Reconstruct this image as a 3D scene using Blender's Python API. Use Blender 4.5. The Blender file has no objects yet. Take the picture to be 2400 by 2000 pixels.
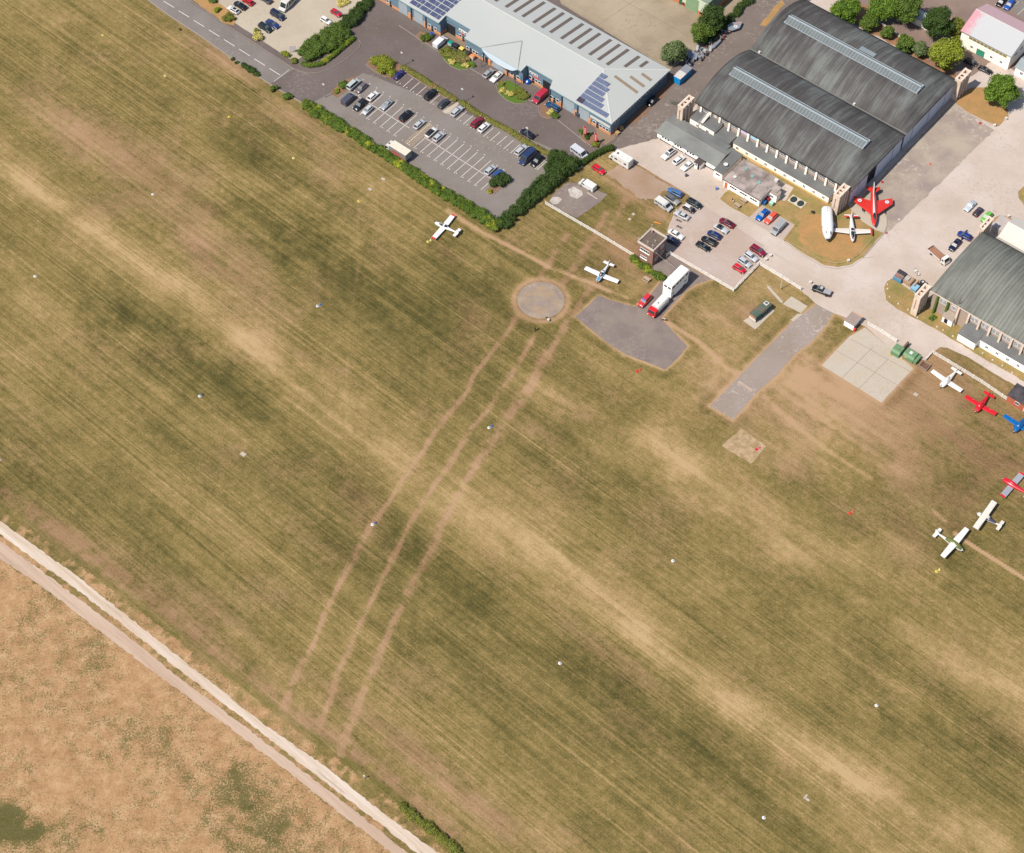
import bpy, math, random
import numpy as np
from mathutils import Vector, Matrix
SC = bpy.context.scene
COL = SC.collection
# ---------------------------------------------------------------- camera, world, sun, exposure
FPX = 4500.0; TH = math.radians(55.0); CH = 395.0; CY = -CH / math.tan(TH)
cam_d = bpy.data.cameras.new("camera"); cam = bpy.data.objects.new("camera", cam_d); COL.objects.link(cam)
cam_d.sensor_width = 36.0; cam_d.lens = FPX / 2400.0 * 36.0; cam_d.clip_start = 1.0; cam_d.clip_end = 9000.0
cam.location = (0.0, CY, CH); cam.rotation_euler = (math.radians(35.0), 0.0, 0.0)
SC.camera = cam
SC.view_settings.view_transform = 'Standard'; SC.view_settings.look = 'None'
SC.view_settings.gamma = 1.0; SC.view_settings.use_curve_mapping = False
SC.view_settings.exposure = 0.68
SUN_EL = math.radians(54.0); SUN_AZ = math.radians(215.0)      # azimuth of the sun, counter-clockwise from +X
sdir = Vector((math.cos(SUN_AZ)*math.cos(SUN_EL), math.sin(SUN_AZ)*math.cos(SUN_EL), math.sin(SUN_EL)))
sl = bpy.data.lights.new("sun", 'SUN'); sl.energy = 4.3; sl.angle = math.radians(0.6); sl.color = (1.0, 0.925, 0.83)
so = bpy.data.objects.new("sun", sl); COL.objects.link(so); so.location = (0, 0, 300)
so.rotation_euler = sdir.to_track_quat('Z', 'Y').to_euler()
wd = bpy.data.worlds.new("World"); SC.world = wd; wd.use_nodes = True
nt = wd.node_tree; nt.nodes.clear()
wo = nt.nodes.new('ShaderNodeOutputWorld'); wb = nt.nodes.new('ShaderNodeBackground'); ws = nt.nodes.new('ShaderNodeTexSky')
ws.sky_type = 'NISHITA'; ws.sun_disc = False; ws.sun_elevation = SUN_EL
ws.sun_rotation = math.radians(90.0) - SUN_AZ; ws.altitude = 300; ws.dust_density = 1.6
wb.inputs['Strength'].default_value = 0.095
nt.links.new(ws.outputs[0], wb.inputs[0]); nt.links.new(wb.outputs[0], wo.inputs[0])

# ---------------------------------------------------------------- geometry helpers
def G(px, py, z=0.0):
    """survey point: photograph pixel (2400 wide) -> point on the level plane z, in metres"""
    x = (px-1200.0)/FPX; y = -(py-1000.0)/FPX
    dx, dy, dz = x, math.cos(TH)+y*math.sin(TH), -math.sin(TH)+y*math.cos(TH)
    k = (z-CH)/dz
    return (dx*k, dy*k+CY)
AU = math.radians(-39.4)
CU, SU = math.cos(AU), math.sin(AU)
def heading(x, y, dx, dy):
    a = G(x-dx, y-dy, .7); b = G(x+dx, y+dy, .7)
    return math.atan2(b[1]-a[1], b[0]-a[0])

class MB:
    def __init__(s): s.v = []; s.f = []; s.M = None
    def add(s, vs, fs):
        n = len(s.v)
        if s.M is not None: vs = [tuple(s.M @ Vector(p)) for p in vs]
        s.v += [tuple(p) for p in vs]; s.f += [tuple(i+n for i in f) for f in fs]
        return s
    def box(s, x0, x1, y0, y1, z0, z1):
        return s.add([(x0,y0,z0),(x1,y0,z0),(x1,y1,z0),(x0,y1,z0),(x0,y0,z1),(x1,y0,z1),(x1,y1,z1),(x0,y1,z1)],
                     [(3,2,1,0),(4,5,6,7),(0,1,5,4),(1,2,6,5),(2,3,7,6),(3,0,4,7)])
    def prism(s, poly, z0, z1):
        n = len(poly)
        if sum(poly[i][0]*poly[(i+1)%n][1]-poly[(i+1)%n][0]*poly[i][1] for i in range(n)) < 0: poly = poly[::-1]
        return s.add([(x,y,z0) for x,y in poly]+[(x,y,z1) for x,y in poly],
              [tuple(range(n))[::-1], tuple(range(n,2*n))]+[(i,(i+1)%n,n+(i+1)%n,n+i) for i in range(n)])
    def extr(s, prof, a0, a1, axis='x'):
        """profile in (other, z) swept along axis"""
        n = len(prof)
        if axis == 'x': vs = [(a0,p,z) for p,z in prof]+[(a1,p,z) for p,z in prof]
        else: vs = [(p,a0,z) for p,z in prof]+[(p,a1,z) for p,z in prof]
        return s.add(vs, [tuple(range(n)), tuple(range(n,2*n))[::-1]]+[(i,n+i,n+(i+1)%n,(i+1)%n) for i in range(n)])
    def cyl(s, cx, cy, z0, z1, r, n=10, r2=None):
        r2 = r if r2 is None else r2
        vs = [(cx+r*math.cos(6.2832*i/n), cy+r*math.sin(6.2832*i/n), z0) for i in range(n)]
        vs += [(cx+r2*math.cos(6.2832*i/n), cy+r2*math.sin(6.2832*i/n), z1) for i in range(n)]
        return s.add(vs, [tuple(range(n))[::-1], tuple(range(n,2*n))]+[(i,(i+1)%n,n+(i+1)%n,n+i) for i in range(n)])
    def ycyl(s, cx, cz, y0, y1, r, n=10):
        vs = [(cx+r*math.cos(6.2832*i/n), y, cz+r*math.sin(6.2832*i/n)) for y in (y0,y1) for i in range(n)]
        return s.add(vs, [tuple(range(n)), tuple(range(n,2*n))[::-1]]+[(i,n+i,n+(i+1)%n,(i+1)%n) for i in range(n)])
    def rings(s, rings, cap=True):
        n = len(rings[0]); vs = [p for r in rings for p in r]; fs = []
        for k in range(len(rings)-1):
            for i in range(n):
                a = k*n+i; b = k*n+(i+1)%n
                fs.append((a,b,b+n,a+n))
        if cap: fs += [tuple(range(n))[::-1], tuple(range((len(rings)-1)*n, len(rings)*n))]
        return s.add(vs, fs)
    def tube(s, pts, r, n=5):
        rings = []
        for i, p in enumerate(pts):
            p = Vector(p); a = Vector(pts[max(0,i-1)]); b = Vector(pts[min(len(pts)-1,i+1)])
            d = (b-a).normalized(); u = d.cross(Vector((0,0,1)))
            if u.length < 1e-3: u = Vector((1,0,0))
            u.normalize(); w = u.cross(d); rr = r[i] if isinstance(r,(list,tuple)) else r
            rings.append([tuple(p+(u*math.cos(6.2832*k/n)+w*math.sin(6.2832*k/n))*rr) for k in range(n)])
        return s.rings(rings)
    def mesh(s, name):
        me = bpy.data.meshes.new(name); me.from_pydata(s.v, [], s.f); me.update(); return me
def link(name, me, m=None, parent=None, smooth=False, olink=False):
    o = bpy.data.objects.new(name, me); COL.objects.link(o)
    if me is not None and m is not None:
        if not me.materials: me.materials.append(m)
        if olink: o.material_slots[0].link = 'OBJECT'; o.material_slots[0].material = m
    if parent: o.parent = parent
    if smooth and me is not None:
        me.polygons.foreach_set('use_smooth', [True]*len(me.polygons))
    return o
def obj(name, mb, m, parent=None, smooth=False, label=None):
    o = link(name, mb.mesh(name), m, parent, smooth)
    if label: o['label'] = label
    return o
def tag(o, label, cat, group=None):
    o['label'] = label; o['category'] = cat
    if group: o['group'] = group
    return o
def root(name, loc, rz, label, cat, group=None, z=0.0):
    o = bpy.data.objects.new(name, None); COL.objects.link(o); o.empty_display_size = .5
    o.location = (loc[0], loc[1], z); o.rotation_euler = (0,0,rz)
    return tag(o, label, cat, group)
def struct(name, mb_or_me, m):
    me = mb_or_me if isinstance(mb_or_me, bpy.types.Mesh) else mb_or_me.mesh(name)
    o = link(name, me, m); o['kind'] = 'structure'; return o

# ---------------------------------------------------------------- materials
def lin(c):
    c /= 255.0
    return c/12.92 if c <= .04045 else ((c+.055)/1.055)**2.4
KL = 1.95
def D(r, g, b, k=KL):
    """albedo of a level sunlit surface from the look it has in daylight"""
    return tuple(min(.85, lin(x)/k) for x in (r,g,b))
def new_mat(name):
    m = bpy.data.materials.new(name); m.use_nodes = True
    b = m.node_tree.nodes['Principled BSDF']; return m, m.node_tree, b
def N(nt, t, **kw):
    n = nt.nodes.new(t)
    for k, v in kw.items(): setattr(n, k, v)
    return n
def noise(nt, vec, scale, detail=4, rough=.55, dim='3D'):
    n = N(nt, 'ShaderNodeTexNoise'); n.inputs['Scale'].default_value = scale
    n.inputs['Detail'].default_value = detail; n.inputs['Roughness'].default_value = rough
    nt.links.new(vec, n.inputs['Vector']); return n.outputs['Fac']
def mapping(nt, vec, scale=(1,1,1), rot=(0,0,0), loc=(0,0,0)):
    n = N(nt, 'ShaderNodeMapping'); n.inputs['Scale'].default_value = scale; n.inputs['Rotation'].default_value = rot
    n.inputs['Location'].default_value = loc
    nt.links.new(vec, n.inputs['Vector']); return n.outputs[0]
def ramp(nt, fac, stops):
    n = N(nt, 'ShaderNodeValToRGB'); nt.links.new(fac, n.inputs[0]); e = n.color_ramp.elements
    while len(e) < len(stops): e.new(.5)
    for i, (p, c) in enumerate(stops):
        e[i].position = p; e[i].color = (c[0],c[1],c[2],1) if not isinstance(c,(int,float)) else (c,c,c,1)
    return n.outputs[0]
def math_(nt, op, a, b=None, c=None, clamp=False):
    n = N(nt, 'ShaderNodeMath', operation=op); n.use_clamp = clamp
    for i, x in enumerate((a,b,c)):
        if x is None: continue
        if isinstance(x,(int,float)): n.inputs[i].default_value = x
        else: nt.links.new(x, n.inputs[i])
    return n.outputs[0]
def mixc(nt, fac, a, b, mode='MIX'):
    n = N(nt, 'ShaderNodeMix', data_type='RGBA', blend_type=mode)
    for s, x in ((n.inputs[0],fac),(n.inputs[6],a),(n.inputs[7],b)):
        if isinstance(x,(int,float)): s.default_value = x
        elif isinstance(x,tuple): s.default_value = (x[0],x[1],x[2],1)
        else: nt.links.new(x, s)
    return n.outputs[2]
def pos(nt): return N(nt, 'ShaderNodeNewGeometry').outputs['Position']
MC = {}
def mat(name, c, rough=.85, var=.18, scale=.6, fine=.12, fscale=3.0, c2=None, c2amt=.5, c2scale=.15, metal=0, spec=.3, stretch=None, flecks=None, crack=0):
    """weathered surface: broad patches, fine grain, optional second colour in patches"""
    if name in MC: return MC[name]
    m, nt, b = new_mat(name); p = pos(nt)
    if stretch: p = mapping(nt, mapping(nt, p, rot=(0,0,-stretch[0])), scale=stretch[1])
    col = tuple(c)
    if c2 is not None:
        f = ramp(nt, noise(nt, p, c2scale, 5, .6), [(.5-.18*c2amt-.05,0.0),(.62,1.0)])
        col = mixc(nt, math_(nt,'MULTIPLY',f,c2amt*1.6,clamp=True), col, tuple(c2))
    if flecks:
        f = ramp(nt, math_(nt,'ADD', noise(nt,p,.9,6,.75), math_(nt,'MULTIPLY_ADD', noise(nt,p,.07,3,.5), .5, -.25)), [(.57,0.0),(.66,1.0)])
        col = mixc(nt, math_(nt,'MULTIPLY',f,flecks[0]*1.5,clamp=True), col, tuple(flecks[1]))
    if crack:
        v = N(nt,'ShaderNodeTexVoronoi',feature='DISTANCE_TO_EDGE'); v.inputs['Scale'].default_value = .11
        wv = N(nt,'ShaderNodeVectorMath',operation='ADD'); nz = N(nt,'ShaderNodeTexNoise'); nz.inputs['Scale'].default_value = .5; nt.links.new(p, nz.inputs['Vector'])
        sc_ = N(nt,'ShaderNodeVectorMath',operation='SCALE'); sc_.inputs['Scale'].default_value = 2.2; nt.links.new(nz.outputs['Color'], sc_.inputs[0]); nt.links.new(p, wv.inputs[0]); nt.links.new(sc_.outputs[0], wv.inputs[1]); nt.links.new(wv.outputs[0], v.inputs['Vector'])
        f = ramp(nt, v.outputs['Distance'], [(.004,1.0),(.013,0.0)]); n_ = N(nt,'ShaderNodeVectorMath',operation='SCALE')
        if isinstance(col,tuple): n_.inputs[0].default_value = col
        else: nt.links.new(col, n_.inputs[0])
        nt.links.new(math_(nt,'MULTIPLY_ADD', f, -.45*crack, 1.0), n_.inputs['Scale']); col = n_.outputs[0]
    k = math_(nt,'MULTIPLY_ADD', noise(nt,p,scale,5,.6), var*2.4, 1-var*1.2)
    k2 = math_(nt,'MULTIPLY_ADD', noise(nt,p,fscale,3,.6), fine*2.4, 1-fine*1.2)
    kk = math_(nt,'MULTIPLY',k,k2)
    n = N(nt,'ShaderNodeVectorMath',operation='SCALE')
    if isinstance(col,tuple): n.inputs[0].default_value = col
    else: nt.links.new(col, n.inputs[0])
    nt.links.new(kk, n.inputs['Scale']); nt.links.new(n.outputs[0], b.inputs['Base Color'])
    b.inputs['Roughness'].default_value = rough; b.inputs['Metallic'].default_value = metal
    b.inputs['Specular IOR Level'].default_value = spec
    MC[name] = m; return m
def paint(r, g, b_, rough=.28, var=.03):
    key = 'paint_%d_%d_%d' % (r,g,b_)
    if key in MC: return MC[key]
    m = mat(key, D(r,g,b_,1.75), rough=rough, var=var, scale=1.5, fine=.03, fscale=9, spec=.5)
    m.node_tree.nodes['Principled BSDF'].inputs['Coat Weight'].default_value = .35
    return m
GLASS = mat('dark_glass', (.016,.02,.024), rough=.25, var=.1, spec=.45)
GLASS_L = mat('tinted_glass', (.07,.085,.09), rough=.3, var=.15, spec=.4)
TYRE = mat('tyre_rubber', (.02,.02,.021), rough=.9)
RIM = mat('rim_alloy', (.35,.35,.36), rough=.35, metal=.6)
LAMP_W = mat('headlamp_lens', (.6,.62,.62), rough=.15, spec=.6)
LAMP_R = mat('tail_lamp_lens', (.45,.02,.02), rough=.25)
PLASTIC = mat('black_plastic', (.025,.025,.027), rough=.5)
WHITE = mat('white_paint', D(244,240,232), rough=.6, var=.06, fine=.05)
WHITEP = mat('plain_white_gloss', (.8,.79,.77), rough=.35, var=.04, fine=.03)
STEEL = mat('galvanised_steel', (.32,.34,.35), rough=.45, metal=.5)
TIMBER = mat('weathered_timber', D(165,145,125), var=.2)
FRAMEW = mat('window_frame_white', (.72,.71,.69), rough=.5, var=.05)
# ---------------------------------------------------------------- ground: one sheet to the horizon
rng = np.random.RandomState(7)
def vnoise(x, y, seed):
    r = np.random.RandomState(seed); T = r.rand(256,256)
    xi = np.floor(x).astype(int); yi = np.floor(y).astype(int); fx = x-xi; fy = y-yi
    fx = fx*fx*(3-2*fx); fy = fy*fy*(3-2*fy)
    a = T[xi&255, yi&255]; b = T[(xi+1)&255, yi&255]; c = T[xi&255,(yi+1)&255]; d = T[(xi+1)&255,(yi+1)&255]
    return (a*(1-fx)+b*fx)*(1-fy)+(c*(1-fx)+d*fx)*fy
def fbm(x, y, s, seed, o=4):
    t = 0; amp = .5; tot = 0
    for k in range(o):
        t = t+amp*vnoise(x/s+31.7*k, y/s+17.3*k, seed+k); tot += amp; amp *= .55; s *= .5
    return t/tot-.5
xs = np.arange(-172, 172.01, .55); ys = np.arange(-128, 186.01, .55)
ext = np.array([4,12,30,70,150,320,700,1500,3000.0])
xs = np.concatenate([xs[0]-ext[::-1], xs, xs[-1]+ext]); ys = np.concatenate([ys[0]-ext[::-1], ys, ys[-1]+ext])
X, Y = np.meshgrid(xs, ys)
MOW = math.radians(-41.3)
A_ = X*math.cos(MOW)+Y*math.sin(MOW); B_ = -X*math.sin(MOW)+Y*math.cos(MOW)
def seg_dist(pts):
    """distance to a polyline given as survey pixels; also the fraction along"""
    W = [G(*p) for p in pts]; best = np.full(X.shape, 1e9)
    for (x0,y0),(x1,y1) in zip(W[:-1], W[1:]):
        L2 = (x1-x0)**2+(y1-y0)**2+1e-9
        t = np.clip(((X-x0)*(x1-x0)+(Y-y0)*(y1-y0))/L2, 0, 1)
        best = np.minimum(best, np.hypot(X-x0-t*(x1-x0), Y-y0-t*(y1-y0)))
    return best
def inpoly(pts):
    W = [G(*p) for p in pts]; c = np.zeros(X.shape, bool); n = len(W)
    for i in range(n):
        (x0,y0),(x1,y1) = W[i], W[(i+1)%n]
        if y0 == y1: continue
        c ^= ((y0 > Y) != (y1 > Y)) & (X < (x1-x0)*(Y-y0)/(y1-y0)+x0)
    return c
def sm(d, w0, w1): 
    t = np.clip((w1-d)/(w1-w0), 0, 1); return t*t*(3-2*t)
wob = fbm(X, Y, 6, 91, 3); wob2 = fbm(X, Y, 1.6, 95, 2)
bandn = fbm(A_/2.5, B_, 7, 61, 5)+.5*fbm(A_/12, B_, 1.4, 67, 2)
dry = .53+.50*fbm(A_/3.2, B_, 26, 11, 5)+.34*fbm(X, Y, 9, 23, 5)+.26*fbm(A_/9, B_, 3.2, 37, 3)+.22*fbm(A_/1.6, B_, 3.0, 43, 3)
bare = np.clip(1.1*fbm(X, Y, 12, 51, 5)+.03+.25*fbm(A_/4, B_, 5, 57, 3), 0, 1)*.9
green = np.zeros(X.shape)
def band(pts, w, amt, tgt='dry', wb=.5):
    global dry, bare
    d = seg_dist(pts)*(1+wb*wob)
    k = np.exp(-(d/w)**2)*(1+.9*wob)*amt
    if tgt == 'dry': dry = dry+k*np.clip(.75+1.5*bandn,0,1.8)
    else:
        bare = np.clip(bare+k*np.clip(.9+2.4*wob2+1.2*wob,.15,1.6), 0, 1.2)
        if w < .62: dry = dry+k*.8
def blob(px, py, ra, rb, amt, tgt='dry'):
    global dry, bare, green
    gx, gy = G(px, py); a0 = gx*math.cos(MOW)+gy*math.sin(MOW); b0 = -gx*math.sin(MOW)+gy*math.cos(MOW)
    k = np.exp(-(((A_-a0)/(ra*1.15))**2+((B_-b0)/(rb*1.2))**2))*(1+1.2*wob+.8*wob2)*np.clip(.8+1.4*bandn,0,2)*amt*(.52 if amt < 0 else .8 if tgt == 'dry' else 1)
    if tgt == 'dry': dry = dry+k
    elif tgt == 'green': green = np.clip(green+k, 0, 1)
    else: bare = np.clip(bare+k, 0, 1.2)
# the parched centre line of the strip and its neighbour
band([(-60,330),(60,420),(200,530),(290,585),(420,680),(520,765),(620,830),(700,900),(820,990),(930,1075)], 5.0, .27)
band([(-60,330),(200,530),(520,765),(700,900),(930,1075)], 10, .08)
band([(1080,1170),(1250,1290),(1420,1420),(1560,1520),(1700,1620),(1850,1740),(2000,1840),(2150,1930),(2300,2000)], 6.0, .24)
band([(1080,1170),(1420,1420),(1700,1620),(2000,1840),(2300,2000)], 10, .12)
band([(1250,900),(1420,1000),(1560,1080),(1700,1190),(1850,1280)], 6, .26)
band([(1850,1280),(2050,1400),(2250,1550),(2400,1640)], 6, .24)
band([(1150,1030),(1400,1250),(1600,1400)], 4, .1)
for p in ((120,460,8,3,.3),(235,535,7,3,.35),(375,700,5,3,.2),(340,640,8,3,.3),(590,800,7,3,.3),(1300,1330,9,4,.3),(1450,1440,8,4,.26),(1710,1640,7,4,.35),(1860,1730,9,4,.3),(1990,1820,8,4,.3),(1640,1150,10,6,.2),(1560,1040,9,6,.2),(2160,1500,9,5,.24),(2290,1590,10,5,.2),
          (700,390,7,3,.2),(1000,640,8,4,.12),(1500,800,10,6,.25),(1600,880,9,6,.25),(1960,1050,12,7,.25),(2060,1090,12,8,.2),(1850,940,12,6,.25),(1980,900,9,6,.25),(2250,960,10,7,.2),
          (250,750,18,8,-.34),(420,820,20,7,-.34),(560,290,18,7,-.33),(700,400,22,7,-.3),(640,540,20,9,-.32),(800,600,22,9,-.34),(900,700,22,10,-.3),(1050,780,14,6,-.28),(480,900,16,6,-.12),(700,1000,16,6,-.18),(1160,1430,18,6,-.22),(1030,1250,12,4,-.25),(980,1330,12,4,-.2),(1220,840,9,5,-.14),
          (2130,1230,26,12,-.36),(2000,1500,20,8,-.22),(2120,1480,18,7,-.2),(2330,1180,20,12,-.16),(2030,1640,14,5,-.3),(2330,1750,14,6,-.2),(1700,1750,16,5,-.2),(1500,1650,20,5,-.25),(1300,1560,18,5,-.2),(1200,620,10,6,-.3),(1090,620,12,7,-.22),(1380,620,9,6,-.26),(1440,600,6,4,-.2),(1150,700,12,6,-.22),(30,180,12,6,-.2),(130,100,14,6,-.18),(300,220,18,5,-.2),(2260,1010,18,9,-.08),(2240,860,9,4,-.2),(870,1180,10,3,-.25),(1580,1480,18,6,-.14),(1000,560,13,7,-.24),(60,1120,14,4,-.2),(170,1230,16,3,-.2)):
    blob(*p)
for p in ((170,300,20,7,.4),(330,390,22,7,.45),(480,560,20,5,.42),(250,480,10,3,.2),(80,250,12,5,.3),(540,640,12,4,.35),(560,150,14,4,.5),(480,130,9,3,.35),(680,270,10,3,.45),(720,330,9,3,.35),(760,400,6,3,.3),(860,560,5,3,.2),(1040,590,6,3,.3),(1240,520,6,4,.3),(2250,1000,20,9,.45),(2300,900,16,7,.3),(1900,920,10,6,.25),(2050,1000,14,6,.3),(380,1380,20,2.5,.5),(560,1480,20,2.5,.45),(200,1290,16,2.2,.4),(800,1650,12,2.2,.4),(1000,1790,20,3,.45),(1120,1880,16,3,.4),(820,1180,6,4,.3),(1180,1330,9,3,.25),(1450,1550,16,3,.25),(700,1230,9,4,.3),(1350,1480,18,3,.3),(1500,1700,16,3,.3),(2050,900,6,5,.5),(1930,880,7,5,.3),(1480,600,6,5,.55),(1460,575,5,4,.4),(2110,830,8,3,.3),(780,870,10,4,.25),(1620,1180,10,5,.2),(1340,960,8,4,.35),(1290,1010,6,3,.35),(1240,1010,6,3,.3)):
    blob(*p, tgt='bare')
for p in ((1700,720,45,26,.10),(1950,950,50,26,.12),(1480,820,24,16,.12),(1750,870,20,10,.1)): blob(*p)
blob(1885,870,4.5,4,.5); blob(1885,870,4.5,4,.5,tgt='bare'); blob(1905,820,2,4,.5); blob(1860,895,5,2.5,.45)
blob(2240,970,26,13,-.3); blob(2300,1060,20,12,-.2)
blob(1900,930,50,26,.38,tgt='bare'); blob(2250,960,26,14,.3,tgt='bare')
dry = dry-.02
for p in ((420,800,26,11,-.2),(250,740,16,8,-.14),(330,700,12,5,-.1),(700,470,26,12,-.14),(950,700,20,10,-.1),(2150,1220,22,12,-.15),(2330,1000,16,10,-.12),(620,330,22,7,-.14)): blob(*p)
# wheel tracks and footpaths worn by aircraft and cars
T3 = [(1402,655),(1357,713),(1343,728),(1328,756),(1306,799),(1285,828),(1265,860),(1240,905),(1215,945),(1180,1000),(1130,1065),(1085,1140),(1040,1220),(1010,1290),(975,1350),(935,1430),(905,1500),(880,1560),(845,1640),(815,1710),(800,1765)]
T2 = [(1254,785),(1235,820),(1205,870),(1170,920),(1145,960),(1100,1010),(1060,1080),(1010,1150),(960,1230),(930,1290),(890,1370),(845,1460),(825,1500),(790,1580),(775,1640),(748,1705)]
T1 = [(1212,740),(1195,770),(1150,830),(1110,880),(1095,920),(1060,960),(1020,1010),(985,1070),(940,1130),(910,1180),(870,1230),(840,1290),(795,1370),(760,1440),(735,1510),(700,1570),(664,1658)]
band(T3, .9, 1.0, 'bare', 1.8); band(T3[5:11], 2.6, .3, 'bare'); band(T3, 1.8, .12); band(T2, .66, .95, 'bare', 1.8); band(T1, .66, 1.0, 'bare', 1.8); band(T1, 1.3, .14); band(T2, 1.3, .14)
band([(1328,553),(1307,579),(1292,607),(1278,627),(1268,646)], .9, .8, 'bare'); band([(1391,559),(1367,586),(1354,613),(1337,639),(1321,663)], .9, .8, 'bare')
band([(1420,500),(1391,559)], 1.0, .6, 'bare'); band([(1475,450),(1440,520),(1425,545)], 1.0, .6, 'bare')
band([(1344,648),(1390,666),(1430,684),(1470,698)], .45, .8, 'bare', .3); band([(1280,625),(1344,648)], .4, .5, 'bare', .3)
band([(1050,493),(1090,520),(1130,545),(1190,575),(1250,606),(1285,625)], .6, .75, 'bare', .5)
band([(1564,754),(1640,804),(1700,860),(1740,885)], .5, .6, 'bare', .3); band([(1790,930),(1880,1010),(1960,1070),(2040,1120)], .5, .4, 'bare', .3)
band([(2238,1250),(2262,1268),(2330,1311),(2420,1369)], .34, 1.2, 'bare', .2); band([(2238,1250),(2262,1268),(2330,1311),(2420,1369)], .34, .5); band([(2186,1196),(2215,1222)], .4, .5, 'bare')
band([(840,470),(838,640),(815,800),(812,1000)], .35, .12, 'bare', .3)
band([(600,205),(560,175),(500,125),(430,80)], .4, .3, 'bare')
cx0, cy0_ = G(1268,704); rc = np.hypot(X-cx0, Y-cy0_)
bare = np.clip(bare+.95*np.exp(-((rc-7.0)/.75)**2)*(1+.8*wob), 0, 1.2); dry = dry+.25*np.exp(-((rc-7.3)/.9)**2)
# parched fringe round the paved areas
HARD = [(1349,743),(1404,692),(1430,704),(1490,720),(1512,708),(1545,665),(1556,655),(1519,628),(1528,622),(1563,594),(1580,600),(1625,632),(1668,655),(1628,668),(1602,688),(1548,746),(1611,812),(1590,838),(1559,867),(1520,851),(1465,831),(1418,800)]
STRIP = [(1915,712),(1857,755),(1769,845),(1720,895),(1664,952),(1719,983),(1774,919),(1817,883),(1864,829),(1898,805),(1936,764),(1955,729),(2000,760),(2020,700),(1960,670)]
PAD = [(1926,857),(2066,944),(2140,864),(2112,838),(2027,768),(1990,790)]
for poly in (HARD, STRIP, PAD):
    d = seg_dist(poly+[poly[0]]); k = np.exp(-(d/.55)**2)*(1+1.2*wob); bare = np.clip(bare+.6*k, 0, 1.2); dry = dry+.4*k
    dry = dry-.18*np.exp(-((d-2.0)/1.2)**2)
# dirt where cars pull off beside the motorhome, sandy patch and verge colours
for p in ((1500,420,6,5,.95),(1530,400,7,4,.9),(1470,440,5,3.5,.75),(1545,503,2.6,2.6,1.0),(1435,372,3,2,.3),(1605,440,4,3,.5),(1750,730,4,2,.6),(1770,625,3,3,.3)):
    blob(*p, tgt='bare')
gm = inpoly([(1285,478),(1405,550),(1487,600),(1567,590),(1562,520),(1600,470),(1560,430),(1470,400),(1350,470)]); green = np.where(gm, .25+.6*fbm(X,Y,5,71), green)
dry = np.where(gm, dry*.8, dry)
for p in ((2225,830,4,2,.7),(2250,850,4,1.6,.6),(1720,668,3,2,.7),(2180,970,3,2,.5),(1475,640,6,4,.2)): blob(*p, tgt='green')
for line, w, g in (([(300,0),(395,55),(480,112),(560,165),(640,225)], 1.6, .35),): green = np.clip(green+g*np.exp(-(seg_dist(line)/w)**2)*(1+wob), 0, 1)
# the verge and the unmown stubble field in the lower left
VERGE = [(-60,1150),(0,1190),(60,1235),(200,1335),(350,1450),(500,1560),(650,1680),(800,1790),(950,1910),(1060,2010)]
VD = seg_dist([(-60,1135),(0,1178),(110,1255),(250,1358),(400,1470),(560,1595),(700,1700),(800,1770),(930,1870),(1030,1960),(1080,2010)])
side = inpoly([(-400,880),(-60,1148),(0,1192),(110,1270),(250,1372),(400,1485),(560,1610),(700,1714),(800,1785),(930,1885),(1080,2025),(1400,2600),(-900,2600)])
field = inpoly([(-400,1040),(-60,1270),(0,1310),(120,1400),(260,1500),(400,1600),(560,1720),(700,1830),(800,1915),(900,2010),(1300,2600),(-900,2600)])
gold = np.where(field, 1.0, np.where(side, .60+1.0*wob+1.2*wob2, 0.0))
green = np.clip(green+.50*np.exp(-(VD/1.5)**2)*(1+2*wob+2.6*wob2), 0, 1)
band([(-60,1115),(0,1155),(110,1232),(250,1335),(400,1446),(560,1570),(700,1675),(800,1742),(930,1840),(1060,1950)], 2.6, .55, 'bare'); band([(-60,1115),(0,1155),(250,1335),(560,1570),(800,1742),(1060,1950)], 3, -.12)
fg = .5+.9*fbm(X, Y, 14, 131, 5)+.35*fbm(X, Y, 3, 141, 3)
for (px,py,r,a) in ((12,1925,4,.9),(40,1955,4,.8),(95,1945,2.0,.6),(420,1760,4,.35),(560,1900,8,.5),(520,1850,5,.45),(250,1880,6,.3),(450,1990,9,.4),(430,1840,3,.4),(60,1480,6,.25),(200,1500,8,.2),(300,1680,7,.25),(650,1950,10,.5),(560,1800,5,.4)):
    gx, gy = G(px,py); fg = fg+(a if r <= 5 and px < 110 else a*.45)*np.clip(1+2.5*fbm(X,Y,4,171,4),0,2.5)*np.exp(-(((X-gx)**2+(Y-gy)**2)/r**2))*(1+wob)
fg = fg+.05+.06*np.clip((-(Y+60))/50, 0, 1)
stripe = np.clip(1.0-np.exp(-((np.hypot(X-G(2000,800)[0], Y-G(2000,800)[1])/75)**4))*.75, 0, 1)
stripe = np.where(side, .12, stripe)
ny, nx = X.shape
V = np.stack([X.ravel(), Y.ravel(), np.zeros(X.size)], 1)
idx = np.arange(nx*ny).reshape(ny, nx)
Q = np.stack([idx[:-1,:-1], idx[:-1,1:], idx[1:,1:], idx[1:,:-1]], -1).reshape(-1,4)
def np_mesh(name, V, Q):
    me = bpy.data.meshes.new(name); me.vertices.add(len(V)); me.vertices.foreach_set('co', V.astype(np.float32).ravel())
    k = Q.shape[1]; me.loops.add(len(Q)*k); me.loops.foreach_set('vertex_index', Q.astype(np.int32).ravel())
    me.polygons.add(len(Q)); me.polygons.foreach_set('loop_start', np.arange(0, len(Q)*k, k, dtype=np.int32))
    me.update(calc_edges=True); return me
gme = np_mesh('ground', V, Q)
def attr(me, name, a):
    at = me.attributes.new(name, 'FLOAT', 'POINT'); at.data.foreach_set('value', np.asarray(a, np.float32).ravel())
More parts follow.
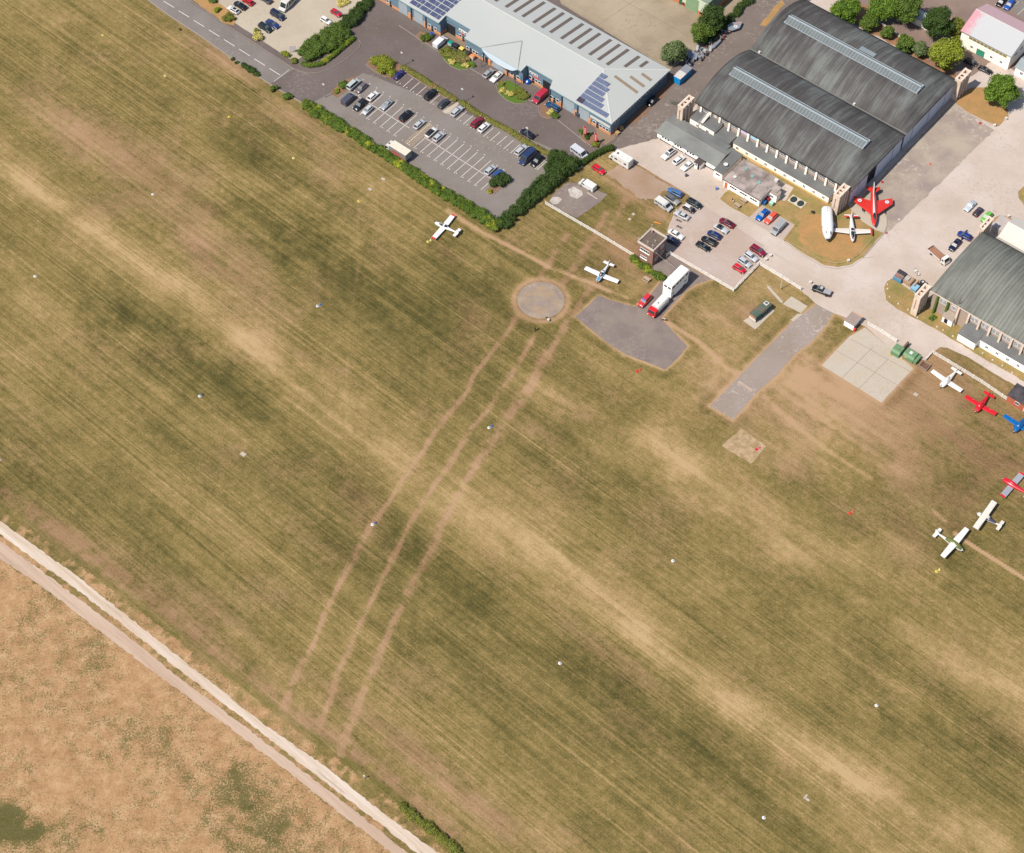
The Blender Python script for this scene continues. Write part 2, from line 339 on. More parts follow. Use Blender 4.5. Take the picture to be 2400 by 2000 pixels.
for nme, a in (('dry',dry),('bare',bare),('green',green),('gold',gold),('fieldgreen',fg),('stripe',stripe)): attr(gme, nme, a)
m, nt, b = new_mat('parched_grass')
p = pos(nt)
def at(nm): 
    n = N(nt,'ShaderNodeAttribute'); n.attribute_name = nm; return n.outputs['Fac']
pr = mapping(nt, p, rot=(0,0,-MOW))
s1 = noise(nt, mapping(nt, pr, scale=(.012,.9,1)), 1.0, 3, .6)
s2 = noise(nt, mapping(nt, pr, scale=(.008,1.9,1)), 1.0, 3, .7)
s3 = noise(nt, mapping(nt, pr, scale=(.35,1.6,1)), 1.0, 4, .7)
i1 = noise(nt, p, .55, 6, .72); i2 = noise(nt, p, 2.2, 5, .8)
st = at('stripe')
d = math_(nt,'ADD', at('dry'), math_(nt,'MULTIPLY', math_(nt,'SUBTRACT',s1,.5), math_(nt,'MULTIPLY_ADD',st,.5,.05)))
d = math_(nt,'ADD', d, math_(nt,'MULTIPLY', math_(nt,'SUBTRACT',s2,.5), math_(nt,'MULTIPLY_ADD',st,.62,.10)))
d = math_(nt,'ADD', d, math_(nt,'MULTIPLY', math_(nt,'SUBTRACT',s3,.5), .42))
d = math_(nt,'ADD', d, math_(nt,'MULTIPLY', math_(nt,'SUBTRACT',i1,.5), .75))
d = math_(nt,'ADD', d, math_(nt,'MULTIPLY', math_(nt,'SUBTRACT',i2,.5), .85))
s4 = ramp(nt, noise(nt, mapping(nt, pr, scale=(.005,2.1,1), loc=(7,3,0)), 1.0, 2, .6), [(.56,0.0),(.70,1.0)])
d = math_(nt,'ADD', d, math_(nt,'MULTIPLY', math_(nt,'MULTIPLY', s4, st), math_(nt,'MULTIPLY_ADD', i1, .5, -.04)))
d = math_(nt,'MULTIPLY_ADD', d, .86, .0)
base = ramp(nt, d, [(0.0,D(82,78,42)),(.20,D(107,98,54)),(.40,D(136,120,71)),(.60,D(163,140,90)),(.80,D(189,161,112)),(1.0,D(206,178,132))])
bf = math_(nt,'ADD', at('bare'), math_(nt,'MULTIPLY', math_(nt,'SUBTRACT',math_(nt,'ADD',i1,s3),1.0), .75))
bf = ramp(nt, bf, [(.12,0.0),(.85,1.0)])
bc = ramp(nt, math_(nt,'ADD', math_(nt,'ADD',i2,math_(nt,'MULTIPLY_ADD',s1,.5,-.25)), math_(nt,'MULTIPLY_ADD', at('dry'), .7, -.38)), [(.05,D(112,88,60)),(.3,D(160,125,92)),(.7,D(198,162,128))])
c = mixc(nt, math_(nt,'MULTIPLY',bf,.85), base, bc)
gr = ramp(nt, math_(nt,'ADD', at('green'), math_(nt,'MULTIPLY', math_(nt,'SUBTRACT',i1,.5), .9)), [(.2,0.0),(.75,1.0)])
gr = math_(nt,'MULTIPLY', gr, math_(nt,'SUBTRACT', 1.0, math_(nt,'MULTIPLY', bf, .9)), clamp=True)
c = mixc(nt, gr, c, ramp(nt, i2, [(.3,D(86,90,42)),(.7,D(132,124,62))]))
g1 = ramp(nt, math_(nt,'ADD',noise(nt,p,.25,6,.75),math_(nt,'MULTIPLY_ADD',i2,.8,-.4)), [(.3,D(170,130,92)),(.5,D(196,156,114)),(.7,D(218,182,140))])
sp = math_(nt,'ADD', math_(nt,'ADD', math_(nt,'MULTIPLY', noise(nt,p,2.6,3,.7), .75), math_(nt,'MULTIPLY', noise(nt,p,.35,5,.7), .45)), math_(nt,'MULTIPLY_ADD', at('fieldgreen'), .24, -.20))
spk = ramp(nt, sp, [(.565,0.0),(.65,.85)])
g1 = mixc(nt, spk, g1, mixc(nt, ramp(nt, math_(nt,'MULTIPLY', math_(nt,'ADD', at('fieldgreen'), math_(nt,'MULTIPLY_ADD', i1, .8, -.4)), .7), [(.62,0.0),(.85,1.0)]), ramp(nt, i1, [(.3,D(92,92,50)),(.7,D(134,124,74))]), ramp(nt, i2, [(.35,D(58,72,34)),(.7,D(104,108,56))])))
c = mixc(nt, ramp(nt, math_(nt,'ADD',at('gold'),math_(nt,'MULTIPLY_ADD',i1,.3,-.15)), [(.35,0.0),(.75,1.0)]), c, g1)
nt.links.new(c, b.inputs['Base Color']); b.inputs['Roughness'].default_value = .95; b.inputs['Specular IOR Level'].default_value = .12
bp = N(nt,'ShaderNodeBump'); bp.inputs['Strength'].default_value = .35; bp.inputs['Distance'].default_value = .12
nt.links.new(i2, bp.inputs['Height']); nt.links.new(bp.outputs[0], b.inputs['Normal'])
struct('ground', gme, m)

# ---------------------------------------------------------------- paved sheets
R0 = random.Random(3)
def sheet(name, pts, z, m, jit=.12, step=1.2, seed=0, world=False):
    """flat sheet with a slightly ragged edge, each a little above the one below"""
    r = random.Random(seed+len(pts)); W = [p if world else G(*p) for p in pts]; out = []
    for i in range(len(W)):
        a, b2 = W[i], W[(i+1)%len(W)]; L = math.hypot(b2[0]-a[0], b2[1]-a[1]); n = max(1, int(L/step)) if jit else 1
        n = min(n, 200)
        for k in range(n):
            t = k/n; j = jit if k else 0
            out.append((a[0]+(b2[0]-a[0])*t+r.uniform(-j,j), a[1]+(b2[1]-a[1])*t+r.uniform(-j,j), z))
    from mathutils.geometry import tessellate_polygon
    tr = tessellate_polygon([[Vector(q) for q in out]]); mb = MB()
    fs = []
    for t in tr:
        a, b2, c2 = (out[i] for i in t)
        if (b2[0]-a[0])*(c2[1]-a[1])-(b2[1]-a[1])*(c2[0]-a[0]) < 0: t = t[::-1]
        fs.append(t)
    mb.add(out, fs); return struct(name, mb, m)
ASPH = mat('road_asphalt', D(148,139,134), var=.07, scale=.2, fine=.07, fscale=2.5, c2=D(128,120,111), c2amt=.35, c2scale=.08, flecks=(.25,D(176,166,158)), crack=.12)
ASPHC = mat('car_park_asphalt', D(150,141,135), var=.07, scale=.25, fine=.06, fscale=3, c2=D(136,128,118), c2amt=.4, c2scale=.07, flecks=(.2,D(176,166,156)), crack=.12)
ASPHD = mat('access_road_asphalt', D(124,112,108), var=.08, scale=.2, fine=.07, fscale=2.5, c2=D(112,100,93), c2amt=.4, c2scale=.08, flecks=(.25,D(158,146,138)), crack=.12)
BLOCK = mat('block_paving', D(154,132,111), var=.08, scale=.5, fine=.1, fscale=5)
PALE = mat('pale_concrete', D(208,196,175), var=.07, scale=.12, fine=.05, fscale=2, c2=D(192,178,157), c2amt=.35, c2scale=.08, flecks=(.25,D(186,172,156)), crack=.12)
YARD = mat('stained_yard_concrete', D(190,174,149), var=.08, scale=.15, fine=.07, fscale=1.8, c2=D(150,134,113), c2amt=.45, c2scale=.05, flecks=(.35,D(140,124,110)), crack=.12)
APRON = mat('bleached_apron', D(224,209,198), var=.06, scale=.1, fine=.05, fscale=1.5, c2=D(200,180,159), c2amt=.4, c2scale=.06, flecks=(.3,D(190,172,156)), crack=.12)
APRD = mat('patched_apron', D(168,153,144), var=.08, scale=.25, fine=.07, fscale=2, c2=D(205,190,169), c2amt=.42, c2scale=.11, flecks=(.5,D(220,206,192)), crack=.12)
LANE = mat('back_lane_asphalt', D(140,127,120), var=.1, scale=.2, fine=.08, fscale=2.2, c2=D(124,112,103), c2amt=.4, c2scale=.08, flecks=(.4,D(186,172,160)), crack=.12)
CARP2 = mat('gravel_car_park', D(208,190,180), var=.06, scale=.15, fine=.08, fscale=3, c2=D(194,170,151), c2amt=.4, c2scale=.09, flecks=(.25,D(216,202,190)), crack=.12)
HARDM = mat('hardstanding_asphalt', D(142,127,122), var=.07, scale=.22, fine=.08, fscale=3, c2=D(168,156,139), c2amt=.3, c2scale=.16, flecks=(.22,D(196,184,172)), crack=.12)
STRIPM = mat('taxi_strip_asphalt', D(176,162,152), var=.08, scale=.2, fine=.1, fscale=2.2, c2=D(158,142,125), c2amt=.4, c2scale=.1, flecks=(.5,D(214,200,186)), crack=.12)
CONC = mat('old_concrete', D(212,200,184), var=.08, scale=.2, fine=.08, fscale=2, c2=D(198,182,155), c2amt=.3, c2scale=.2, flecks=(.25,D(184,166,142)), crack=.12)
GRASS2 = mat('verge_grass', D(150,138,78), var=.2, scale=.4, fine=.22, fscale=2, c2=D(192,154,104), c2amt=.5, c2scale=.22)
DRYG = mat('dead_grass', D(196,150,96), var=.14, scale=.4, fine=.18, fscale=2, c2=D(168,142,88), c2amt=.4, c2scale=.3)
LAWN = mat('watered_lawn', D(96,124,40), var=.12, scale=.6, fine=.2, fscale=3)
SOIL = mat('bare_earth', D(150,116,92), var=.2, scale=.4, fine=.2, fscale=2)
TRKW = mat('chalk_track', D(238,222,206), var=.06, scale=.3, fine=.12, fscale=1.6, c2=D(206,180,150), c2amt=.45, c2scale=.5, stretch=(MOW,(.08,1.4,1)), flecks=(.35,D(140,120,84)))
TRKP = mat('worn_concrete_track', D(218,192,170), var=.07, scale=.3, fine=.1, fscale=2, c2=D(198,168,144), c2amt=.45, c2scale=.4, stretch=(MOW,(.08,1.4,1)), flecks=(.25,D(168,140,108)))
Z1, Z2, Z3, Z4 = .03, .055, .08, .105
sheet('asphalt', [(300,-40),(340,-5),(395,36),(470,85),(545,139),(600,176),(640,203),(712,244),(800,300),(900,358),(1000,428),(1100,482),(1160,516),(1185,500),(1240,450),(1275,425),(1340,400),(1400,352),(1440,338),(1500,270),(1640,130),(1780,-60)], Z1, ASPHD, jit=.06)
sheet('road', [(300,-40),(340,-3),(395,38),(470,87),(545,141),(600,178),(632,198),(637,196),(690,162),(668,150),(600,106),(520,55),(450,8),(420,-30)], Z2, ASPH, jit=.04)
sheet('pavement', [(424,-20),(452,6),(522,54),(602,105),(690,163),(720,171),(770,164),(810,140),(845,112),(846,96),(832,100),(800,130),(760,150),(720,152),(690,145),(648,118),(590,80),(530,42),(488,8),(470,-20)], Z2+.004, ASPHD, jit=.05)
sheet('car_park', [(455,-50),(470,-10),(500,12),(530,42),(590,80),(648,118),(690,146),(760,100),(830,40),(872,0),(900,-50)], Z3, PALE, jit=.06)
sheet('verge', [(440,-20),(448,-2),(478,20),(526,55),(548,60),(556,46),(540,25),(512,8),(505,-30)], Z3+.01, DRYG, jit=.2)
sheet('car_park', [(768,222),(850,172),(870,177),(1328,362),(1346,400),(1290,432),(1240,470),(1186,502),(1160,514),(1100,481),(1000,427),(900,357),(800,299),(720,248)], Z2, ASPHC, jit=.03)
sheet('paving', [(893,-10),(935,22),(985,50),(1045,84),(1090,112),(1130,138),(1180,166),(1220,186),(1262,206),(1300,240),(1340,262),(1395,300),(1402,330),(1420,340),(1442,325),(1440,300),(1300,210),(1220,165),(1030,50),(960,-10)], Z2, BLOCK, jit=.04)
sheet('yard', [(1290,-40),(1316,10),(1570,165),(1640,110),(1735,40),(1760,-40)], Z2, YARD, jit=.1)
sheet('lane', [(1437,338),(1450,346),(1640,200),(1760,110),(1830,0),(1860,-40),(1770,-40),(1700,60),(1570,205),(1500,262)], Z3, LANE, jit=.1)
sheet('apron', [(1437,340),(1440,352),(1487,381),(1513,396),(1564,427),(1617,459),(1612,470),(1580,502),(1564,540),(1560,585),(1567,594),(1640,636),(1719,682),(1776,620),(1830,652),(1876,680),(1912,712),(1955,735),(1990,748),(2028,766),(2110,838),(2170,845),(2184,828),(2204,814),(2221,816),(2273,840),(2333,878),(2376,902),(2480,965),(2600,-60),(1840,-60),(1700,90)], Z2, APRON, jit=.12)
sheet('apron_patch', [(1985,500),(2060,552),(2091,537),(2234,400),(2330,306),(2262,258),(2236,238)], Z3, APRD, jit=.25)
sheet('lane', [(1437,341),(1700,100),(1830,-10),(1862,-60),(1960,-60),(1700,195),(1640,235),(1560,320),(1450,350)], Z3+.005, LANE, jit=.3)
sheet('car_park', [(1600,480),(1580,502),(1566,540),(1562,585),(1569,594),(1640,635),(1717,679),(1735,655),(1772,622),(1790,575),(1738,540),(1680,500),(1628,466)], Z3, CARP2, jit=.25)
sheet('yard', [(1880,-60),(1960,-20),(2060,50),(2170,120),(2260,190),(2330,140),(2420,190),(2480,-60)], Z3, mat('gravel_yard', D(158,136,124), var=.1, scale=.3, fine=.14, fscale=2.4, c2=D(136,116,108), c2amt=.4, c2scale=.08), jit=.2)
sheet('car_park', [(2310,-20),(2420,62),(2480,20),(2400,-60)], Z4, ASPHC, jit=.1)
sheet('dirt_patch', [(1462,372),(1500,392),(1560,430),(1600,456),(1560,446),(1535,470),(1500,468),(1488,452),(1462,440),(1440,418),(1418,408),(1440,396)], Z1-.01, mat('dusty_earth', D(188,162,140), var=.1, scale=.4, fine=.14, fscale=2.4, c2=D(170,140,112), c2amt=.5, c2scale=.2), jit=.55, step=.7)
sheet('hardstanding', HARD, Z1, HARDM, jit=.07)
sheet('concrete_strip', STRIP, Z1+.01, STRIPM, jit=.12)
sheet('concrete_pad', PAD, Z1, CONC, jit=.05)
sheet('concrete_patch', [(1691,1045),(1737,1005),(1795,1047),(1760,1088)], Z1, mat('broken_concrete', D(206,176,140), var=.15, scale=.8, fine=.2, fscale=2.6, c2=D(146,124,76), c2amt=.4, c2scale=.6), jit=.2)
sheet('concrete_slab', [(1834.5,713),(1855,695),(1893,718),(1877,734.5)], Z1, CONC, jit=.05)
sheet('concrete_slab', [(1853,750),(1869,736),(1884,737),(1862,756)], Z1+.004, CONC, jit=.05)
sheet('concrete_slab', [(1798,668),(1803,672),(1836,708),(1831,711),(1799,676)], Z1, CONC, jit=.05)
sheet('concrete_slab', [(1741.7,752),(1770,772.5),(1816,729),(1802,719)], Z1, CONC, jit=.04)
sheet('parking_bay', [(1286,475),(1300,452),(1330,428),(1366,430),(1383,440),(1425,456),(1400,478),(1352,511),(1320,495)], Z1, HARDM, jit=.12)
sheet('verge', [(2236,238),(2253,219),(2280,206),(2305,206),(2340,232),(2362,258),(2364,274),(2339,297),(2305,282),(2267,263)], Z4, DRYG, jit=.15)
sheet('verge', [(1687,467),(1700,452),(1722,436),(1840,472),(1860,440),(1700,360),(1712,352),(1950,478),(1990,470),(2000,500),(2078,540),(2070,547),(2022,603),(1997,620),(1963,627),(1930,622),(1887,597),(1838,564),(1760,512),(1719,490)], Z3+.03, GRASS2, jit=.15)
sheet('verge', [(1880,510),(1920,498),(1960,540),(2030,560),(2010,590),(1985,610),(1950,612),(1905,590),(1868,560)], Z4+.03, DRYG, jit=.5)
sheet('parking_bay', [(1719,493),(1753,513),(1786,482),(1862,528),(1835,564),(1760,519)], Z4+.04, CARP2, jit=.05)
sheet('concrete_pad', [(1985,480),(2010,462),(2040,470),(2070,495),(2078,512),(2078,530),(2071,547),(2052,540),(2020,520)], Z4+.05, CONC, jit=.04)
sheet('verge', [(2072,674),(2079,660),(2091,653),(2115,668),(2145,690),(2180,700),(2250,740),(2300,780),(2480,890),(2480,940),(2400,895),(2341,861),(2290,832),(2244,803),(2196,774),(2146,748),(2101,724),(2076,703)], Z3+.03, GRASS2, jit=.15)
sheet('verge', [(2386,450),(2400,436),(2440,430),(2440,480),(2400,482),(2388,466)], Z3+.03, GRASS2, jit=.1)
sheet('verge', [(2330,512),(2345,504),(2395,520),(2440,545),(2440,580),(2380,545),(2325,540)], Z3+.03, DRYG, jit=.1)
sheet('verge', [(1455,270),(1510,215),(1560,190),(1590,190),(1540,240),(1480,300)], Z4, SOIL, jit=.5)
sheet('verge', [(1620,60),(1700,10),(1800,-40),(1780,-60),(1660,10)], Z4, GRASS2, jit=.4)
sheet('verge', [(1780,60),(1830,0),(1838,8),(1795,62)], Z4, DRYG, jit=.3)
sheet('verge', [(1945,20),(2010,60),(2090,105),(2160,150),(2240,188),(2250,178),(2180,130),(2100,80),(2040,40),(2060,20),(2000,0)], Z4+.01, mat('orange_dead_grass', D(186,132,88), var=.2, scale=.5, fine=.2, fscale=2, c2=D(150,120,100), c2amt=.6, c2scale=.3), jit=.7)
sheet('chalk_spill', [(1288,470),(1296,462),(1309,462),(1317,468),(1308,478),(1296,480)], Z1+.02, mat('spilled_chalk', D(230,222,212), c2=D(170,158,150), c2amt=.5, c2scale=.6), jit=.35)
sheet('chalk_spill', [(1331,444),(1346,438),(1364,448),(1366,458),(1352,467),(1336,460)], Z1+.02, MC['spilled_chalk'], jit=.4)
WT = [(-80,1166),(0,1222),(69,1271),(177,1348),(300,1445),(429,1548),(500,1604),(614,1694),(757,1793),(900,1907),(1035,2006)]
WB_ = [(-80,1197),(0,1252),(86,1316),(171,1376),(286,1463),(429,1577),(500,1632),(586,1697),(729,1808),(871,1915),(990,2010)]
PT = [(-80,1212),(0,1267),(86,1330),(171,1394),(286,1480),(429,1596),(500,1648),(643,1756),(786,1865),(871,1932),(965,2008)]
PB = [(-80,1256),(0,1311),(66,1352),(154,1417),(286,1519),(371,1584),(469,1655),(614,1763),(700,1829),(786,1898),(871,1963),(930,2010)]
sheet('track', WT+WB_[::-1], Z1, TRKW, jit=.2, step=.8); sheet('track', PT+PB[::-1], Z1, TRKP, jit=.2, step=.8)
# the compass circle
mb = MB(); n = 48; rr = [0.01, 3.9, 6.1]
mb.cyl(cx0, cy0_, .0, Z1, 6.2, 64)
struct('compass_base', mb, mat('lichened_concrete', D(188,160,126), var=.16, scale=.35, fine=.12, fscale=2.4, c2=D(158,146,140), c2amt=.55, c2scale=.22))
mb = MB()
for i in range(28):
    a0 = i*6.2832/28+.02; a1 = (i+1)*6.2832/28-.02
    mb.add([(cx0+r_*math.cos(a), cy0_+r_*math.sin(a), Z1+.02) for r_, a in ((4.6,a0),(6.05,a0),(6.05,a1),(4.6,a1))], [(0,1,2,3)])
struct('compass_base_slabs', mb, mat('grey_slabs', D(190,172,154), var=.24, scale=.6, fine=.14, fscale=2, c2=D(142,128,118), c2amt=.5, c2scale=.3))
# kerbs (a real step)
KERB = mat('concrete_kerb', D(174,160,148), var=.08)
def kerb(pts, w=.12, h=.11, closed=False, m=None, name='kerb'):
    W = [Vector(G(*p)+(0,)) for p in pts]
    if closed: W.append(W[0])
    mb = MB(); L = []; Rr = []
    for i, q in enumerate(W):
        d = (W[min(i+1,len(W)-1)]-W[max(i-1,0)]).normalized(); nrm = Vector((-d.y, d.x, 0))*w/2
        L.append(q+nrm); Rr.append(q-nrm)
    for i in range(len(W)-1):
        mb.add([tuple(x)+() for x in (L[i],L[i+1],Rr[i+1],Rr[i])]+[(x.x,x.y,Z2+h) for x in (L[i],L[i+1],Rr[i+1],Rr[i])], [(4,7,6,5),(0,1,5,4),(2,3,7,6)])
    return struct(name, mb, m or KERB)
kerb([(424,-20),(452,6),(522,54),(602,105),(690,163),(702,168),(720,172),(745,171),(772,163),(800,147),(830,124),(843,110),(845,100),(840,94)])
kerb([(300,-40),(340,-5),(395,36),(470,85),(545,139),(600,176),(640,203),(712,244)], w=.3)
kerb([(857,152),(880,170),(905,182),(938,170)]); kerb([(774,220),(778,228),(786,230),(840,198),(850,186)])
kerb([(952,172),(1010,208),(1056,238),(1062,242)]); kerb([(1036,262),(1045,268),(1055,264),(1078,242)]); kerb([(1086,246),(1120,272),(1180,304),(1245,345),(1270,352)])
kerb([(978,80),(978,90),(990,100),(1005,103)]); kerb([(1035,126),(1042,142),(1058,157),(1078,165),(1098,163),(1114,155)])
kerb([(1166,186),(1162,200),(1168,218),(1185,234),(1205,244),(1225,243),(1240,232)]); kerb([(1262,246),(1263,262),(1270,274),(1285,279),(1300,276)])
kerb([(1357,305),(1362,328),(1385,343),(1410,345)]); kerb([(1138,450),(1145,456),(1156,456),(1172,440)])
kerb([(1100,160),(1180,205),(1262,246)], w=.2, h=.01); kerb([(935,60),(1010,110),(1050,135)], w=.2, h=.01); kerb([(1300,276),(1380,340)], w=.2, h=.01)
kerb([(2048,603),(2022,606),(1997,624),(1963,631),(1930,626),(1887,601),(1838,567)], w=.1, h=.05); kerb([(2078,512),(2079,530),(2071,549),(2022,605)], w=.25, h=.09)
# painted markings
PM = mat('white_road_paint', D(244,234,226), var=.08, fine=.1)
PY = mat('worn_yellow_paint', D(206,182,146), var=.12, fine=.14)
def strips(name, segs, w, z, m):
    mb = MB()
    for a, b2 in segs:
        p = Vector(G(*a)); q = Vector(G(*b2)); d = (q-p).normalized(); nn = Vector((-d.y,d.x))*w/2
        mb.add([(p.x+nn.x,p.y+nn.y,z),(p.x-nn.x,p.y-nn.y,z),(q.x-nn.x,q.y-nn.y,z),(q.x+nn.x,q.y+nn.y,z)], [(0,1,2,3)])
    return struct(name, mb, m)
dash = [((383+35.5*i, 3+22.6*i), (408+35.5*i, 18.5+22.6*i)) for i in range(8)]; dash.insert(0, ((347,-20),(372,-4)))
strips('centre_line', dash, .2, Z2+.02, PM)
strips('road_edge_line', [((642,192),(678,164))], .12, Z2+.02, PM)
aq = lambda X,Y: (750+X/7, 150+Y/7)
segs = []
# middle double row: bay lines every 2.45 m either side of the spine
p0 = Vector(aq(620,535)); sp = Vector((110.0,67.9))/7; up = Vector((94.0,-84.0))*1.06/7; dn = Vector((-97.0,85.0))*1.02/7
for i in range(0, 22):
    c_ = p0+sp*i*1.005
    if i == 8: continue
    segs.append((tuple(c_), tuple(c_+up*1.95)))
    segs.append((tuple(c_), tuple(c_+dn*1.95)))
segs = [s for s in segs if s[0][0] < 1160]
segs.append((tuple(p0-sp*1.6), tuple(p0+sp*7.7))); segs.append((tuple(p0+sp*9.9), tuple(p0+sp*20.3)))
# upper row
q0 = Vector(aq(1415,170))
for i in range(0, 24):
    c_ = q0+sp*i
    if i in (6,7) : continue
    segs.append((tuple(c_), tuple(c_+Vector((-165.0,145.0))/7)))
segs.append(((1277,376),(1254,397)))
strips('parking_lines', segs, .16, Z2+.03, PM)
ha = [Vector(aq(1760,970)), Vector(aq(1860,1030)), Vector(aq(1495,1360)), Vector(aq(1390,1290))]
hs = [(tuple(ha[0]),tuple(ha[1])),(tuple(ha[2]),tuple(ha[3])),(tuple(ha[0]),tuple(ha[3])),(tuple(ha[1]),tuple(ha[2]))]
for k in range(13):
    t = (k+.2)/13.6; a1 = ha[0].lerp(ha[3], min(1,t+.07)); b1 = ha[1].lerp(ha[2], max(0,t-.03)); hs.append((tuple(a1),tuple(b1)))
strips('hatched_marking', hs, .19, Z2+.035, PY)
strips('bay_numbers', [((866+15.8*i, 197-.2+9.75*i), (867.6+15.8*i, 198+9.75*i)) for i in range(-1,18)]+[((844+15.75*i+20, 280+9.72*i), (845.8+15.75*i+20, 281+9.72*i)) for i in range(0,17)]+[((937+15.7*i, 196+9.7*i),(938.6+15.7*i,197+9.7*i)) for i in range(0,19)], .3, Z2+.033, PM)
strips('parking_lines', [((1376,452),(1400,467))], .16, Z1+.03, PM); strips('parking_lines', [((2367,22),(2387,5)),((2384,36),(2410,12))], .12, Z4+.02, PM)
JT = mat('tar_joint', D(150,132,112), var=.1)
strips('expansion_joints', [((1952,833),(2022,912)),] if False else [((2012,912),(2082,842)),((1974,886),(2045,815)),((1961,823),(2103,903)),((1994,795),(2134,872))], .09, Z1+.02, JT)
strips('expansion_joints', [((1318,8),(1620,190)),((1440,-10),(1660,110)),((1400,60),(1520,-20))], .1, Z2+.02, JT)
strips('pale_seams', [((1815,594),(1900,650)),((1900,650),(1950,690))], .8, Z2+.02, CONC)
strips('cut_trench', [((1730,895),(1764,917))], .9, Z1+.03, mat('trench_fill', D(200,178,160)))
# ---------------------------------------------------------------- vehicles
def body_rings(L, W, prof, zb=.22, tuck=.12):
    """prof: list of (x fraction -.5 rear .. .5 front, top height, width factor)"""
    out = []
    for fx, h, wf in prof:
        x = fx*L; w = W/2*wf; m_ = zb+(h-zb)*.45; k = w-tuck
        out.append([(x,-w*.93,zb),(x,-w,m_),(x,-w*.97,h-.12*(h-zb)),(x,-k,h),(x,0,h+.03),(x,k,h),(x,w*.97,h-.12*(h-zb)),(x,w,m_),(x,w*.93,zb)])
    return out
TYPES = {
 # L, W, lower body profile, cabin (rear belt x, rear roof x, front roof x, front belt x, belt z, roof z)
 'hatch': (4.15,1.78,[(-.5,.62,.86),(-.485,.88,.93),(-.40,.95,.99),(-.1,.95,1),(.2,.92,1),(.36,.84,.97),(.46,.72,.9),(.5,.52,.78)],(-.475,-.36,.06,.235,.92,1.47)),
 'small': (3.65,1.66,[(-.5,.62,.88),(-.48,.88,.94),(-.4,.95,.99),(0,.95,1),(.25,.92,1),(.4,.82,.96),(.47,.7,.9),(.5,.5,.8)],(-.47,-.38,.08,.27,.92,1.48)),
 'saloon': (4.6,1.82,[(-.5,.62,.86),(-.485,.90,.92),(-.36,.97,.99),(-.1,.93,1),(.2,.92,1),(.36,.84,.97),(.46,.70,.9),(.5,.50,.76)],(-.37,-.22,.04,.20,.93,1.42)),
 'estate': (4.65,1.82,[(-.5,.62,.87),(-.485,.90,.94),(-.4,.97,.99),(-.1,.95,1),(.2,.93,1),(.36,.85,.97),(.46,.70,.9),(.5,.50,.77)],(-.48,-.42,.05,.21,.93,1.48)),
 'suv': (4.6,1.9,[(-.5,.7,.9),(-.485,1.02,.95),(-.4,1.1,1),(-.1,1.08,1),(.2,1.06,1),(.36,1.0,.98),(.47,.88,.92),(.5,.62,.82)],(-.48,-.42,.06,.22,1.06,1.70)),
 'mpv': (4.9,1.92,[(-.5,.8,.92),(-.49,1.05,.97),(-.4,1.12,1),(-.1,1.1,1),(.25,1.06,1),(.38,1.0,.98),(.47,.85,.92),(.5,.62,.82)],(-.485,-.46,.14,.31,1.08,1.93)),
 'coupe': (4.3,1.8,[(-.5,.6,.86),(-.485,.82,.92),(-.34,.88,.99),(-.1,.86,1),(.15,.86,1),(.34,.78,.97),(.46,.64,.88),(.5,.46,.74)],(-.33,-.20,.0,.13,.86,1.28)),
}
PROTO = {}
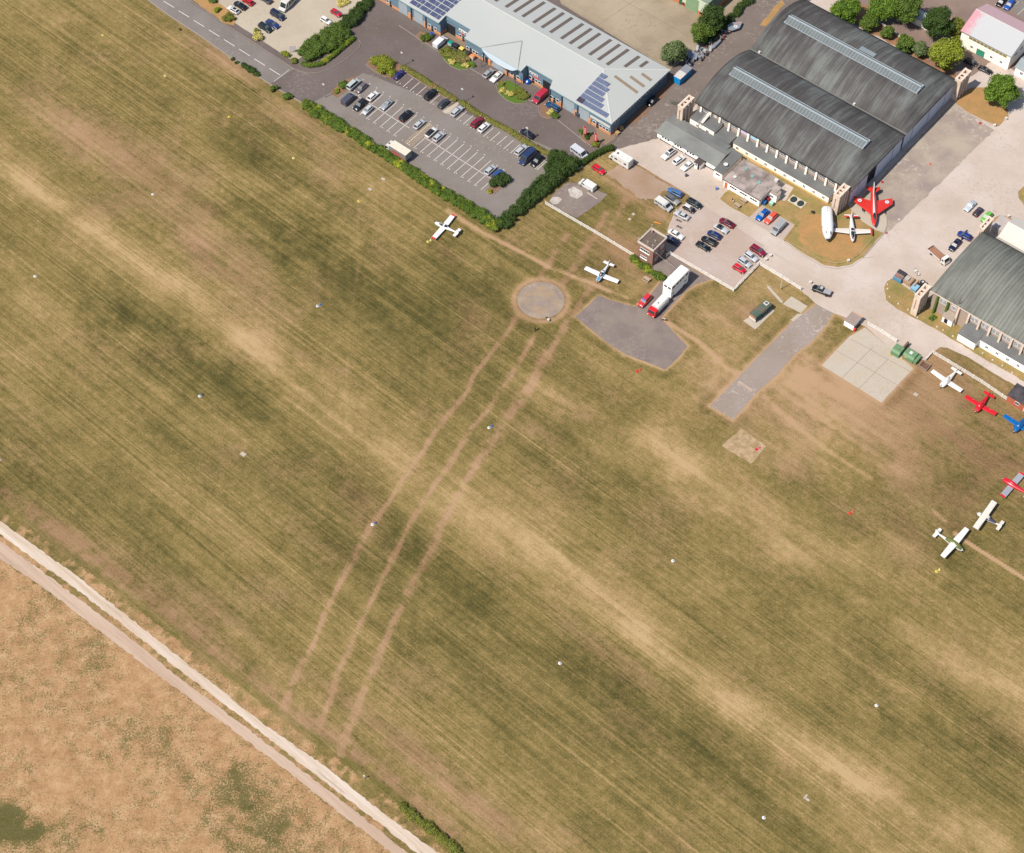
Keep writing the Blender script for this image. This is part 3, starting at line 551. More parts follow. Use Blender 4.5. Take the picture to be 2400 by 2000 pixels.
def car_meshes(kind):
    if kind in PROTO: return PROTO[kind]
    L, W, prof, (rb, rr, fr, fb, zb, zr) = TYPES[kind]; P_ = {}
    mb = MB(); mb.rings(body_rings(L, W, prof)); P_['body'] = mb.mesh('body')
    # cabin: painted pillars and roof; glass panels stand 12 mm proud of it
    w0 = W/2-.10; w1 = W/2-.28; X = [rb*L, rr*L, fr*L, fb*L]; xm = (X[1]+X[2])/2
    mb = MB()
    lo = [(X[0],-w0*.94,zb-.04),(X[3],-w0*.94,zb-.04),(X[3],w0*.94,zb-.04),(X[0],w0*.94,zb-.04)]
    hi = [(X[1],-w1*.95,zr-.05),(X[2],-w1*.95,zr-.05),(X[2],w1*.95,zr-.05),(X[1],w1*.95,zr-.05)]
    tp = [(X[1]+.12,-w1*.8,zr),(X[2]-.15,-w1*.8,zr),(X[2]-.15,w1*.8,zr),(X[1]+.12,w1*.8,zr)]
    mb.rings([lo,hi,tp]); P_['roof'] = mb.mesh('roof')
    def panel(a,b2,c2,d2, ins, off):
        q = [Vector(p) for p in (a,b2,c2,d2)]; cc = sum(q, Vector())/4; nrm = (q[1]-q[0]).cross(q[2]-q[0]).normalized()
        if nrm.dot(cc-Vector((0,0,(zb+zr)/2))) < 0: nrm = -nrm
        t = [cc+(p-cc)*ins+nrm*off for p in q]; u = [cc+(p-cc)*ins-nrm*.02 for p in q]
        m2 = MB(); m2.rings([[tuple(p) for p in u],[tuple(p) for p in t]]); return m2
    P_['windscreen'] = panel(lo[1],lo[2],hi[2],hi[1],.90,.015).mesh('windscreen')
    P_['rear_window'] = panel(lo[3],lo[0],hi[0],hi[3],.86,.015).mesh('rear_window')
    for sgn, k in ((-1,(0,1)),(1,(3,2))):
        P_['side_window%d'%sgn] = panel(lo[k[0]],lo[k[1]],hi[k[1]],hi[k[0]],.88,.015).mesh('side_window')
    for i, (sx, sy) in enumerate(((.31,1),(.31,-1),(-.31,1),(-.31,-1))):
        r = .33 if kind not in ('suv',) else .37
        m2 = MB(); y0 = sy*(W/2-.22); y1 = sy*(W/2+.012); m2.ycyl(sx*L, r, min(y0,y1), max(y0,y1), r, 12); P_['wheel%d'%i] = m2.mesh('wheel')
        m2 = MB(); y0 = sy*(W/2-.02); y1 = sy*(W/2+.022); m2.ycyl(sx*L, r, min(y0,y1), max(y0,y1), r*.6, 8); P_['rim%d'%i] = m2.mesh('rim')
    hz = prof[-2][1]-.12
    for i, sy in enumerate((1,-1)):
        P_['headlight%d'%i] = MB().box(L*.455, L*.492, min(sy*.36*W,sy*.46*W)-.03, max(sy*.36*W,sy*.46*W)-.03, hz-.07, hz+.1).mesh('headlight')
        P_['tail_light%d'%i] = MB().box(-L*.503, -L*.475, min(sy*.36*W,sy*.46*W), max(sy*.36*W,sy*.46*W), hz-.02, hz+.2).mesh('tail_light')
        P_['mirror%d'%i] = MB().box(fb*L-.32, fb*L-.18, min(sy*W*.5,sy*W*.56), max(sy*W*.5,sy*W*.56), zb, zb+.13).mesh('mirror')
    P_['sunroof'] = MB().box(X[1]+.25, X[2]-.25, -w1*.7, w1*.7, zr-.01, zr+.012).mesh('sunroof')
    P_['grille'] = MB().box(L*.485, L*.502, -W*.22, W*.22, .38, .55).mesh('grille')
    P_['rail0'] = MB().box(X[1]+.1, X[2]-.1, w1*.82, w1*.88, zr-.02, zr+.05).mesh('roof_rail')
    P_['rail1'] = MB().box(X[1]+.1, X[2]-.1, -w1*.88, -w1*.82, zr-.02, zr+.05).mesh('roof_rail')
    PROTO[kind] = P_; return P_
def car(x, y, dx, dy, kind, rgb, label, cat='car', roof=None, extra=(), z=Z2, group='parked cars'):
    P_ = car_meshes(kind); m = paint(*rgb)
    r = root(cat.replace(' ','_') if cat != 'car' else 'parked_car', G(x, y, .55), heading(x,y,dx,dy), label, cat, group, z)
    link('body', P_['body'], m, r, True, True)
    ro = link('roof', P_['roof'], paint(*roof) if roof else m, r, False, True)
    link('windscreen', P_['windscreen'], GLASS_L, r, False, True); link('rear_window', P_['rear_window'], GLASS, r, False, True)
    link('side_window', P_['side_window-1'], GLASS, r, False, True); link('side_window', P_['side_window1'], GLASS, r, False, True)
    for i in range(4):
        w = link('wheel', P_['wheel%d'%i], TYRE, r, False, True); link('rim', P_['rim%d'%i], RIM, w, False, True)
    for i in range(2):
        link('headlight', P_['headlight%d'%i], LAMP_W, r, False, True); link('tail_light', P_['tail_light%d'%i], LAMP_R, r, False, True)
        link('mirror', P_['mirror%d'%i], m, r, False, True)
    link('grille', P_['grille'], PLASTIC, r, False, True)
    if 'sunroof' in extra: link('sunroof', P_['sunroof'], GLASS, ro, False, True)
    if 'rails' in extra:
        for i in range(2): link('roof_rail', P_['rail%d'%i], RIM, ro, False, True)
    return r
U = (15,-13.4); DN = (-15,13.4)                      # along the bays of the big car park
NW, SE = (-15,-9.2), (15,9.2)
BLK, NAVY, SIL, WHT, GRY, MAR = (26,28,34), (34,48,92), (196,200,204), (246,244,240), (96,96,104), (134,28,48)
CP = 'cars in the big marked car park'
for a in (
 (936,176,U,'hatch',(44,44,116),'deep violet-blue hatchback in the first bay beside the bushy island',{}),
 (1009,222,U,'suv',BLK,'black high car alone on the long hedge row, four empty bays from the violet-blue one',{}),
 (1040,243,U,'hatch',(66,68,80),'dark grey hatchback on the hedge row beside the bare earth gap',{}),
 (1071.5,261,U,'estate',SIL,'silver estate car just past the bare earth gap in the hedge row',{}),
 (1119,287,U,'suv',(140,36,56),'dark red square-backed car beside a white hatchback on the hedge row',{}),
 (1134.5,299,U,'hatch',WHT,'white hatchback right beside the dark red square-backed car',{}),
 (1222,352,U,'estate',SIL,'silver car next to the dark blue van near the end of the hedge row',{}),
 (1259,378,DN,'estate',(24,26,30),'black car in the last hedge-row bay, squeezed beside the dark blue van',{}),
 (828.6,199,U,'mpv',(196,206,204),'pale silver-green people carrier tight against the small shrub island',{}),
 (847,207,DN,'hatch',(112,104,112),'mauve-grey hatchback beside the pale silver-green people carrier',{}),
 (843.6,247,DN,'suv',(40,42,50),'charcoal high car between the dark grey panel van and a small silver car',{}),
 (861.5,259,DN,'small',(204,208,212),'small silver hatchback on the lower side of the charcoal high car',{}),
 (874,226,U,'hatch',WHT,'white hatchback alone by the spine line near the mauve-grey hatchback',{}),
 (905.7,246,DN,'coupe',(160,168,176),'low silver-grey coupe with a long bonnet, alone in the middle row',{}),
 (951.4,272,U,'suv',BLK,'black high car alone in the middle row, left of the hatched yellow box',{}),
 (983,292,U,'hatch',SIL,'silver hatchback touching the corner of the hatched yellow box',{}),
 (1010.7,311,U,'hatch',WHT,'white car with black glass roof beside the hatched yellow box',dict(extra=('sunroof',),roof=(30,30,34))),
 (1028.8,321,U,'hatch',SIL,'silver hatchback tucked beside the white car with black glass roof',{}),
 (1149.5,399,U,'hatch',SIL,'silver car alone next to the blue car half under the bush',{}),
 (1166,409,U,'hatch',(46,86,148),'blue hatchback half hidden under the dark bush at the car park end',{}),
):
    car(a[0],a[1],a[2][0],a[2][1],a[3],a[4],a[5],group=CP,**a[6])
CO = 'cars in front of the blue-roofed units'
car(1236,314,NW[0],NW[1],'saloon',(24,30,44),'very dark blue saloon driving along the access road beside the hedge',group=CO)
car(1145,172.6,U[0],U[1],'hatch',(168,172,176),'silver-grey hatchback beside the white saloon outside the curved canopy',group=CO)
car(1164,181,DN[0],DN[1],'saloon',WHT,'white saloon beside a silver-grey hatchback, near the curved canopy',group=CO)
car(1295.7,251,NW[0],NW[1],'estate',(20,76,124),'bright teal-blue estate with pale roof bars beside the smallest round island',extra=('rails',),group=CO)
car(1350,383,8,8,'hatch',(230,234,238),'white car nearly swallowed by the big bush, behind the silver minibus',group=CO)
car(1529,238,-8,7,'hatch',(16,20,28),'black car in deep shade against the long side wall of the blue unit',group=CO)
CN = 'cars in the pale gravel car park by the road'
for a in (
 (547,24,NW,'hatch',WHT,'white hatchback with black roof panel at the roadside edge of the pale car park',dict(extra=('sunroof',))),
 (563,13.5,NW,'saloon',(22,28,36),'black car between the white hatchback and the red car in the pale car park',{}),
 (581,4,NW,'hatch',(206,28,44),'red car partly cut off by the top of the picture',{}),
 (622,-1,NW,'saloon',(72,80,88),'dark grey car barely peeking in at the top edge, left of the camper van',{}),
 (651,37,SE,'mpv',(34,42,72),'navy people carrier, topmost of the three dark cars in a diagonal row',{}),
 (639,57,SE,'saloon',(40,62,120),'mid blue saloon, middle of the three dark cars in a diagonal row',{}),
 (622,66,SE,'suv',(30,44,50),'dark green-black estate next to the golden bush',{}),
 (788,31,SE,'small',(200,30,60),'small crimson car parked by the dark hedge of the pale car park',{}),
 (764,49,SE,'small',WHT,'small white car with its nose under the dark hedge',{}),
): car(a[0],a[1],a[2][0],a[2][1],a[3],a[4],a[5],group=CN,z=Z3,**a[6])
CH_ = 'cars around the long low hut'
hu = (13,-9.6); hd = (-13,9.6)
car(1567,362.6,hd[0],hd[1],'suv',WHT,'white car with black sunroof, furthest left of three beside the long hut',extra=('sunroof',),group=CH_)
car(1591,375.4,hu[0],hu[1],'hatch',(248,248,246),'plain white car, middle of three beside the long hut',group=CH_)
car(1611.4,389,hd[0],hd[1],'saloon',(248,246,240),'plain white car nearest the hut porch',group=CH_)
car(1403,397.7,14,9.5,'hatch',(226,20,44),'bright red hatchback alone on the grass below the motorhome',z=.02,group='cars on the grass')
CG = 'cars in the gravel car park by the brick tower'
a1 = (-14,-7.4); a2 = (14,7.8)
for a in (
 (1582.3,451.7,a1,'estate',(74,116,170),'light blue estate at the roadside, top of the left column of cars',{}),
 (1575.4,469,(13,9),'suv',(170,166,160),'grey-gold high car with dark grey roof between blue estate and silver camper',dict(roof=(112,112,112))),
 (1627.7,477.4,a2,'estate',(34,40,44),'black-green estate nearest the road, beside the black car with white roof',{}),
 (1615,489.4,a2,'small',(38,22,30),'small black car with contrasting white roof',dict(roof=(226,226,224))),
 (1597.7,505,a1,'saloon',(202,204,206),'silver saloon above the parked bicycles',{}),
 (1584.9,550.3,a2,'saloon',WHT,'white saloon with dark screens between the bicycles and the brick tower',{}),
 (1574.6,564,a1,'saloon',(26,40,80),'navy saloon in the shadow of the brick tower',{}),
 (1703.8,523,a1,'saloon',(122,22,40),'dark red coupe-like car at the roadside end of the diagonal row of five',dict(extra=('sunroof',))),
 (1690.5,536.2,a2,'coupe',(204,206,208),'silver car with black soft top in the diagonal row of five',dict(roof=(22,24,28))),
 (1674.3,551.4,a1,'hatch',(34,50,104),'royal blue hatchback, middle of the diagonal row of five',{}),
 (1661.9,565.7,a1,'estate',(24,26,28),'black estate between the royal blue hatchback and the open-topped black car',{}),
 (1648.6,578,a2,'coupe',(20,24,30),'black sports car at the lower end of the diagonal row of five',{}),
 (1776.2,588.6,(13,8.6),'suv',(140,26,54),'maroon boxy high car at the head of the row along the white fence',{}),
 (1760,602,(13,9),'hatch',(212,216,222),'pale silver hatchback directly below the maroon high car',{}),
 (1744.8,615.2,(13,9),'hatch',(200,204,212),'silver hatchback between pale silver hatchback and small red car',{}),
 (1732.4,630.5,(13,8),'small',(222,18,44),'small bright red car at the bottom corner of the white fence',{}),
): car(a[0],a[1],a[2][0],a[2][1],a[3],a[4],a[5],group=CG,z=Z3,**a[6])
CB = 'cars in the bay beside the jets'
car(1786.7,504.8,-12,11,'saloon',(0,98,190),'vivid blue classic saloon in the bay beside the grass',z=Z4+.05,group=CB)
car(1806.7,512.4,-12,11,'estate',(236,92,70),'orange-red classic estate in the bay, between blue saloon and silver van',z=Z4+.05,group=CB)
CE = 'cars on the open apron'
for a in (
 (2273.3,483.8,(-13,13),'coupe',(202,214,224),'long pale silver coupe, first of three on the open apron',{}),
 (2292.4,497,(12,-12),'small',(66,50,62),'dark brown small car with silver roof, middle of three on the open apron',dict(roof=(74,60,74))),
 (2312.4,509.5,(-12,11),'hatch',(120,196,86),'lime green car beside the brown buttress frames',{}),
 (2238.2,575.2,(-12,13),'saloon',(24,32,62),'navy saloon close to the grey hangar roof, nose towards the flatbed',{}),
 (2346.7,5.7,(-12,13),'hatch',(30,26,34),'black car at the very top right, beside the blue estate',{}),
 (2365.7,12,(-12,13),'estate',(44,90,176),'bright blue estate at the very top right next to the pink roof',{}),
 (2275,146,(12,5),'hatch',(26,34,46),'black car half hidden by the yellow-green tree',{}),
 (2309.5,164.5,(13,6),'coupe',(24,26,32),'black sports car outside the building with the green door',{}),
): car(a[0],a[1],a[2][0],a[2][1],a[3],a[4],a[5],group=CE,z=Z3,**a[6])
# blue car with its doors standing open
r = car(2261,553.3,-14,-7,'hatch',(30,60,140),'blue hatchback with its front doors standing open beside the grey hangar',group=CE,z=Z3)
for sy in (1,-1):
    d_ = MB(); d_.box(-.5,.5,-.04,.04,.35,.95); d_.box(-.5,.3,-.03,.03,.95,1.35)
    o = obj('open_door', d_, paint(30,60,140), r); o.location = (.35, sy*1.3, 0); o.rotation_euler = (0,0,sy*math.radians(-62))

def van(x, y, dx, dy, L, W, H, rgb, label, cat='van', z=Z2, windows=False, nose=1.0, group='vans', roofc=None, name=None):
    r = root(name or 'panel_van', G(x,y,H*.5), heading(x,y,dx,dy), label, cat, group, z); m = paint(*rgb); w = W/2
    prof = [(-L/2,.35,.4),(-L/2,H-.15,1),(-L/2+.08,H,1),(L/2-1.75*nose,H,1),(L/2-1.5*nose,H-.08,1),(L/2-.78*nose,1.18,1),(L/2-.15,.98,.9),(L/2,.7,.86),(L/2,.3,.86)]
    rg = []
    for sgn_y, k in ((-1,1.0),(-1,.0),(1,.0),(1,1.0)): pass
    for yy, ins, dz in ((-w,0,.12),(-w+.07,.0,.0),(w-.07,0,.0),(w,0,.12)):
        rg.append([(p[0], yy, min(p[1], H-dz) if p[1] > 1.5 else p[1]) for p in prof])
    mb = MB(); mb.rings([q[::-1] for q in rg]); obj('body', mb, m, r)
    s0 = Vector((L/2-1.5*nose,0,H-.10)); s1 = Vector((L/2-.78*nose,0,1.2)); n_ = Vector((s0.z-s1.z,0,s1.x-s0.x)).normalized()
    a_ = s0.lerp(s1,.1)+n_*.02; b_ = s0.lerp(s1,.97)+n_*.02
    mb = MB(); mb.rings([[(q.x,-w*.86,q.z),(q.x,w*.86,q.z),(q.x-n_.x*.05,w*.86,q.z-n_.z*.05),(q.x-n_.x*.05,-w*.86,q.z-n_.z*.05)] for q in (a_,b_)]); obj('windscreen', mb, GLASS, r)
    for sy in (-1,1):
        y0, y1 = sorted((sy*(w-.03), sy*(w+.015)))
        mb = MB(); x1 = L/2-1.1*nose; mb.extr([(x1-.95,1.2),(x1-.02,1.2),(x1-.42,H-.35),(x1-.95,H-.35)], y0, y1, 'y'); obj('side_window', mb, GLASS, r)
        if windows:
            mb = MB()
            for k in range(3):
                a0 = -L/2+.3+k*(L-2.6)/3; mb.box(a0, a0+(L-2.6)/3-.15, y0, y1, 1.25, H-.35)
            obj('passenger_window', mb, GLASS, r)
        obj('mirror', MB().box(L/2-1.3*nose, L/2-1.15*nose, *sorted((sy*w, sy*(w+.18))), 1.25, 1.55), PLASTIC, r)
        for sx in (.31,-.31):
            wy = sorted((sy*(w-.24), sy*(w+.012))); wo = obj('wheel', MB().ycyl(sx*L, .35, wy[0], wy[1], .35, 12), TYRE, r)
            wy = sorted((sy*(w-.02), sy*(w+.022))); obj('rim', MB().ycyl(sx*L, .35, wy[0], wy[1], .2, 8), RIM, wo)
        obj('headlight', MB().box(L/2-.12, L/2+.01, *sorted((sy*w*.62, sy*w*.9)), .7, .9), LAMP_W, r)
        obj('tail_light', MB().box(-L/2-.012, -L/2+.04, *sorted((sy*w*.86, sy*w*.99)), .8, 1.3), LAMP_R, r)
    obj('bumper', MB().box(L/2-.05, L/2+.05, -w*.8, w*.8, .3, .5), PLASTIC, r)
    if roofc:
        obj('roof_panel', MB().box(-L/2+.15, L/2-1.9*nose, -w+.12, w-.12, H, H+.03), paint(*roofc), r)
    return r
van(1236,367,DN[0],DN[1],5.7,2.0,2.55,(44,62,100),'tall dark blue van in the hedge-row bays of the big car park')
van(817,232,U[0],U[1],4.9,1.9,1.9,(84,86,100),'dark grey panel van at the roadside end of the big car park')
van(1031.7,98,U[0],U[1],4.9,1.95,1.95,(240,242,246),'white panel van beside the round bush island outside the units')
van(1265.7,226,DN[0],DN[1],5.2,1.95,2.2,(190,44,70),'dark red panel van parked outside the unit with the open shutter')
van(1358,357,13,9.2,5.3,1.95,2.2,(214,218,226),'silver-white minibus behind the hedge near the red flags', cat='minibus', windows=True, name='minibus')
van(1377.4,433,-14,-8.6,5.0,1.95,1.98,(240,238,234),'white van with lettering on its side, parked on the tarmac patch by the spilled chalk', z=Z1)
van(1555.7,479,14,9.4,5.2,1.95,2.05,(208,208,206),'silver camper van on the grass beside the sandy patch', cat='camper van', windows=True, roofc=(232,230,226), name='camper_van')
van(1823.8,534.3,-12,12.5,5.0,1.85,2.0,(170,174,176),'silver-grey van at the end of the bay beside the jets', z=Z4+.05)
van(674,6,-14,14,6.6,2.2,2.8,(224,222,216),'white high-roofed camper van cut off by the top of the picture', cat='camper van', windows=True, z=Z3, name='camper_van')
# motorhome
r = root('motorhome', G(1456,374,1.3), heading(1456,374,-15,-9.0), 'white coachbuilt motorhome at the edge of the apron beside the clipped hedge', 'motorhome', z=Z2)
mh = paint(244,242,236)
obj('body', MB().extr([(-3.3,.45),(-3.3,2.85),(-3.15,3.0),(1.6,3.0),(2.3,2.75),(2.55,2.3),(2.1,2.05),(2.1,.45)], -1.15, 1.15, 'y'), mh, r)
obj('cab', MB().extr([(2.1,.45),(2.1,2.05),(2.3,2.0),(3.0,1.2),(3.55,1.0),(3.65,.45)], -1.0, 1.0, 'y'), mh, r)
obj('windscreen', MB().rings([[(2.40,-.85,1.98),(2.40,.85,1.98),(2.33,.85,1.9),(2.33,-.85,1.9)],[(3.04,-.85,1.24),(3.04,.85,1.24),(2.97,.85,1.18),(2.97,-.85,1.18)]]), GLASS, r)
for i,(x0,x1) in enumerate(((.5,1.5),(-.9,.1),(-2.6,-1.7))): obj('side_window', MB().box(x0,x1,1.14,1.17,1.45,2.0), GLASS if i != 1 else mat('tan_blind',(.4,.32,.2)), r)
obj('side_window', MB().box(2.25,2.8,.99,1.015,1.2,1.7), GLASS, r)
for i,(x0,y0) in enumerate(((.9,-.2),(-.5,.1),(-2.2,-.3))): obj('roof_hatch', MB().box(x0,x0+.55,y0,y0+.55,3.0,3.1), GLASS if i == 0 else WHITE, r)
for sx in (2.75,-1.7):
    for sy in (1,-1): obj('wheel', MB().ycyl(sx,.36,*sorted((sy*.85,sy*1.06)),.36,12), TYRE, r)
# box lorry
r = root('box_lorry', G(931.5,353,1.7), heading(931.5,353,-15,-9.3), 'white box lorry with red side stripe parked beside the long hedge', 'lorry', z=Z2)
obj('box_body', MB().box(-4.1,2.0,-1.25,1.25,1.0,3.3), mat('lorry_box_grey', D(150,146,142), rough=.5), r)
obj('box_roof', MB().box(-4.12,2.02,-1.27,1.27,3.3,3.36), mat('lorry_roof_cream', D(244,236,216), rough=.6,var=.04), r)
obj('red_stripe', MB().box(-3.9,1.8,1.25,1.265,1.1,1.45).box(-2.2,.8,1.25,1.265,1.75,2.3), mat('lorry_red', D(200,70,58)), r)
obj('rear_door', MB().box(-4.13,-4.1,-1.1,1.1,1.15,3.1), mat('lorry_door', D(180,178,172)), r)
obj('chassis', MB().box(-4.0,3.6,-.5,.5,.5,.98), PLASTIC, r)
obj('cab', MB().extr([(2.15,.5),(2.15,2.6),(2.5,2.75),(3.3,2.6),(3.75,1.6),(3.85,.5)], -1.15, 1.15, 'y'), paint(230,230,228), r)
obj('windscreen', MB().extr([(3.32,2.5),(3.78,1.55),(3.76,1.5),(3.28,2.5)], -1.0, 1.0, 'y'), GLASS, r)
obj('roof_hatch', MB().box(2.6,3.0,-.2,.4,2.76,2.8), GLASS, r)
for sy in (1,-1): obj('side_window', MB().box(2.5,3.2,*sorted((sy*1.14,sy*1.165)),1.6,2.3), GLASS, r); obj('mirror', MB().box(3.2,3.4,*sorted((sy*1.2,sy*1.45)),1.6,2.3), PLASTIC, r)
for sx in (3.0,-2.4):
    for sy in (1,-1): obj('wheel', MB().ycyl(sx,.45,*sorted((sy*.8,sy*1.12)),.45,12), TYRE, r)
# double-decker control bus: sits square to the site grid
OS = G(1571.2,703.8); WB = mat('bus_white', (.82,.80,.77), rough=.5, var=.05)
r = root('double_decker_bus', OS, AU, 'tall white double-decker vehicle parked on the tarmac below the brick tower', 'bus', z=Z1)
obj('lower_deck', MB().box(-2.65,0,0,7.6,.45,2.7), WB, r); obj('upper_deck', MB().box(-2.68,.03,-.03,7.6,2.85,5.35), WB, r)
obj('roof', MB().extr([(-2.66,5.35),(-2.5,5.5),(-.15,5.5),(.01,5.35)], -.02, 7.6, 'y'), mat('bus_roof', (.56,.56,.55), var=.05), r)
obj('waist_band', MB().box(-2.64,-.01,.01,7.58,2.7,2.85), PLASTIC, r)
for y0,y1 in ((.35,1.7),(2.0,3.2),(3.4,4.4),(4.6,5.5),(6.0,7.2)): o = obj('side_window', MB().box(.02,.06,y0,y1,4.0,5.0), mat('window_surround', (.5,.48,.42)), r); obj('pane', MB().box(.06,.075,y0+.12,y1-.12,4.12,4.9), GLASS, o)
for x0 in (-2.45,-1.2): o = obj('front_window', MB().box(x0,x0+1.1,-.07,-.02,4.0,4.95), WB, r); obj('pane', MB().box(x0+.1,x0+1.0,-.085,-.07,4.1,4.85), GLASS, o)
obj('side_window', MB().box(0,.015,.7,1.5,1.6,2.2), mat('shut_window',(.3,.3,.28)), r); obj('side_window', MB().box(0,.015,5.8,6.9,1.7,2.4), MC['shut_window'], r)
for y0 in (1.3,5.9):
    for x0,x1 in ((-2.6,-2.3),(-.34,.0)): obj('wheel', MB().add([(x,y0+.5*math.cos(a),.5+.5*math.sin(a)) for x in (x0,x1) for a in [k*.5236 for k in range(12)]], [tuple(range(12)),tuple(range(12,24))[::-1]]+[(i,12+i,12+(i+1)%12,(i+1)%12) for i in range(12)]), TYRE, r)
obj('roof_stair', MB().box(-2.9,-2.66,2.0,3.2,2.4,5.3), mat('bus_pink_panel', D(220,196,184)), r)
# airfield fire tender and red four-wheel drive
r = root('fire_tender', G(1541,719,1.5), heading(1541,719,-12,12.8), 'red-cabbed fire tender with long white tank body parked in front of the double-decker', 'fire engine', z=Z1)
obj('cab', MB().extr([(1.3,.6),(1.3,2.35),(1.6,2.5),(2.6,2.42),(3.0,1.7),(3.1,.6)], -1.15, 1.15, 'y'), paint(226,36,40), r)
obj('windscreen', MB().extr([(2.66,2.32),(3.05,1.66),(3.02,1.6),(2.6,2.3)], -1.02, 1.02, 'y'), GLASS, r)
obj('tank_body', MB().extr([(-1.2,.9),(-1.2,2.3),(-.9,2.75),(.9,2.75),(1.2,2.3),(1.2,.9)], -3.6, 1.2, 'x'), paint(240,238,234), r)
obj('hatch', MB().cyl(-.2,0,2.75,2.9,.16,10), PLASTIC, r); obj('locker', MB().box(-2.0,-1.2,-1.32,-1.2,1.0,1.6), paint(190,30,50), r)
obj('chassis', MB().box(-3.5,2.6,-.5,.5,.45,.9), PLASTIC, r)
for sy in (1,-1):
    obj('side_window', MB().box(1.7,2.5,*sorted((sy*1.14,sy*1.165)),1.5,2.15), GLASS, r); obj('headlight', MB().box(3.05,3.13,*sorted((sy*.7,sy*1.0)),.8,1.0), LAMP_W, r)
    for sx in (2.2,-2.3): obj('wheel', MB().ycyl(sx,.48,*sorted((sy*.8,sy*1.14)),.48,12), TYRE, r)
r = car(1511,706,-12,12.8,'suv',(214,62,66),'faded red four-wheel drive with a blue light bar beside the fire tender', group='airfield vehicles', z=Z1)
obj('light_bar', MB().box(.35,.6,-.6,.6,1.7,1.82), mat('blue_lamp',(.05,.08,.4)), r)
bpy.data.objects[r.name]['category'] = 'off-road car'
# pick-up with a grey bed cover
r = root('pickup_truck', G(1926,681,.7), heading(1926,681,-15,-6), 'black pickup with grey load cover waiting at the apron crossroads', 'pickup', z=Z2)
mb = MB(); mb.rings(body_rings(5.4,1.9,[(-.5,.8,.92),(-.49,1.0,.97),(-.2,1.02,1),(.2,1.02,1),(.38,.96,.98),(.47,.84,.92),(.5,.6,.82)])); obj('body', mb, paint(26,30,36), r, True)
obj('cabin', MB().rings([[(-.5,-.82,1.0),(1.35,-.82,1.0),(1.35,.82,1.0),(-.5,.82,1.0)],[(-.3,-.66,1.72),(.7,-.66,1.72),(.7,.66,1.72),(-.3,.66,1.72)]]), paint(30,34,40), r)
obj('windscreen', MB().rings([[(1.33,-.72,1.05),(1.33,.72,1.05),(1.28,.72,1.02),(1.28,-.72,1.02)],[(.80,-.62,1.66),(.80,.62,1.66),(.74,.62,1.64),(.74,-.62,1.64)]]), GLASS_L, r)
obj('roof_panel', MB().box(-.2,.55,-.5,.5,1.72,1.75), paint(190,194,196), r); obj('bed_cover', MB().box(-2.55,-.62,-.78,.78,1.03,1.16), mat('grey_cover', D(178,180,184)), r)
for sy in (1,-1):
    obj('side_window', MB().rings([[(-.35,sy*.80,1.1),(1.05,sy*.80,1.1),(.62,sy*.70,1.6),(-.22,sy*.70,1.6)],[(-.35,sy*.82,1.1),(1.05,sy*.82,1.1),(.62,sy*.72,1.6),(-.22,sy*.72,1.6)]]), GLASS, r)
    for sx in (1.75,-1.65): obj('wheel', MB().ycyl(sx,.38,*sorted((sy*.7,sy*.97)),.38,12), TYRE, r)
    obj('headlight', MB().box(2.5,2.68,*sorted((sy*.6,sy*.85)),.7,.85), LAMP_W, r); obj('tail_light', MB().box(-2.72,-2.66,*sorted((sy*.7,sy*.9)),.7,1.0), LAMP_R, r)
# flatbed truck
r = root('flatbed_truck', G(2200,600,.8), heading(2200,600,15,13.0), 'white-cabbed flatbed with rusty deck parked against the grey hangar', 'truck', z=Z2)
obj('deck', MB().box(-3.1,1.4,-1.05,1.05,.95,1.08), mat('rusty_deck', D(176,128,104), var=.25), r)
obj('side_rail', MB().box(-3.15,1.45,-1.12,-1.05,.9,1.25), WHITE, r); obj('side_rail', MB().box(-3.15,1.45,1.05,1.12,.9,1.25), TIMBER, r); obj('tail_rail', MB().box(-3.22,-3.15,-1.12,1.12,.9,1.5), TIMBER, r)
obj('headboard', MB().box(1.46,1.54,-1.0,1.0,1.0,2.0), mat('red_oxide', D(180,74,60)), r)
obj('cab', MB().extr([(1.7,.5),(1.7,2.2),(2.7,2.25),(3.1,1.4),(3.3,.5)], -1.0, 1.0, 'y'), paint(246,246,242), r)
obj('windscreen', MB().extr([(2.74,2.18),(3.13,1.36),(3.1,1.3),(2.7,2.15)], -.88, .88, 'y'), GLASS, r); obj('chassis', MB().box(-3.0,2.8,-.45,.45,.5,.9), PLASTIC, r)
for sy in (1,-1):
    obj('side_window', MB().box(1.95,2.6,*sorted((sy*.99,sy*1.015)),1.35,1.95), GLASS, r)
    for sx in (2.4,-1.9): obj('wheel', MB().ycyl(sx,.38,*sorted((sy*.7,sy*.98)),.38,12), TYRE, r)
# small red tractor-like truck at the top edge
r = root('red_dumper', G(937,13,.8), heading(937,13,13,10), 'small red dumper truck against the left end of the blue-roofed units', 'dumper', z=Z2)
obj('skip', MB().box(-.2,1.3,-.75,.75,.6,1.3), paint(220,40,44), r); obj('engine_cover', MB().box(-1.8,-.3,-.6,.6,.6,1.15), paint(160,24,36), r); obj('roll_bar', MB().box(-.5,-.4,-.6,-.5,1.1,2.2).box(-.5,-.4,.5,.6,1.1,2.2).box(-.5,-.4,-.6,.6,2.2,2.3), PLASTIC, r)
for sx in (.8,-1.2):
    for sy in (1,-1): obj('wheel', MB().ycyl(sx,.42,*sorted((sy*.6,sy*.92)),.42,12), TYRE, r)

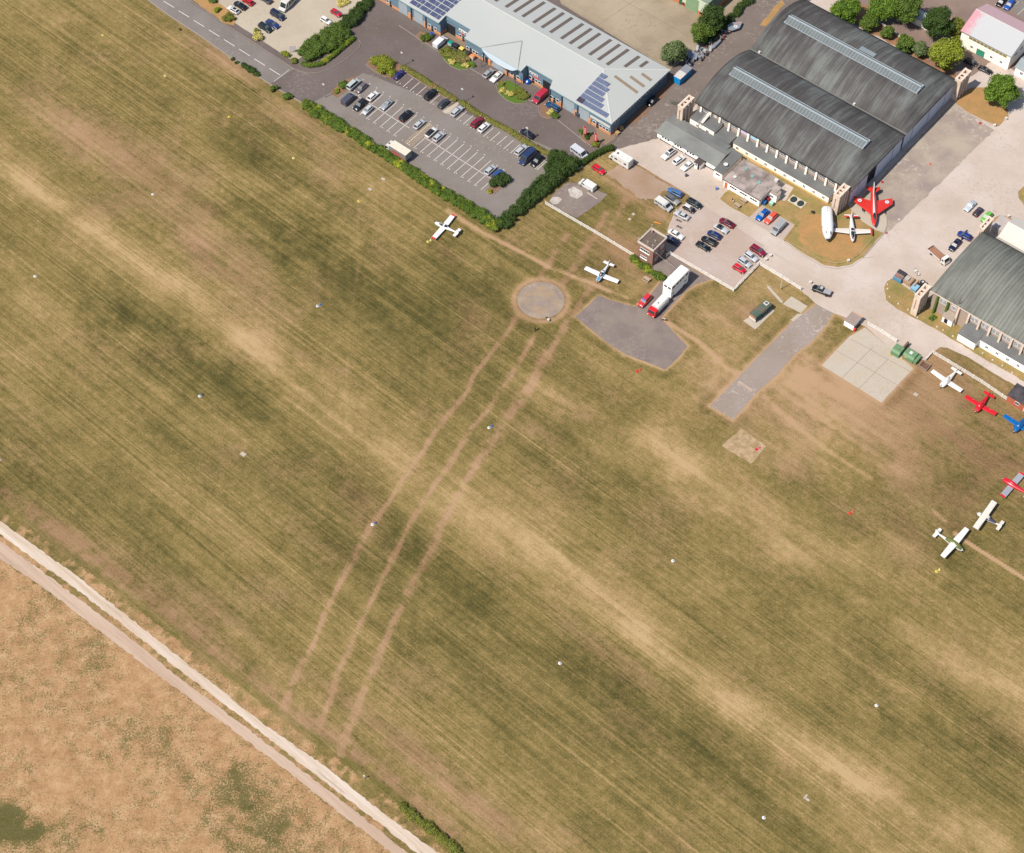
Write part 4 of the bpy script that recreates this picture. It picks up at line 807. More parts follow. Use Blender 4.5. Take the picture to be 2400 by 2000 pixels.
# ---------------------------------------------------------------- aircraft
def fus(r, secs, m, name='fuselage', n=12, flat=.0):
    """secs: (x, half width, z bottom, z top)"""
    rg = []
    for x, w, z0, z1 in secs:
        c_ = (z0+z1)/2; h = (z1-z0)/2
        rg.append([(x, w*math.copysign(abs(math.cos(a))**.8, math.cos(a)), c_+h*math.copysign(abs(math.sin(a))**.8, math.sin(a))) for a in [6.2832*(k+.5)/n for k in range(n)]])
    return obj(name, MB().rings([q[::-1] for q in rg]), m, r, True)
def airfoil(mb, p0, p1, c0, c1, t0, t1):
    """p: leading edge point, c: chord back along -x"""
    rg = []
    for p, c_, t in ((p0,c0,t0),(p1,c1,t1)):
        rg.append([(p[0],p[1],p[2]),(p[0]-.2*c_,p[1],p[2]+t*.55),(p[0]-.6*c_,p[1],p[2]+t*.4),(p[0]-c_,p[1],p[2]),(p[0]-.5*c_,p[1],p[2]-t*.45),(p[0]-.1*c_,p[1],p[2]-t*.35)])
    if p1[1] > p0[1]: rg = [q[::-1] for q in rg]
    return mb.rings(rg)
def light_plane(nose, tail, label, body, wing, span=9.6, L=7.4, high=False, tip=None, stripe=None, cowl=None, chord=1.55, taper=.85, sweep=.1, canopy=GLASS, covered=False, tailwheel=False, top=None, tailcol=None, rear=None):
    z = 1.0
    a = G(nose[0],nose[1],z); b2 = G(tail[0],tail[1],z+.2); h = math.atan2(a[1]-b2[1], a[0]-b2[0])
    cxx, cyy = a[0]-math.cos(h)*L*.32, a[1]-math.sin(h)*L*.32
    r = root('light_aircraft', (cxx,cyy), h, label, 'aeroplane', 'light aircraft parked on the grass', .0); k = L/7.4
    bm, wm = paint(*body), paint(*wing)
    q = 1.4 if covered else 1.12
    f = fus(r, [(2.35*k,.16*q,.85,1.15),(2.25*k,.38*q,.7,1.3),(1.6*k,.52*q,.6,1.42),(.8*k,.56*q,.55,1.6),(0,.56*q,.55,1.62),(-1.2*k,.48*q,.62,1.5),(-2.6*k,.3*q,.8,1.36),(-4.2*k,.14*q,.95,1.28),(-4.9*k,.05,1.05,1.25)], bm)
    if cowl: fus(r, [(2.37*k,.18,.84,1.17),(2.2*k,.42,.68,1.34),(1.55*k,.545,.58,1.47),(1.0*k,.565,.56,1.54)], paint(*cowl), 'engine_cowling')
    if top: fus(r, [(2.1*k,.42,1.0,1.5),(1.2*k,.6,1.0,1.9),(.6*k,.62,1.0,2.2),(-.6*k,.6,1.0,2.22),(-1.4*k,.5,1.0,1.9),(-2.1*k,.36,1.0,1.55)], paint(*top), 'cabin_top')
    if rear: fus(r, [(-.6*k,.6,.7,1.75),(-1.4*k,.5,.75,1.62),(-2.8*k,.3,.85,1.42),(-3.3*k,.22,.9,1.36)], paint(*rear), 'rear_fuselage')
    wz = 1.95 if high else .72
    if high and not top: obj('cabin', MB().rings([[(1.25,-.5,1.3),(1.25,.5,1.3),(-1.3,.45,1.3),(-1.3,-.45,1.3)],[(.7,-.45,1.95),(.7,.45,1.95),(-.7,.4,1.95),(-.7,-.4,1.95)]]), bm, r)
    cz = 1.0 if high else .55
    for s in (1,-1):
        mb = MB(); airfoil(mb, (cz,s*(0 if high else .4),wz), (cz-sweep,s*span/2,wz+.12*(0 if high else 2)), chord, chord*taper, .2, .14); w_ = obj('wing', mb, wm, r)
        if tip:
            e = .45; mb = MB(); airfoil(mb, (cz-sweep*.9+.02,s*(span/2-e),wz+.22*(0 if high else 1)+.01), (cz-sweep+.02-.1,s*(span/2+.04),wz+.25*(0 if high else 1)+.01), chord*taper+.06, chord*taper*.85, .2, .15); obj('wing_tip', mb, paint(*tip), w_)
        obj('aileron_line', MB().box(cz-chord*taper*.9, cz-chord*taper*.86, *sorted((s*span*.25,s*span*.46)), wz+.11 if not high else wz+.055, wz+.165 if not high else wz+.07), mat('panel_line',(.3,.3,.3)), w_)
        mb = MB(); airfoil(mb, (-3.95*k,0,1.2), (-4.05*k,s*1.55,1.22), .95, .8, .08, .05); obj('tailplane', mb, paint(*(tailcol or wing)), r)
        if not tailwheel or True: obj('wheel', MB().ycyl(.1 if not tailwheel else .9, .2, *sorted((s*1.0,s*1.14)), .2, 10), TYRE, r); obj('undercarriage_leg', MB().tube([(.1 if not tailwheel else .9,s*.5,.7),(.1 if not tailwheel else .9,s*1.05,.22)], .05), STEEL, r)
        if high: obj('wing_strut', MB().tube([(.2,s*.5,.75),(.3,s*span*.27,1.88)], .04), bm, r)
    if not tailwheel: obj('wheel', MB().ycyl(1.75*k,.18,-.06,.06,.18,10), TYRE, r)
    else: obj('wheel', MB().ycyl(-4.5*k,.1,-.04,.04,.1,8), TYRE, r)
    obj('fin', MB().extr([(-3.7*k,1.2),(-4.35*k,2.15),(-4.95*k,2.15),(-4.95*k,1.15)], -.05, .05, 'y'), paint(*(tailcol or body)), r)
    if not high:
        if covered: fus(r, [(1.1,.3,1.3,1.58),(.6,.45,1.3,1.92),(-.3,.45,1.3,1.98),(-1.4,.2,1.3,1.5)], bm, 'canopy_cover')
        else: fus(r, [(1.05,.28,1.3,1.55),(.55,.46,1.3,1.9),(-.2,.47,1.3,1.95),(-1.0,.36,1.3,1.75),(-1.5,.15,1.3,1.5)], canopy, 'canopy'); obj('canopy_frame', MB().box(.5,.6,-.3,.3,1.86,1.95).box(-.5,.5,-.04,.04,1.9,1.99).box(-.75,-.35,-.42,.42,1.6,1.965), bm, r)
    else: obj('windscreen', MB().rings([[(1.28,-.42,1.36),(1.28,.42,1.36),(1.22,.42,1.33),(1.22,-.42,1.33)],[(.98,-.40,1.74),(.98,.40,1.74),(.9,.4,1.72),(.9,-.4,1.72)]]), GLASS, r)
    obj('propeller', MB().box(2.42*k,2.47*k,-.06,.06,.1,1.9), PLASTIC, r); obj('spinner', MB().rings([[(2.36*k,.16*math.cos(a_),1.0+.16*math.sin(a_)) for a_ in [.785*q for q in range(8)]],[(2.6*k,.04*math.cos(a_),1.0+.04*math.sin(a_)) for a_ in [.785*q for q in range(8)]]]), paint(230,230,226), r)
    if stripe: 
        for s in (1,-1): obj('side_stripe', MB().box(-3.2*k,1.2*k,*sorted((s*.02,s*.02+s*.02)),0,.01) if False else MB().rings([[(1.5*k,s*.53,1.0),(1.5*k,s*.53,1.15)],[(0,s*.575,1.0),(0,s*.575,1.2)],[(-1.4*k,s*.46,1.02),(-1.4*k,s*.46,1.2)],[(-3.6*k,s*.21,1.08),(-3.6*k,s*.21,1.2)]], cap=False), paint(*stripe), r)
    return r
light_plane((1020,522),(1079,549),'white low-wing aeroplane with red wing tips beside the long hedge',(240,240,236),(246,246,244),tip=(232,64,52),stripe=(220,60,50),span=10.0,L=7.6)
light_plane((1400,659),(1429,615),'white low-wing aeroplane with light blue nose below the brick tower',(236,240,244),(248,248,248),cowl=(92,170,216),stripe=(92,170,216),span=9.9,L=7.2)
light_plane((2205.5,906),(2240,871),'all-white aeroplane under a canopy cover beside the long white fence',(244,242,236),(248,246,240),span=9.3,L=7.2,covered=True)
light_plane((2287,964),(2318,925),'bright red low-wing aeroplane between the white one and the blue one',(224,30,40),(230,36,44),span=8.9,L=7.0,covered=True,taper=.95,chord=1.4)
light_plane((2377,1011),(2412,971),'blue low-wing aeroplane cut off by the right edge of the picture',(8,104,176),(10,112,190),span=9.3,L=7.2,covered=True,taper=.8)
light_plane((2351,1122),(2412,1160),'red aeroplane with grey wings and red wing tips at the right edge',(226,34,52),(172,174,184),span=9.0,L=7.6,tip=(230,40,48),covered=True,taper=.97,tailcol=(176,178,188))
light_plane((2291,1203),(2339,1229),'small white high-wing aeroplane with dark grey rear fuselage',(232,230,224),(240,236,224),span=9.6,L=6.6,high=True,taper=1.0,sweep=0,chord=1.45,tailwheel=True,tailcol=(234,230,218),rear=(74,76,96))
light_plane((2256,1290),(2192,1246),'white high-wing aeroplane with olive green cabin, beside the yellow markers',(240,240,234),(250,250,246),span=10.6,L=8.0,high=True,top=(118,128,66),tailcol=(246,246,240),taper=.72,chord=1.7,sweep=.25)
# the swept-wing red jet
a = G(2048.5,530,1.6); b2 = G(2046,440,1.8); h = math.atan2(a[1]-b2[1],a[0]-b2[0]); Lj = math.hypot(a[0]-b2[0],a[1]-b2[1]); ctr = ((a[0]+b2[0])/2,(a[1]+b2[1])/2)
r = root('jet_fighter', ctr, h, 'red swept-wing jet with white spine and roundels on its wings', 'jet aircraft', z=Z4+.05); RED = paint(226,58,46); jw = paint(240,236,232)
k = Lj/13.6
fus(r, [(6.9*k,.05,1.45,1.6),(6.2*k,.42,1.1,1.9),(5.0*k,.68,.9,2.15),(3.0*k,.88,.85,2.3),(0,.92,.8,2.34),(-3*k,.8,.9,2.28),(-5.5*k,.55,1.1,2.1),(-6.9*k,.4,1.2,1.95)], RED, n=16)
fus(r, [(5.0*k,.1,1.9,2.15),(3.4*k,.34,2.0,2.48),(1.5*k,.3,2.0,2.5),(-2*k,.2,2.0,2.42),(-6.0*k,.14,1.9,2.2)], jw, 'white_spine')
fus(r, [(5.1*k,.1,1.95,2.2),(4.6*k,.28,2.0,2.55),(3.7*k,.32,2.0,2.68),(3.0*k,.26,2.0,2.55)], GLASS, 'canopy')
fus(r, [(7.0*k,.03,1.5,1.58),(6.4*k,.27,1.22,1.8),(5.9*k,.5,1.0,1.97)], RED, 'nose_cone')
for s in (1,-1):
    mb = MB(); airfoil(mb, (3.1*k,s*.5,1.5), (-1.45*k,s*5.25,1.45), 5.2*k, 2.1*k, .32, .12); w_ = obj('wing', mb, RED, r)
    yy = s*3.7
    for rad, col, dz in ((.62,(60,80,150),.0),(.56,(244,244,244),.012),(.2,(190,40,40),.024)): obj('roundel', MB().cyl(-1.9*k,yy,1.62+dz,1.635+dz,rad,20), paint(*col), w_)
    mb = MB(); airfoil(mb, (-4.5*k,s*.25,1.95), (-5.9*k,s*1.85,1.98), 1.9*k, 1.1*k, .12, .06); obj('tailplane', mb, RED, r)
    obj('undercarriage_leg', MB().tube([(.2,s*2.2,1.4),(.2,s*2.2,.3)], .07), STEEL, r); obj('wheel', MB().ycyl(.2,.36,*sorted((s*2.1,s*2.3)),.36,12), TYRE, r)
    obj('drop_tank', MB().tube([(1.6,s*2.9,1.1),(1.0,s*2.9,1.08),(-.8,s*2.9,1.08),(-1.6,s*2.9,1.1)], [.05,.2,.2,.04], 8), PLASTIC, w_)
obj('fin', MB().extr([(-3.6*k,2.1),(-5.7*k,3.9),(-6.8*k,3.9),(-6.8*k,2.0)], -.08, .08, 'y'), jw, r)
obj('wheel', MB().ycyl(4.6*k,.3,-.1,.1,.3,12), TYRE, r); obj('undercarriage_leg', MB().tube([(4.6*k,0,1.2),(4.6*k,0,.3)], .06), STEEL, r)
# the straight-wing trainer, white and red
a = G(1999,566,1.4); b2 = G(1994.5,503,1.4); h = math.atan2(a[1]-b2[1],a[0]-b2[0]); Lt = math.hypot(a[0]-b2[0],a[1]-b2[1]); ctr = ((a[0]+b2[0])/2,(a[1]+b2[1])/2); k = Lt/10.2
r = root('jet_trainer', ctr, h, 'white straight-wing jet trainer with red lower sides between the airliner nose and the red jet', 'jet aircraft', z=Z4+.05)
fus(r, [(5.0*k,.1,.95,1.15),(4.5*k,.42,.75,1.45),(3.0*k,.68,.7,1.7),(0,.7,.7,1.75),(-3*k,.42,.9,1.6),(-5.0*k,.2,1.1,1.5)], paint(244,242,240), n=14)
fus(r, [(4.9*k,.2,.8,1.05),(4.4*k,.47,.65,1.18),(2.5*k,.80,.62,1.25),(.2*k,.74,.64,1.2)], RED, 'red_belly')
fus(r, [(4.1*k,.2,1.3,1.55),(3.3*k,.42,1.4,1.98),(1.7*k,.44,1.4,2.15),(.6*k,.35,1.4,1.95)], GLASS, 'canopy'); obj('canopy_frame', MB().box(1.8*k,2.05*k,-.46,.46,1.6,2.16), WHITE, r); obj('anti_glare_nose', MB().box(3.9*k,4.5*k,-.14,.14,1.42,1.56), PLASTIC, r)
for s in (1,-1):
    mb = MB(); airfoil(mb, (2.0*k,s*.4,.9), (1.6*k,s*5.1,1.15), 2.1*k, 1.35*k, .25, .16); w_ = obj('wing', mb, paint(240,232,224), r)
    obj('tip_tank', MB().tube([(2.6*k,s*5.2,1.15),(1.9*k,s*5.2,1.15),(0,s*5.2,1.15),(-.7*k,s*5.2,1.15)], [.05,.26,.26,.04], 8), RED, w_)
    mb = MB(); airfoil(mb, (-3.9*k,s*.1,1.35), (-4.1*k,s*1.9,1.4), 1.1*k, .8*k, .1, .06); tp_ = obj('tailplane', mb, paint(240,238,234), r); mb = MB(); airfoil(mb, (-3.87*k,s*.5,1.43), (-3.97*k,s*1.95,1.46), .55*k, .5*k, .04, .03); obj('red_leading_edge', mb, RED, tp_)
    obj('wheel', MB().ycyl(.6*k,.25,*sorted((s*1.6,s*1.75)),.25,10), TYRE, r); obj('undercarriage_leg', MB().tube([(.6*k,s*1.6,.9),(.6*k,s*1.6,.25)], .05), STEEL, r)
obj('wheel', MB().ycyl(3.6*k,.22,-.07,.07,.22,10), TYRE, r); obj('fin', MB().extr([(-3.4*k,1.5),(-4.5*k,2.9),(-5.1*k,2.9),(-5.1*k,1.3)], -.07, .07, 'y'), paint(240,238,234), r)
# airliner nose section
a = G(1941,562,1.6); b2 = G(1936.5,492,1.6); h = math.atan2(a[1]-b2[1],a[0]-b2[0]); La = math.hypot(a[0]-b2[0],a[1]-b2[1]); ctr = ((a[0]+b2[0])/2,(a[1]+b2[1])/2); k = La/10.5
r = root('airliner_nose', ctr, h, 'white front section of an airliner standing alone on dead grass', 'airliner section', z=Z4+.02)
fus(r, [(5.1*k,.25,.9,1.7),(4.8*k,.62,.65,2.2),(4.1*k,1.05,.5,2.75),(3.0*k,1.42,.4,3.25),(1.2*k,1.62,.3,3.5),(-2*k,1.62,.3,3.5),(-4.4*k,1.55,.35,3.45),(-5.0*k,1.4,.5,3.3),(-5.3*k,1.05,.9,2.9)], paint(246,246,246), n=20)
obj('windscreen', MB().extr([(3.62*k,2.86),(4.28*k,2.5),(4.28*k,2.56),(3.62*k,2.95)], -.75, .75, 'y'), GLASS_L, r); obj('radar_bay', MB().rings([[(5.0*k,.5*math.cos(q),1.3+.5*math.sin(q)) for q in [.628*j for j in range(10)]],[(5.35*k,.25*math.cos(q),1.2+.25*math.sin(q)) for q in [.628*j for j in range(10)]]]), PLASTIC, r)
for x_ in (-3.2*k,-4.1*k): obj('roof_vent', MB().cyl(x_,0,3.5,3.6,.1,8), PLASTIC, r)
for y_ in (-.9,.9): obj('support_cradle', MB().box(-3.2,-2.8,y_-.3,y_+.3,0,.8).box(1.8,2.2,y_-.3,y_+.3,0,.8), STEEL, r)
for j in range(7):
    for s in (1,-1): obj('cabin_window', MB().box(-4.2+j*.95,-3.9+j*.95,*sorted((s*1.5,s*1.6)),2.1,2.5), GLASS, r)
obj('access_steps', MB().box(-1.2,-.2,1.7,2.6,0,.6).box(-1.2,-.2,1.7,2.2,.6,1.2), STEEL, r)
# ---------------------------------------------------------------- buildings (all square to the site grid)
def streaks(name, c1, c2, c3, amt=.6):
    """weathered sheet roofing with run-off streaks down the slope (across the grid y axis)"""
    m, nt, b = new_mat(name); p = mapping(nt, pos(nt), rot=(0,0,-AU))
    a = noise(nt, mapping(nt, p, scale=(.75,.05,.05)), 1, 5, .7); c_ = noise(nt, mapping(nt, p, scale=(2.6,.12,.1)), 1, 3, .6); e = noise(nt, p, .07, 4, .6)
    f = math_(nt,'ADD', math_(nt,'MULTIPLY',a,.55), math_(nt,'ADD', math_(nt,'MULTIPLY',c_,.25), math_(nt,'MULTIPLY',e,.45)))
    col = ramp(nt, f, [(.62-.2*amt,c1),(.62,c2),(.62+.16*amt,c3)])
    k = math_(nt,'MULTIPLY_ADD', noise(nt,p,2.5,3), .2, .9)
    n = N(nt,'ShaderNodeVectorMath',operation='SCALE'); nt.links.new(col, n.inputs[0]); nt.links.new(k, n.inputs['Scale']); nt.links.new(n.outputs[0], b.inputs['Base Color'])
    b.inputs['Roughness'].default_value = .75; b.inputs['Specular IOR Level'].default_value = .25; return m
ROOF_A = streaks('old_hangar_roof', D(70,66,65), D(96,94,92), D(128,132,128), .8)
ROOF_B = streaks('grey_hangar_roof', D(102,104,98), D(126,128,120), D(144,146,138), .6)
FELT = mat('grey_roof_felt', D(130,132,130), var=.08, scale=.25, fine=.06, c2=D(110,110,110), c2amt=.4, c2scale=.2)
CREAM = mat('cream_render', (.82,.77,.66), var=.06, scale=.4, c2=(.68,.56,.40), c2amt=.15, c2scale=.35)
WREND = mat('white_render', (.84,.80,.74), var=.06)
BRICKG = mat('pale_brick', D(176,158,144,1.5), var=.12, fine=.16, fscale=6)
BRICK = mat('red_brick', (.21,.115,.085), var=.1, fine=.18, fscale=7)
OBRICK = mat('orange_brick', D(224,158,110,1.6), var=.08, fine=.14, fscale=7)
CONCW = mat('weathered_concrete', (.56,.45,.36), var=.12, scale=.5, c2=(.36,.28,.22), c2amt=.4, c2scale=.5)
STEELB = mat('blue_grey_cladding', D(116,140,156,1.6), var=.05, rough=.5); CLADL = mat('light_cladding', D(196,208,214,1.5), var=.05, rough=.5); TEAL = mat('teal_trim', D(120,160,168,1.5), rough=.5, var=.04)
DOORM = mat('hangar_door_panel', D(176,180,190,1.0), var=.08, rough=.6); DARK = mat('dark_opening', (.012,.012,.014))
def window(parent, axis, at_, a0, a1, z0, z1, out=1, bars=(3,2), fm=None, name='window'):
    """frame standing 4 cm proud, panes recessed behind its bars; axis 'y': wall facing -y/+y at y=at_"""
    f = MB(); g = MB(); o = out
    def bx(mb, p0,p1,q0,q1,d0,d1):
        d0, d1 = sorted((at_+o*d0, at_+o*d1))
        if axis == 'y': mb.box(p0,p1,d0,d1,q0,q1)
        else: mb.box(d0,d1,p0,p1,q0,q1)
    t = .08
    bx(f,a0,a1,z0,z0+t,.0,.06); bx(f,a0,a1,z1-t,z1,.0,.06); bx(f,a0,a0+t,z0+t,z1-t,.0,.058); bx(f,a1-t,a1,z0+t,z1-t,.0,.058)
    for i in range(1, bars[0]): x = a0+(a1-a0)*i/bars[0]; bx(f,x-.03,x+.03,z0+t,z1-t,.0,.05)
    for i in range(1, bars[1]): z = z0+(z1-z0)*i/bars[1]; bx(f,a0+t,a1-t,z-.03,z+.03,.0,.045)
    fo = obj(name, f, fm or FRAMEW, parent); bx(g,a0+t*.5,a1-t*.5,z0+t*.5,z1-t*.5,.004,.03); obj('pane', g, GLASS, fo); return fo
def vault(y0, y1, ze, rise, n=16, t=.22):
    up = []; 
    for i in range(n+1):
        s = i/n; y = y0+(y1-y0)*s; up.append((y, ze+rise*(1-(2*s-1)**2)**1.0 if rise else ze))
    return up
def hangar_roof(r, xs_, y0, y1, ze, m, name='roof'):
    """xs_: (x, rise) stations; the curve sinks to a low hip over the doors"""
    rg = []
    for x, ri in xs_:
        up = vault(y0, y1, ze, ri); rg.append([(x,y,z) for y, z in up]+[(x,y,z-.25) for y, z in up[::-1]])
    return obj(name, MB().rings(rg), m, r, True)
def smst(t): t = min(1,max(0,t)); return t*t*(3-2*t)
def gantry(O, x0, x1, y0, y1, label, h=8.0, n=4, flip=False):
    r = root('door_gantry', (O[0]+x0*CU-y0*SU, O[1]+x0*SU+y0*CU), AU, label, 'buttress', 'concrete door gantries', 0); L = y1-y0; w = x1-x0
    for i in range(n):
        y = i*(L-.5)/(n-1); mb = MB()
        q_ = w*.36; mb.box(0,q_,y,y+.5,0,h-.3).box(w-q_,w,y,y+.5,0,h-.3).box(q_,w-q_,y,y+.5,h-1.6,h-.3).box(q_,w-q_,y,y+.5,0,2.2).box(q_,w-q_,y+.3,y+.45,2.2,h-1.6)
        obj('concrete_frame', mb, CONCW, r)
    obj('top_beam', MB().box(-.1,.5,-.1,L+.1,h-.3,h), CONCW, r); obj('top_beam', MB().box(w-.5,w+.1,-.1,L+.1,h-.3,h), CONCW, r)
    obj('top_crosspiece', MB().box(.5,w-.5,0,.4,h-.25,h-.02).box(.5,w-.5,L*.5,L*.5+.4,h-.25,h-.02).box(.5,w-.5,L-.4,L,h-.25,h-.02), CONCW, r); return r
# --- the big double hangar
O3 = G(1630,240,7); HL, HW, HS = 52.2, 54.0, 27.0
r = root('aircraft_hangar', O3, AU, 'huge double hangar with two dark curved roofs and a long glazed strip along each', 'hangar', 'aircraft hangars')
obj('wall', MB().box(.3,HL-.6,.8,1.1,0,6.75).box(.3,.6,1.1,HW-1,0,6.75).box(.3,HL-.6,HW-1,HW-.7,0,6.75), BRICKG, r)
for k, nm in ((0,'near'),(1,'far')):
    ro = hangar_roof(r, [(-.2,4.1),(20,4.1),(46.6,4.1)]+[(46.6+i*.8, 4.1-3.4*smst(i/7)*.97) for i in range(1,8)]+[(HL+.1,.65)], k*HS+(.05 if k else .0), (k+1)*HS-(.0 if k else .05), 7.0, ROOF_A)
    # end gable under the curve
    up = vault(k*HS+.3,(k+1)*HS-.3,6.7,4.0); g = [(k*HS+.3,6.2)]+up+[((k+1)*HS-.3,6.2)]
    up2 = vault(k*HS+.3,(k+1)*HS-.3,6.7,.6); obj('gable', MB().extr([(k*HS+.3,6.2)]+up2+[((k+1)*HS-.3,6.2)], HL-.75, HL-.4), mat('grey_gable', D(170,182,190,1.3)), r); obj('gable', MB().extr(g, .25, .45), BRICKG, r)
    # glazed strip straddling the crown
    yc = k*HS+HS/2; x0, x1 = 3.0, 47.5; zb = 10.98
    sl_ = obj('roof_light', MB().extr([(yc-2.1,zb-.25),(yc-2.1,zb-.02),(yc,zb+.95),(yc+1.3,zb+.45),(yc+1.3,zb-.25)], x0, x1), mat('roof_light_grey', D(120,134,136,1.9), var=.1), ro)
    mb = MB()
    for i in range(46):
        xa = x0+.25+i*(x1-x0-.4)/46; mb.add([(xa,yc-2.02,zb+.05),(xa+.55,yc-2.02,zb+.05),(xa+.55,yc-.18,zb+.90),(xa,yc-.18,zb+.90)], [(0,1,2,3)])
    obj('glazing', mb, mat('sooty_glass', D(124,130,133,2.0), rough=.3, var=.25, scale=.5), sl_)
    mb = MB()
    for i in range(47):
        xa = x0+.05+i*(x1-x0-.2)/46; mb.add([(xa,yc-2.1,zb+.06),(xa+.09,yc-2.1,zb+.06),(xa+.09,yc-.1,zb+.98),(xa,yc-.1,zb+.98)], [(0,1,2,3)])
    obj('glazing_bars', mb, mat('glazing_bar', D(180,184,186)), sl_)
    obj('ridge_flashing', MB().box(x0-.1,x1+.1,yc-.2,yc+.25,zb+.93,zb+1.03).box(x0-.15,x0+.05,yc-2.15,yc-.2,zb-.1,zb+.12).box(x0-.1,x1+.1,yc-2.25,yc-2.1,zb-.1,zb+.08).box(x1-.1,x1+.2,yc-2.15,yc+1.3,zb-.1,zb+.7).box(x0,x1,yc+1.25,yc+1.42,zb+.4,zb+.5), mat('pale_flashing', D(190,200,206)), sl_)
obj('valley_gutter', MB().box(-.3,HL+.15,HS-.28,HS+.28,6.9,7.12), mat('gutter_pale', D(132,130,124)), r)
for x_,zz in ((2.3,7.5),(34.6,7.5)): obj('gutter_vent', MB().box(x_,x_+.6,HS-.1,HS+.5,7.1,7.7), WHITE, r)
obj('eaves_trim', MB().box(-.2,HL+.1,-.1,.0,6.7,7.02), mat('dark_trim', D(70,66,60)), r)
obj('door_rail', MB().box(HL-.9,HL-.2,.6,HW-.6,6.2,6.7), mat('dark_rail', (.04,.045,.05)), r)
mb = MB(); mb2 = []
for k in range(2):
    for i in range(6):
        if k == 0 and i == 2: continue
        y0 = k*HS+.9+i*4.3; dx = .12*(i%2); obj('hangar_door', MB().box(HL-.8+dx,HL-.62+dx,y0,y0+4.15,.1,6.2), DOORM, r)
obj('door_opening', MB().box(HL-1.4,HL-.85,9.0,14.0,0,6.2), DARK, r)
obj('repair_patch', MB().add([(24.5+i*.01,42.4+.5*j,0) for i in () for j in ()],[]) if False else MB().extr([(42.6,11.08),(44.4,10.92),(44.4,10.98),(42.6,11.14)], 25.5, 30.5), mat('fresh_patch', D(150,162,168)), r)
mb = MB()
for i in range(9):
    xa = 18.5+i*1.35
    pts = [(s, 7+4.1*(1-(2*(s-27)/27-1)**2)+.04) for s in np.linspace(42.5+.4*(i%3), 50.5-.8*(i%2), 7)]
    for (ya,za),(yb,zb_) in zip(pts[:-1],pts[1:]): mb.add([(xa,ya,za),(xa+.09,ya,za),(xa+.09,yb,zb_),(xa,yb,zb_)],[(0,1,2,3)])
obj('sealed_seams', mb, mat('seam_pale', D(136,132,126)), r)
for i in range(15):
    x_ = 1.9+i*3.24; obj('buttress', MB().extr([(.8,3.2),(.8,6.7),(.25,6.7),(-.05,3.2)], x_-.26, x_+.26), CREAM, r)
for i in range(14):
    x_ = 1.9+i*3.24
    if i in (1,): obj('doorway', MB().box(x_+1.0,x_+1.9,.72,.8,4.5,6.5), WHITE, r); continue
    if i in (4,5): obj('boarded_window', MB().box(x_+.45,x_+2.8,.72,.8,4.6,6.4), mat('mauve_board',D(216,200,222,1.4)) if i == 4 else mat('sky_board',D(176,214,232,1.4)), r); continue
    window(r,'y',.8,x_+.5,x_+2.75,4.6,6.45,-1,(5,3))
gantry(O3,-2.6,-.8,-4.8,.4,'concrete door gantry with four tall piers at the near left corner of the double hangar')
gantry(O3,49.4,51.4,-4.6,.2,'concrete door gantry beside the airliner nose section')
gantry(O3,51.6,53.5,53.2,58.6,'concrete door gantry beside the round green tree')
# side range along the hangar
r = root('side_annex', O3, AU, 'long low cream lean-to with grey roof running along the double hangar', 'annex')
obj('wall', MB().box(15.2,47.1,-2.3,.55,0,2.9), CREAM, r); obj('roof', MB().extr([(-2.5,2.95),(.75,3.55),(.75,3.4),(-2.5,2.8)], 15.0, 47.3), FELT, r); obj('plinth', MB().box(15.15,47.12,-2.36,-2.3,0,.7), mat('stained_plinth', D(222,186,130,1.5), var=.2), r)
for i in range(10): window(r,'y',-2.3,16.2+i*3.2,17.1+i*3.2,1.1,2.1,-1,(2,2))
r = root('stair_annex', O3, AU, 'taller cream block with a white outside staircase on its roof, left end of the hangar', 'annex')
obj('wall', MB().box(1.0,9.3,-3.5,.5,0,4.2), CREAM, r); obj('roof', MB().box(.9,9.45,-3.65,.75,4.2,4.35), FELT, r); window(r,'y',-3.5,6.6,7.6,2.4,3.4,-1,(2,2)); window(r,'y',-3.5,3.2,4.0,2.4,3.4,-1,(2,2))
st_ = obj('staircase', MB().extr([(-3.3,4.4),(.6,5.5),(.6,5.65),(-3.3,4.55)], 4.3, 5.2), WHITE, r)
for x_ in (4.3,5.15): obj('handrail', MB().extr([(-3.3,5.25),(.6,6.35),(.6,6.45),(-3.3,5.35)], x_, x_+.05).box(x_,x_+.05,-3.3,-3.22,4.4,5.3).box(x_,x_+.05,-1.4,-1.32,4.9,5.85).box(x_,x_+.05,.5,.6,5.5,6.4), WHITE, st_)
obj('ladder_hoop', MB().box(4.1,4.15,-3.8,-3.2,2.0,5.4).box(4.1,4.9,-3.8,-3.75,5.2,5.28).box(4.1,4.9,-3.8,-3.75,4.6,4.68).box(4.9,4.95,-3.8,-3.7,2.4,5.3), WHITE, st_)
r = root('link_building', O3, AU, 'flat grey roof filling the gap between the long hut and the double hangar', 'annex')
obj('wall', MB().box(9.6,14.5,-4.0,.4,0,3.0).box(5.0,15.3,-6.6,-4.0,0,2.9), BRICKG, r); obj('roof', MB().box(9.5,14.7,-3.95,.6,3.05,3.2).box(4.6,15.5,-6.7,-4.0,3.05,3.16), FELT, r)
r = root('long_hut', O3, AU, 'long white hut with shallow pitched grey roof beside three parked white cars', 'hut')
obj('wall', MB().box(-3.7,16.4,-12.2,-4.4,.55,2.55).extr([(-12.0,2.55),(-8.3,3.45),(-4.6,2.55)], -3.7, 16.4), WREND, r)
obj('base', MB().box(-3.6,16.3,-12.1,-4.5,0,.5), DARK, r)
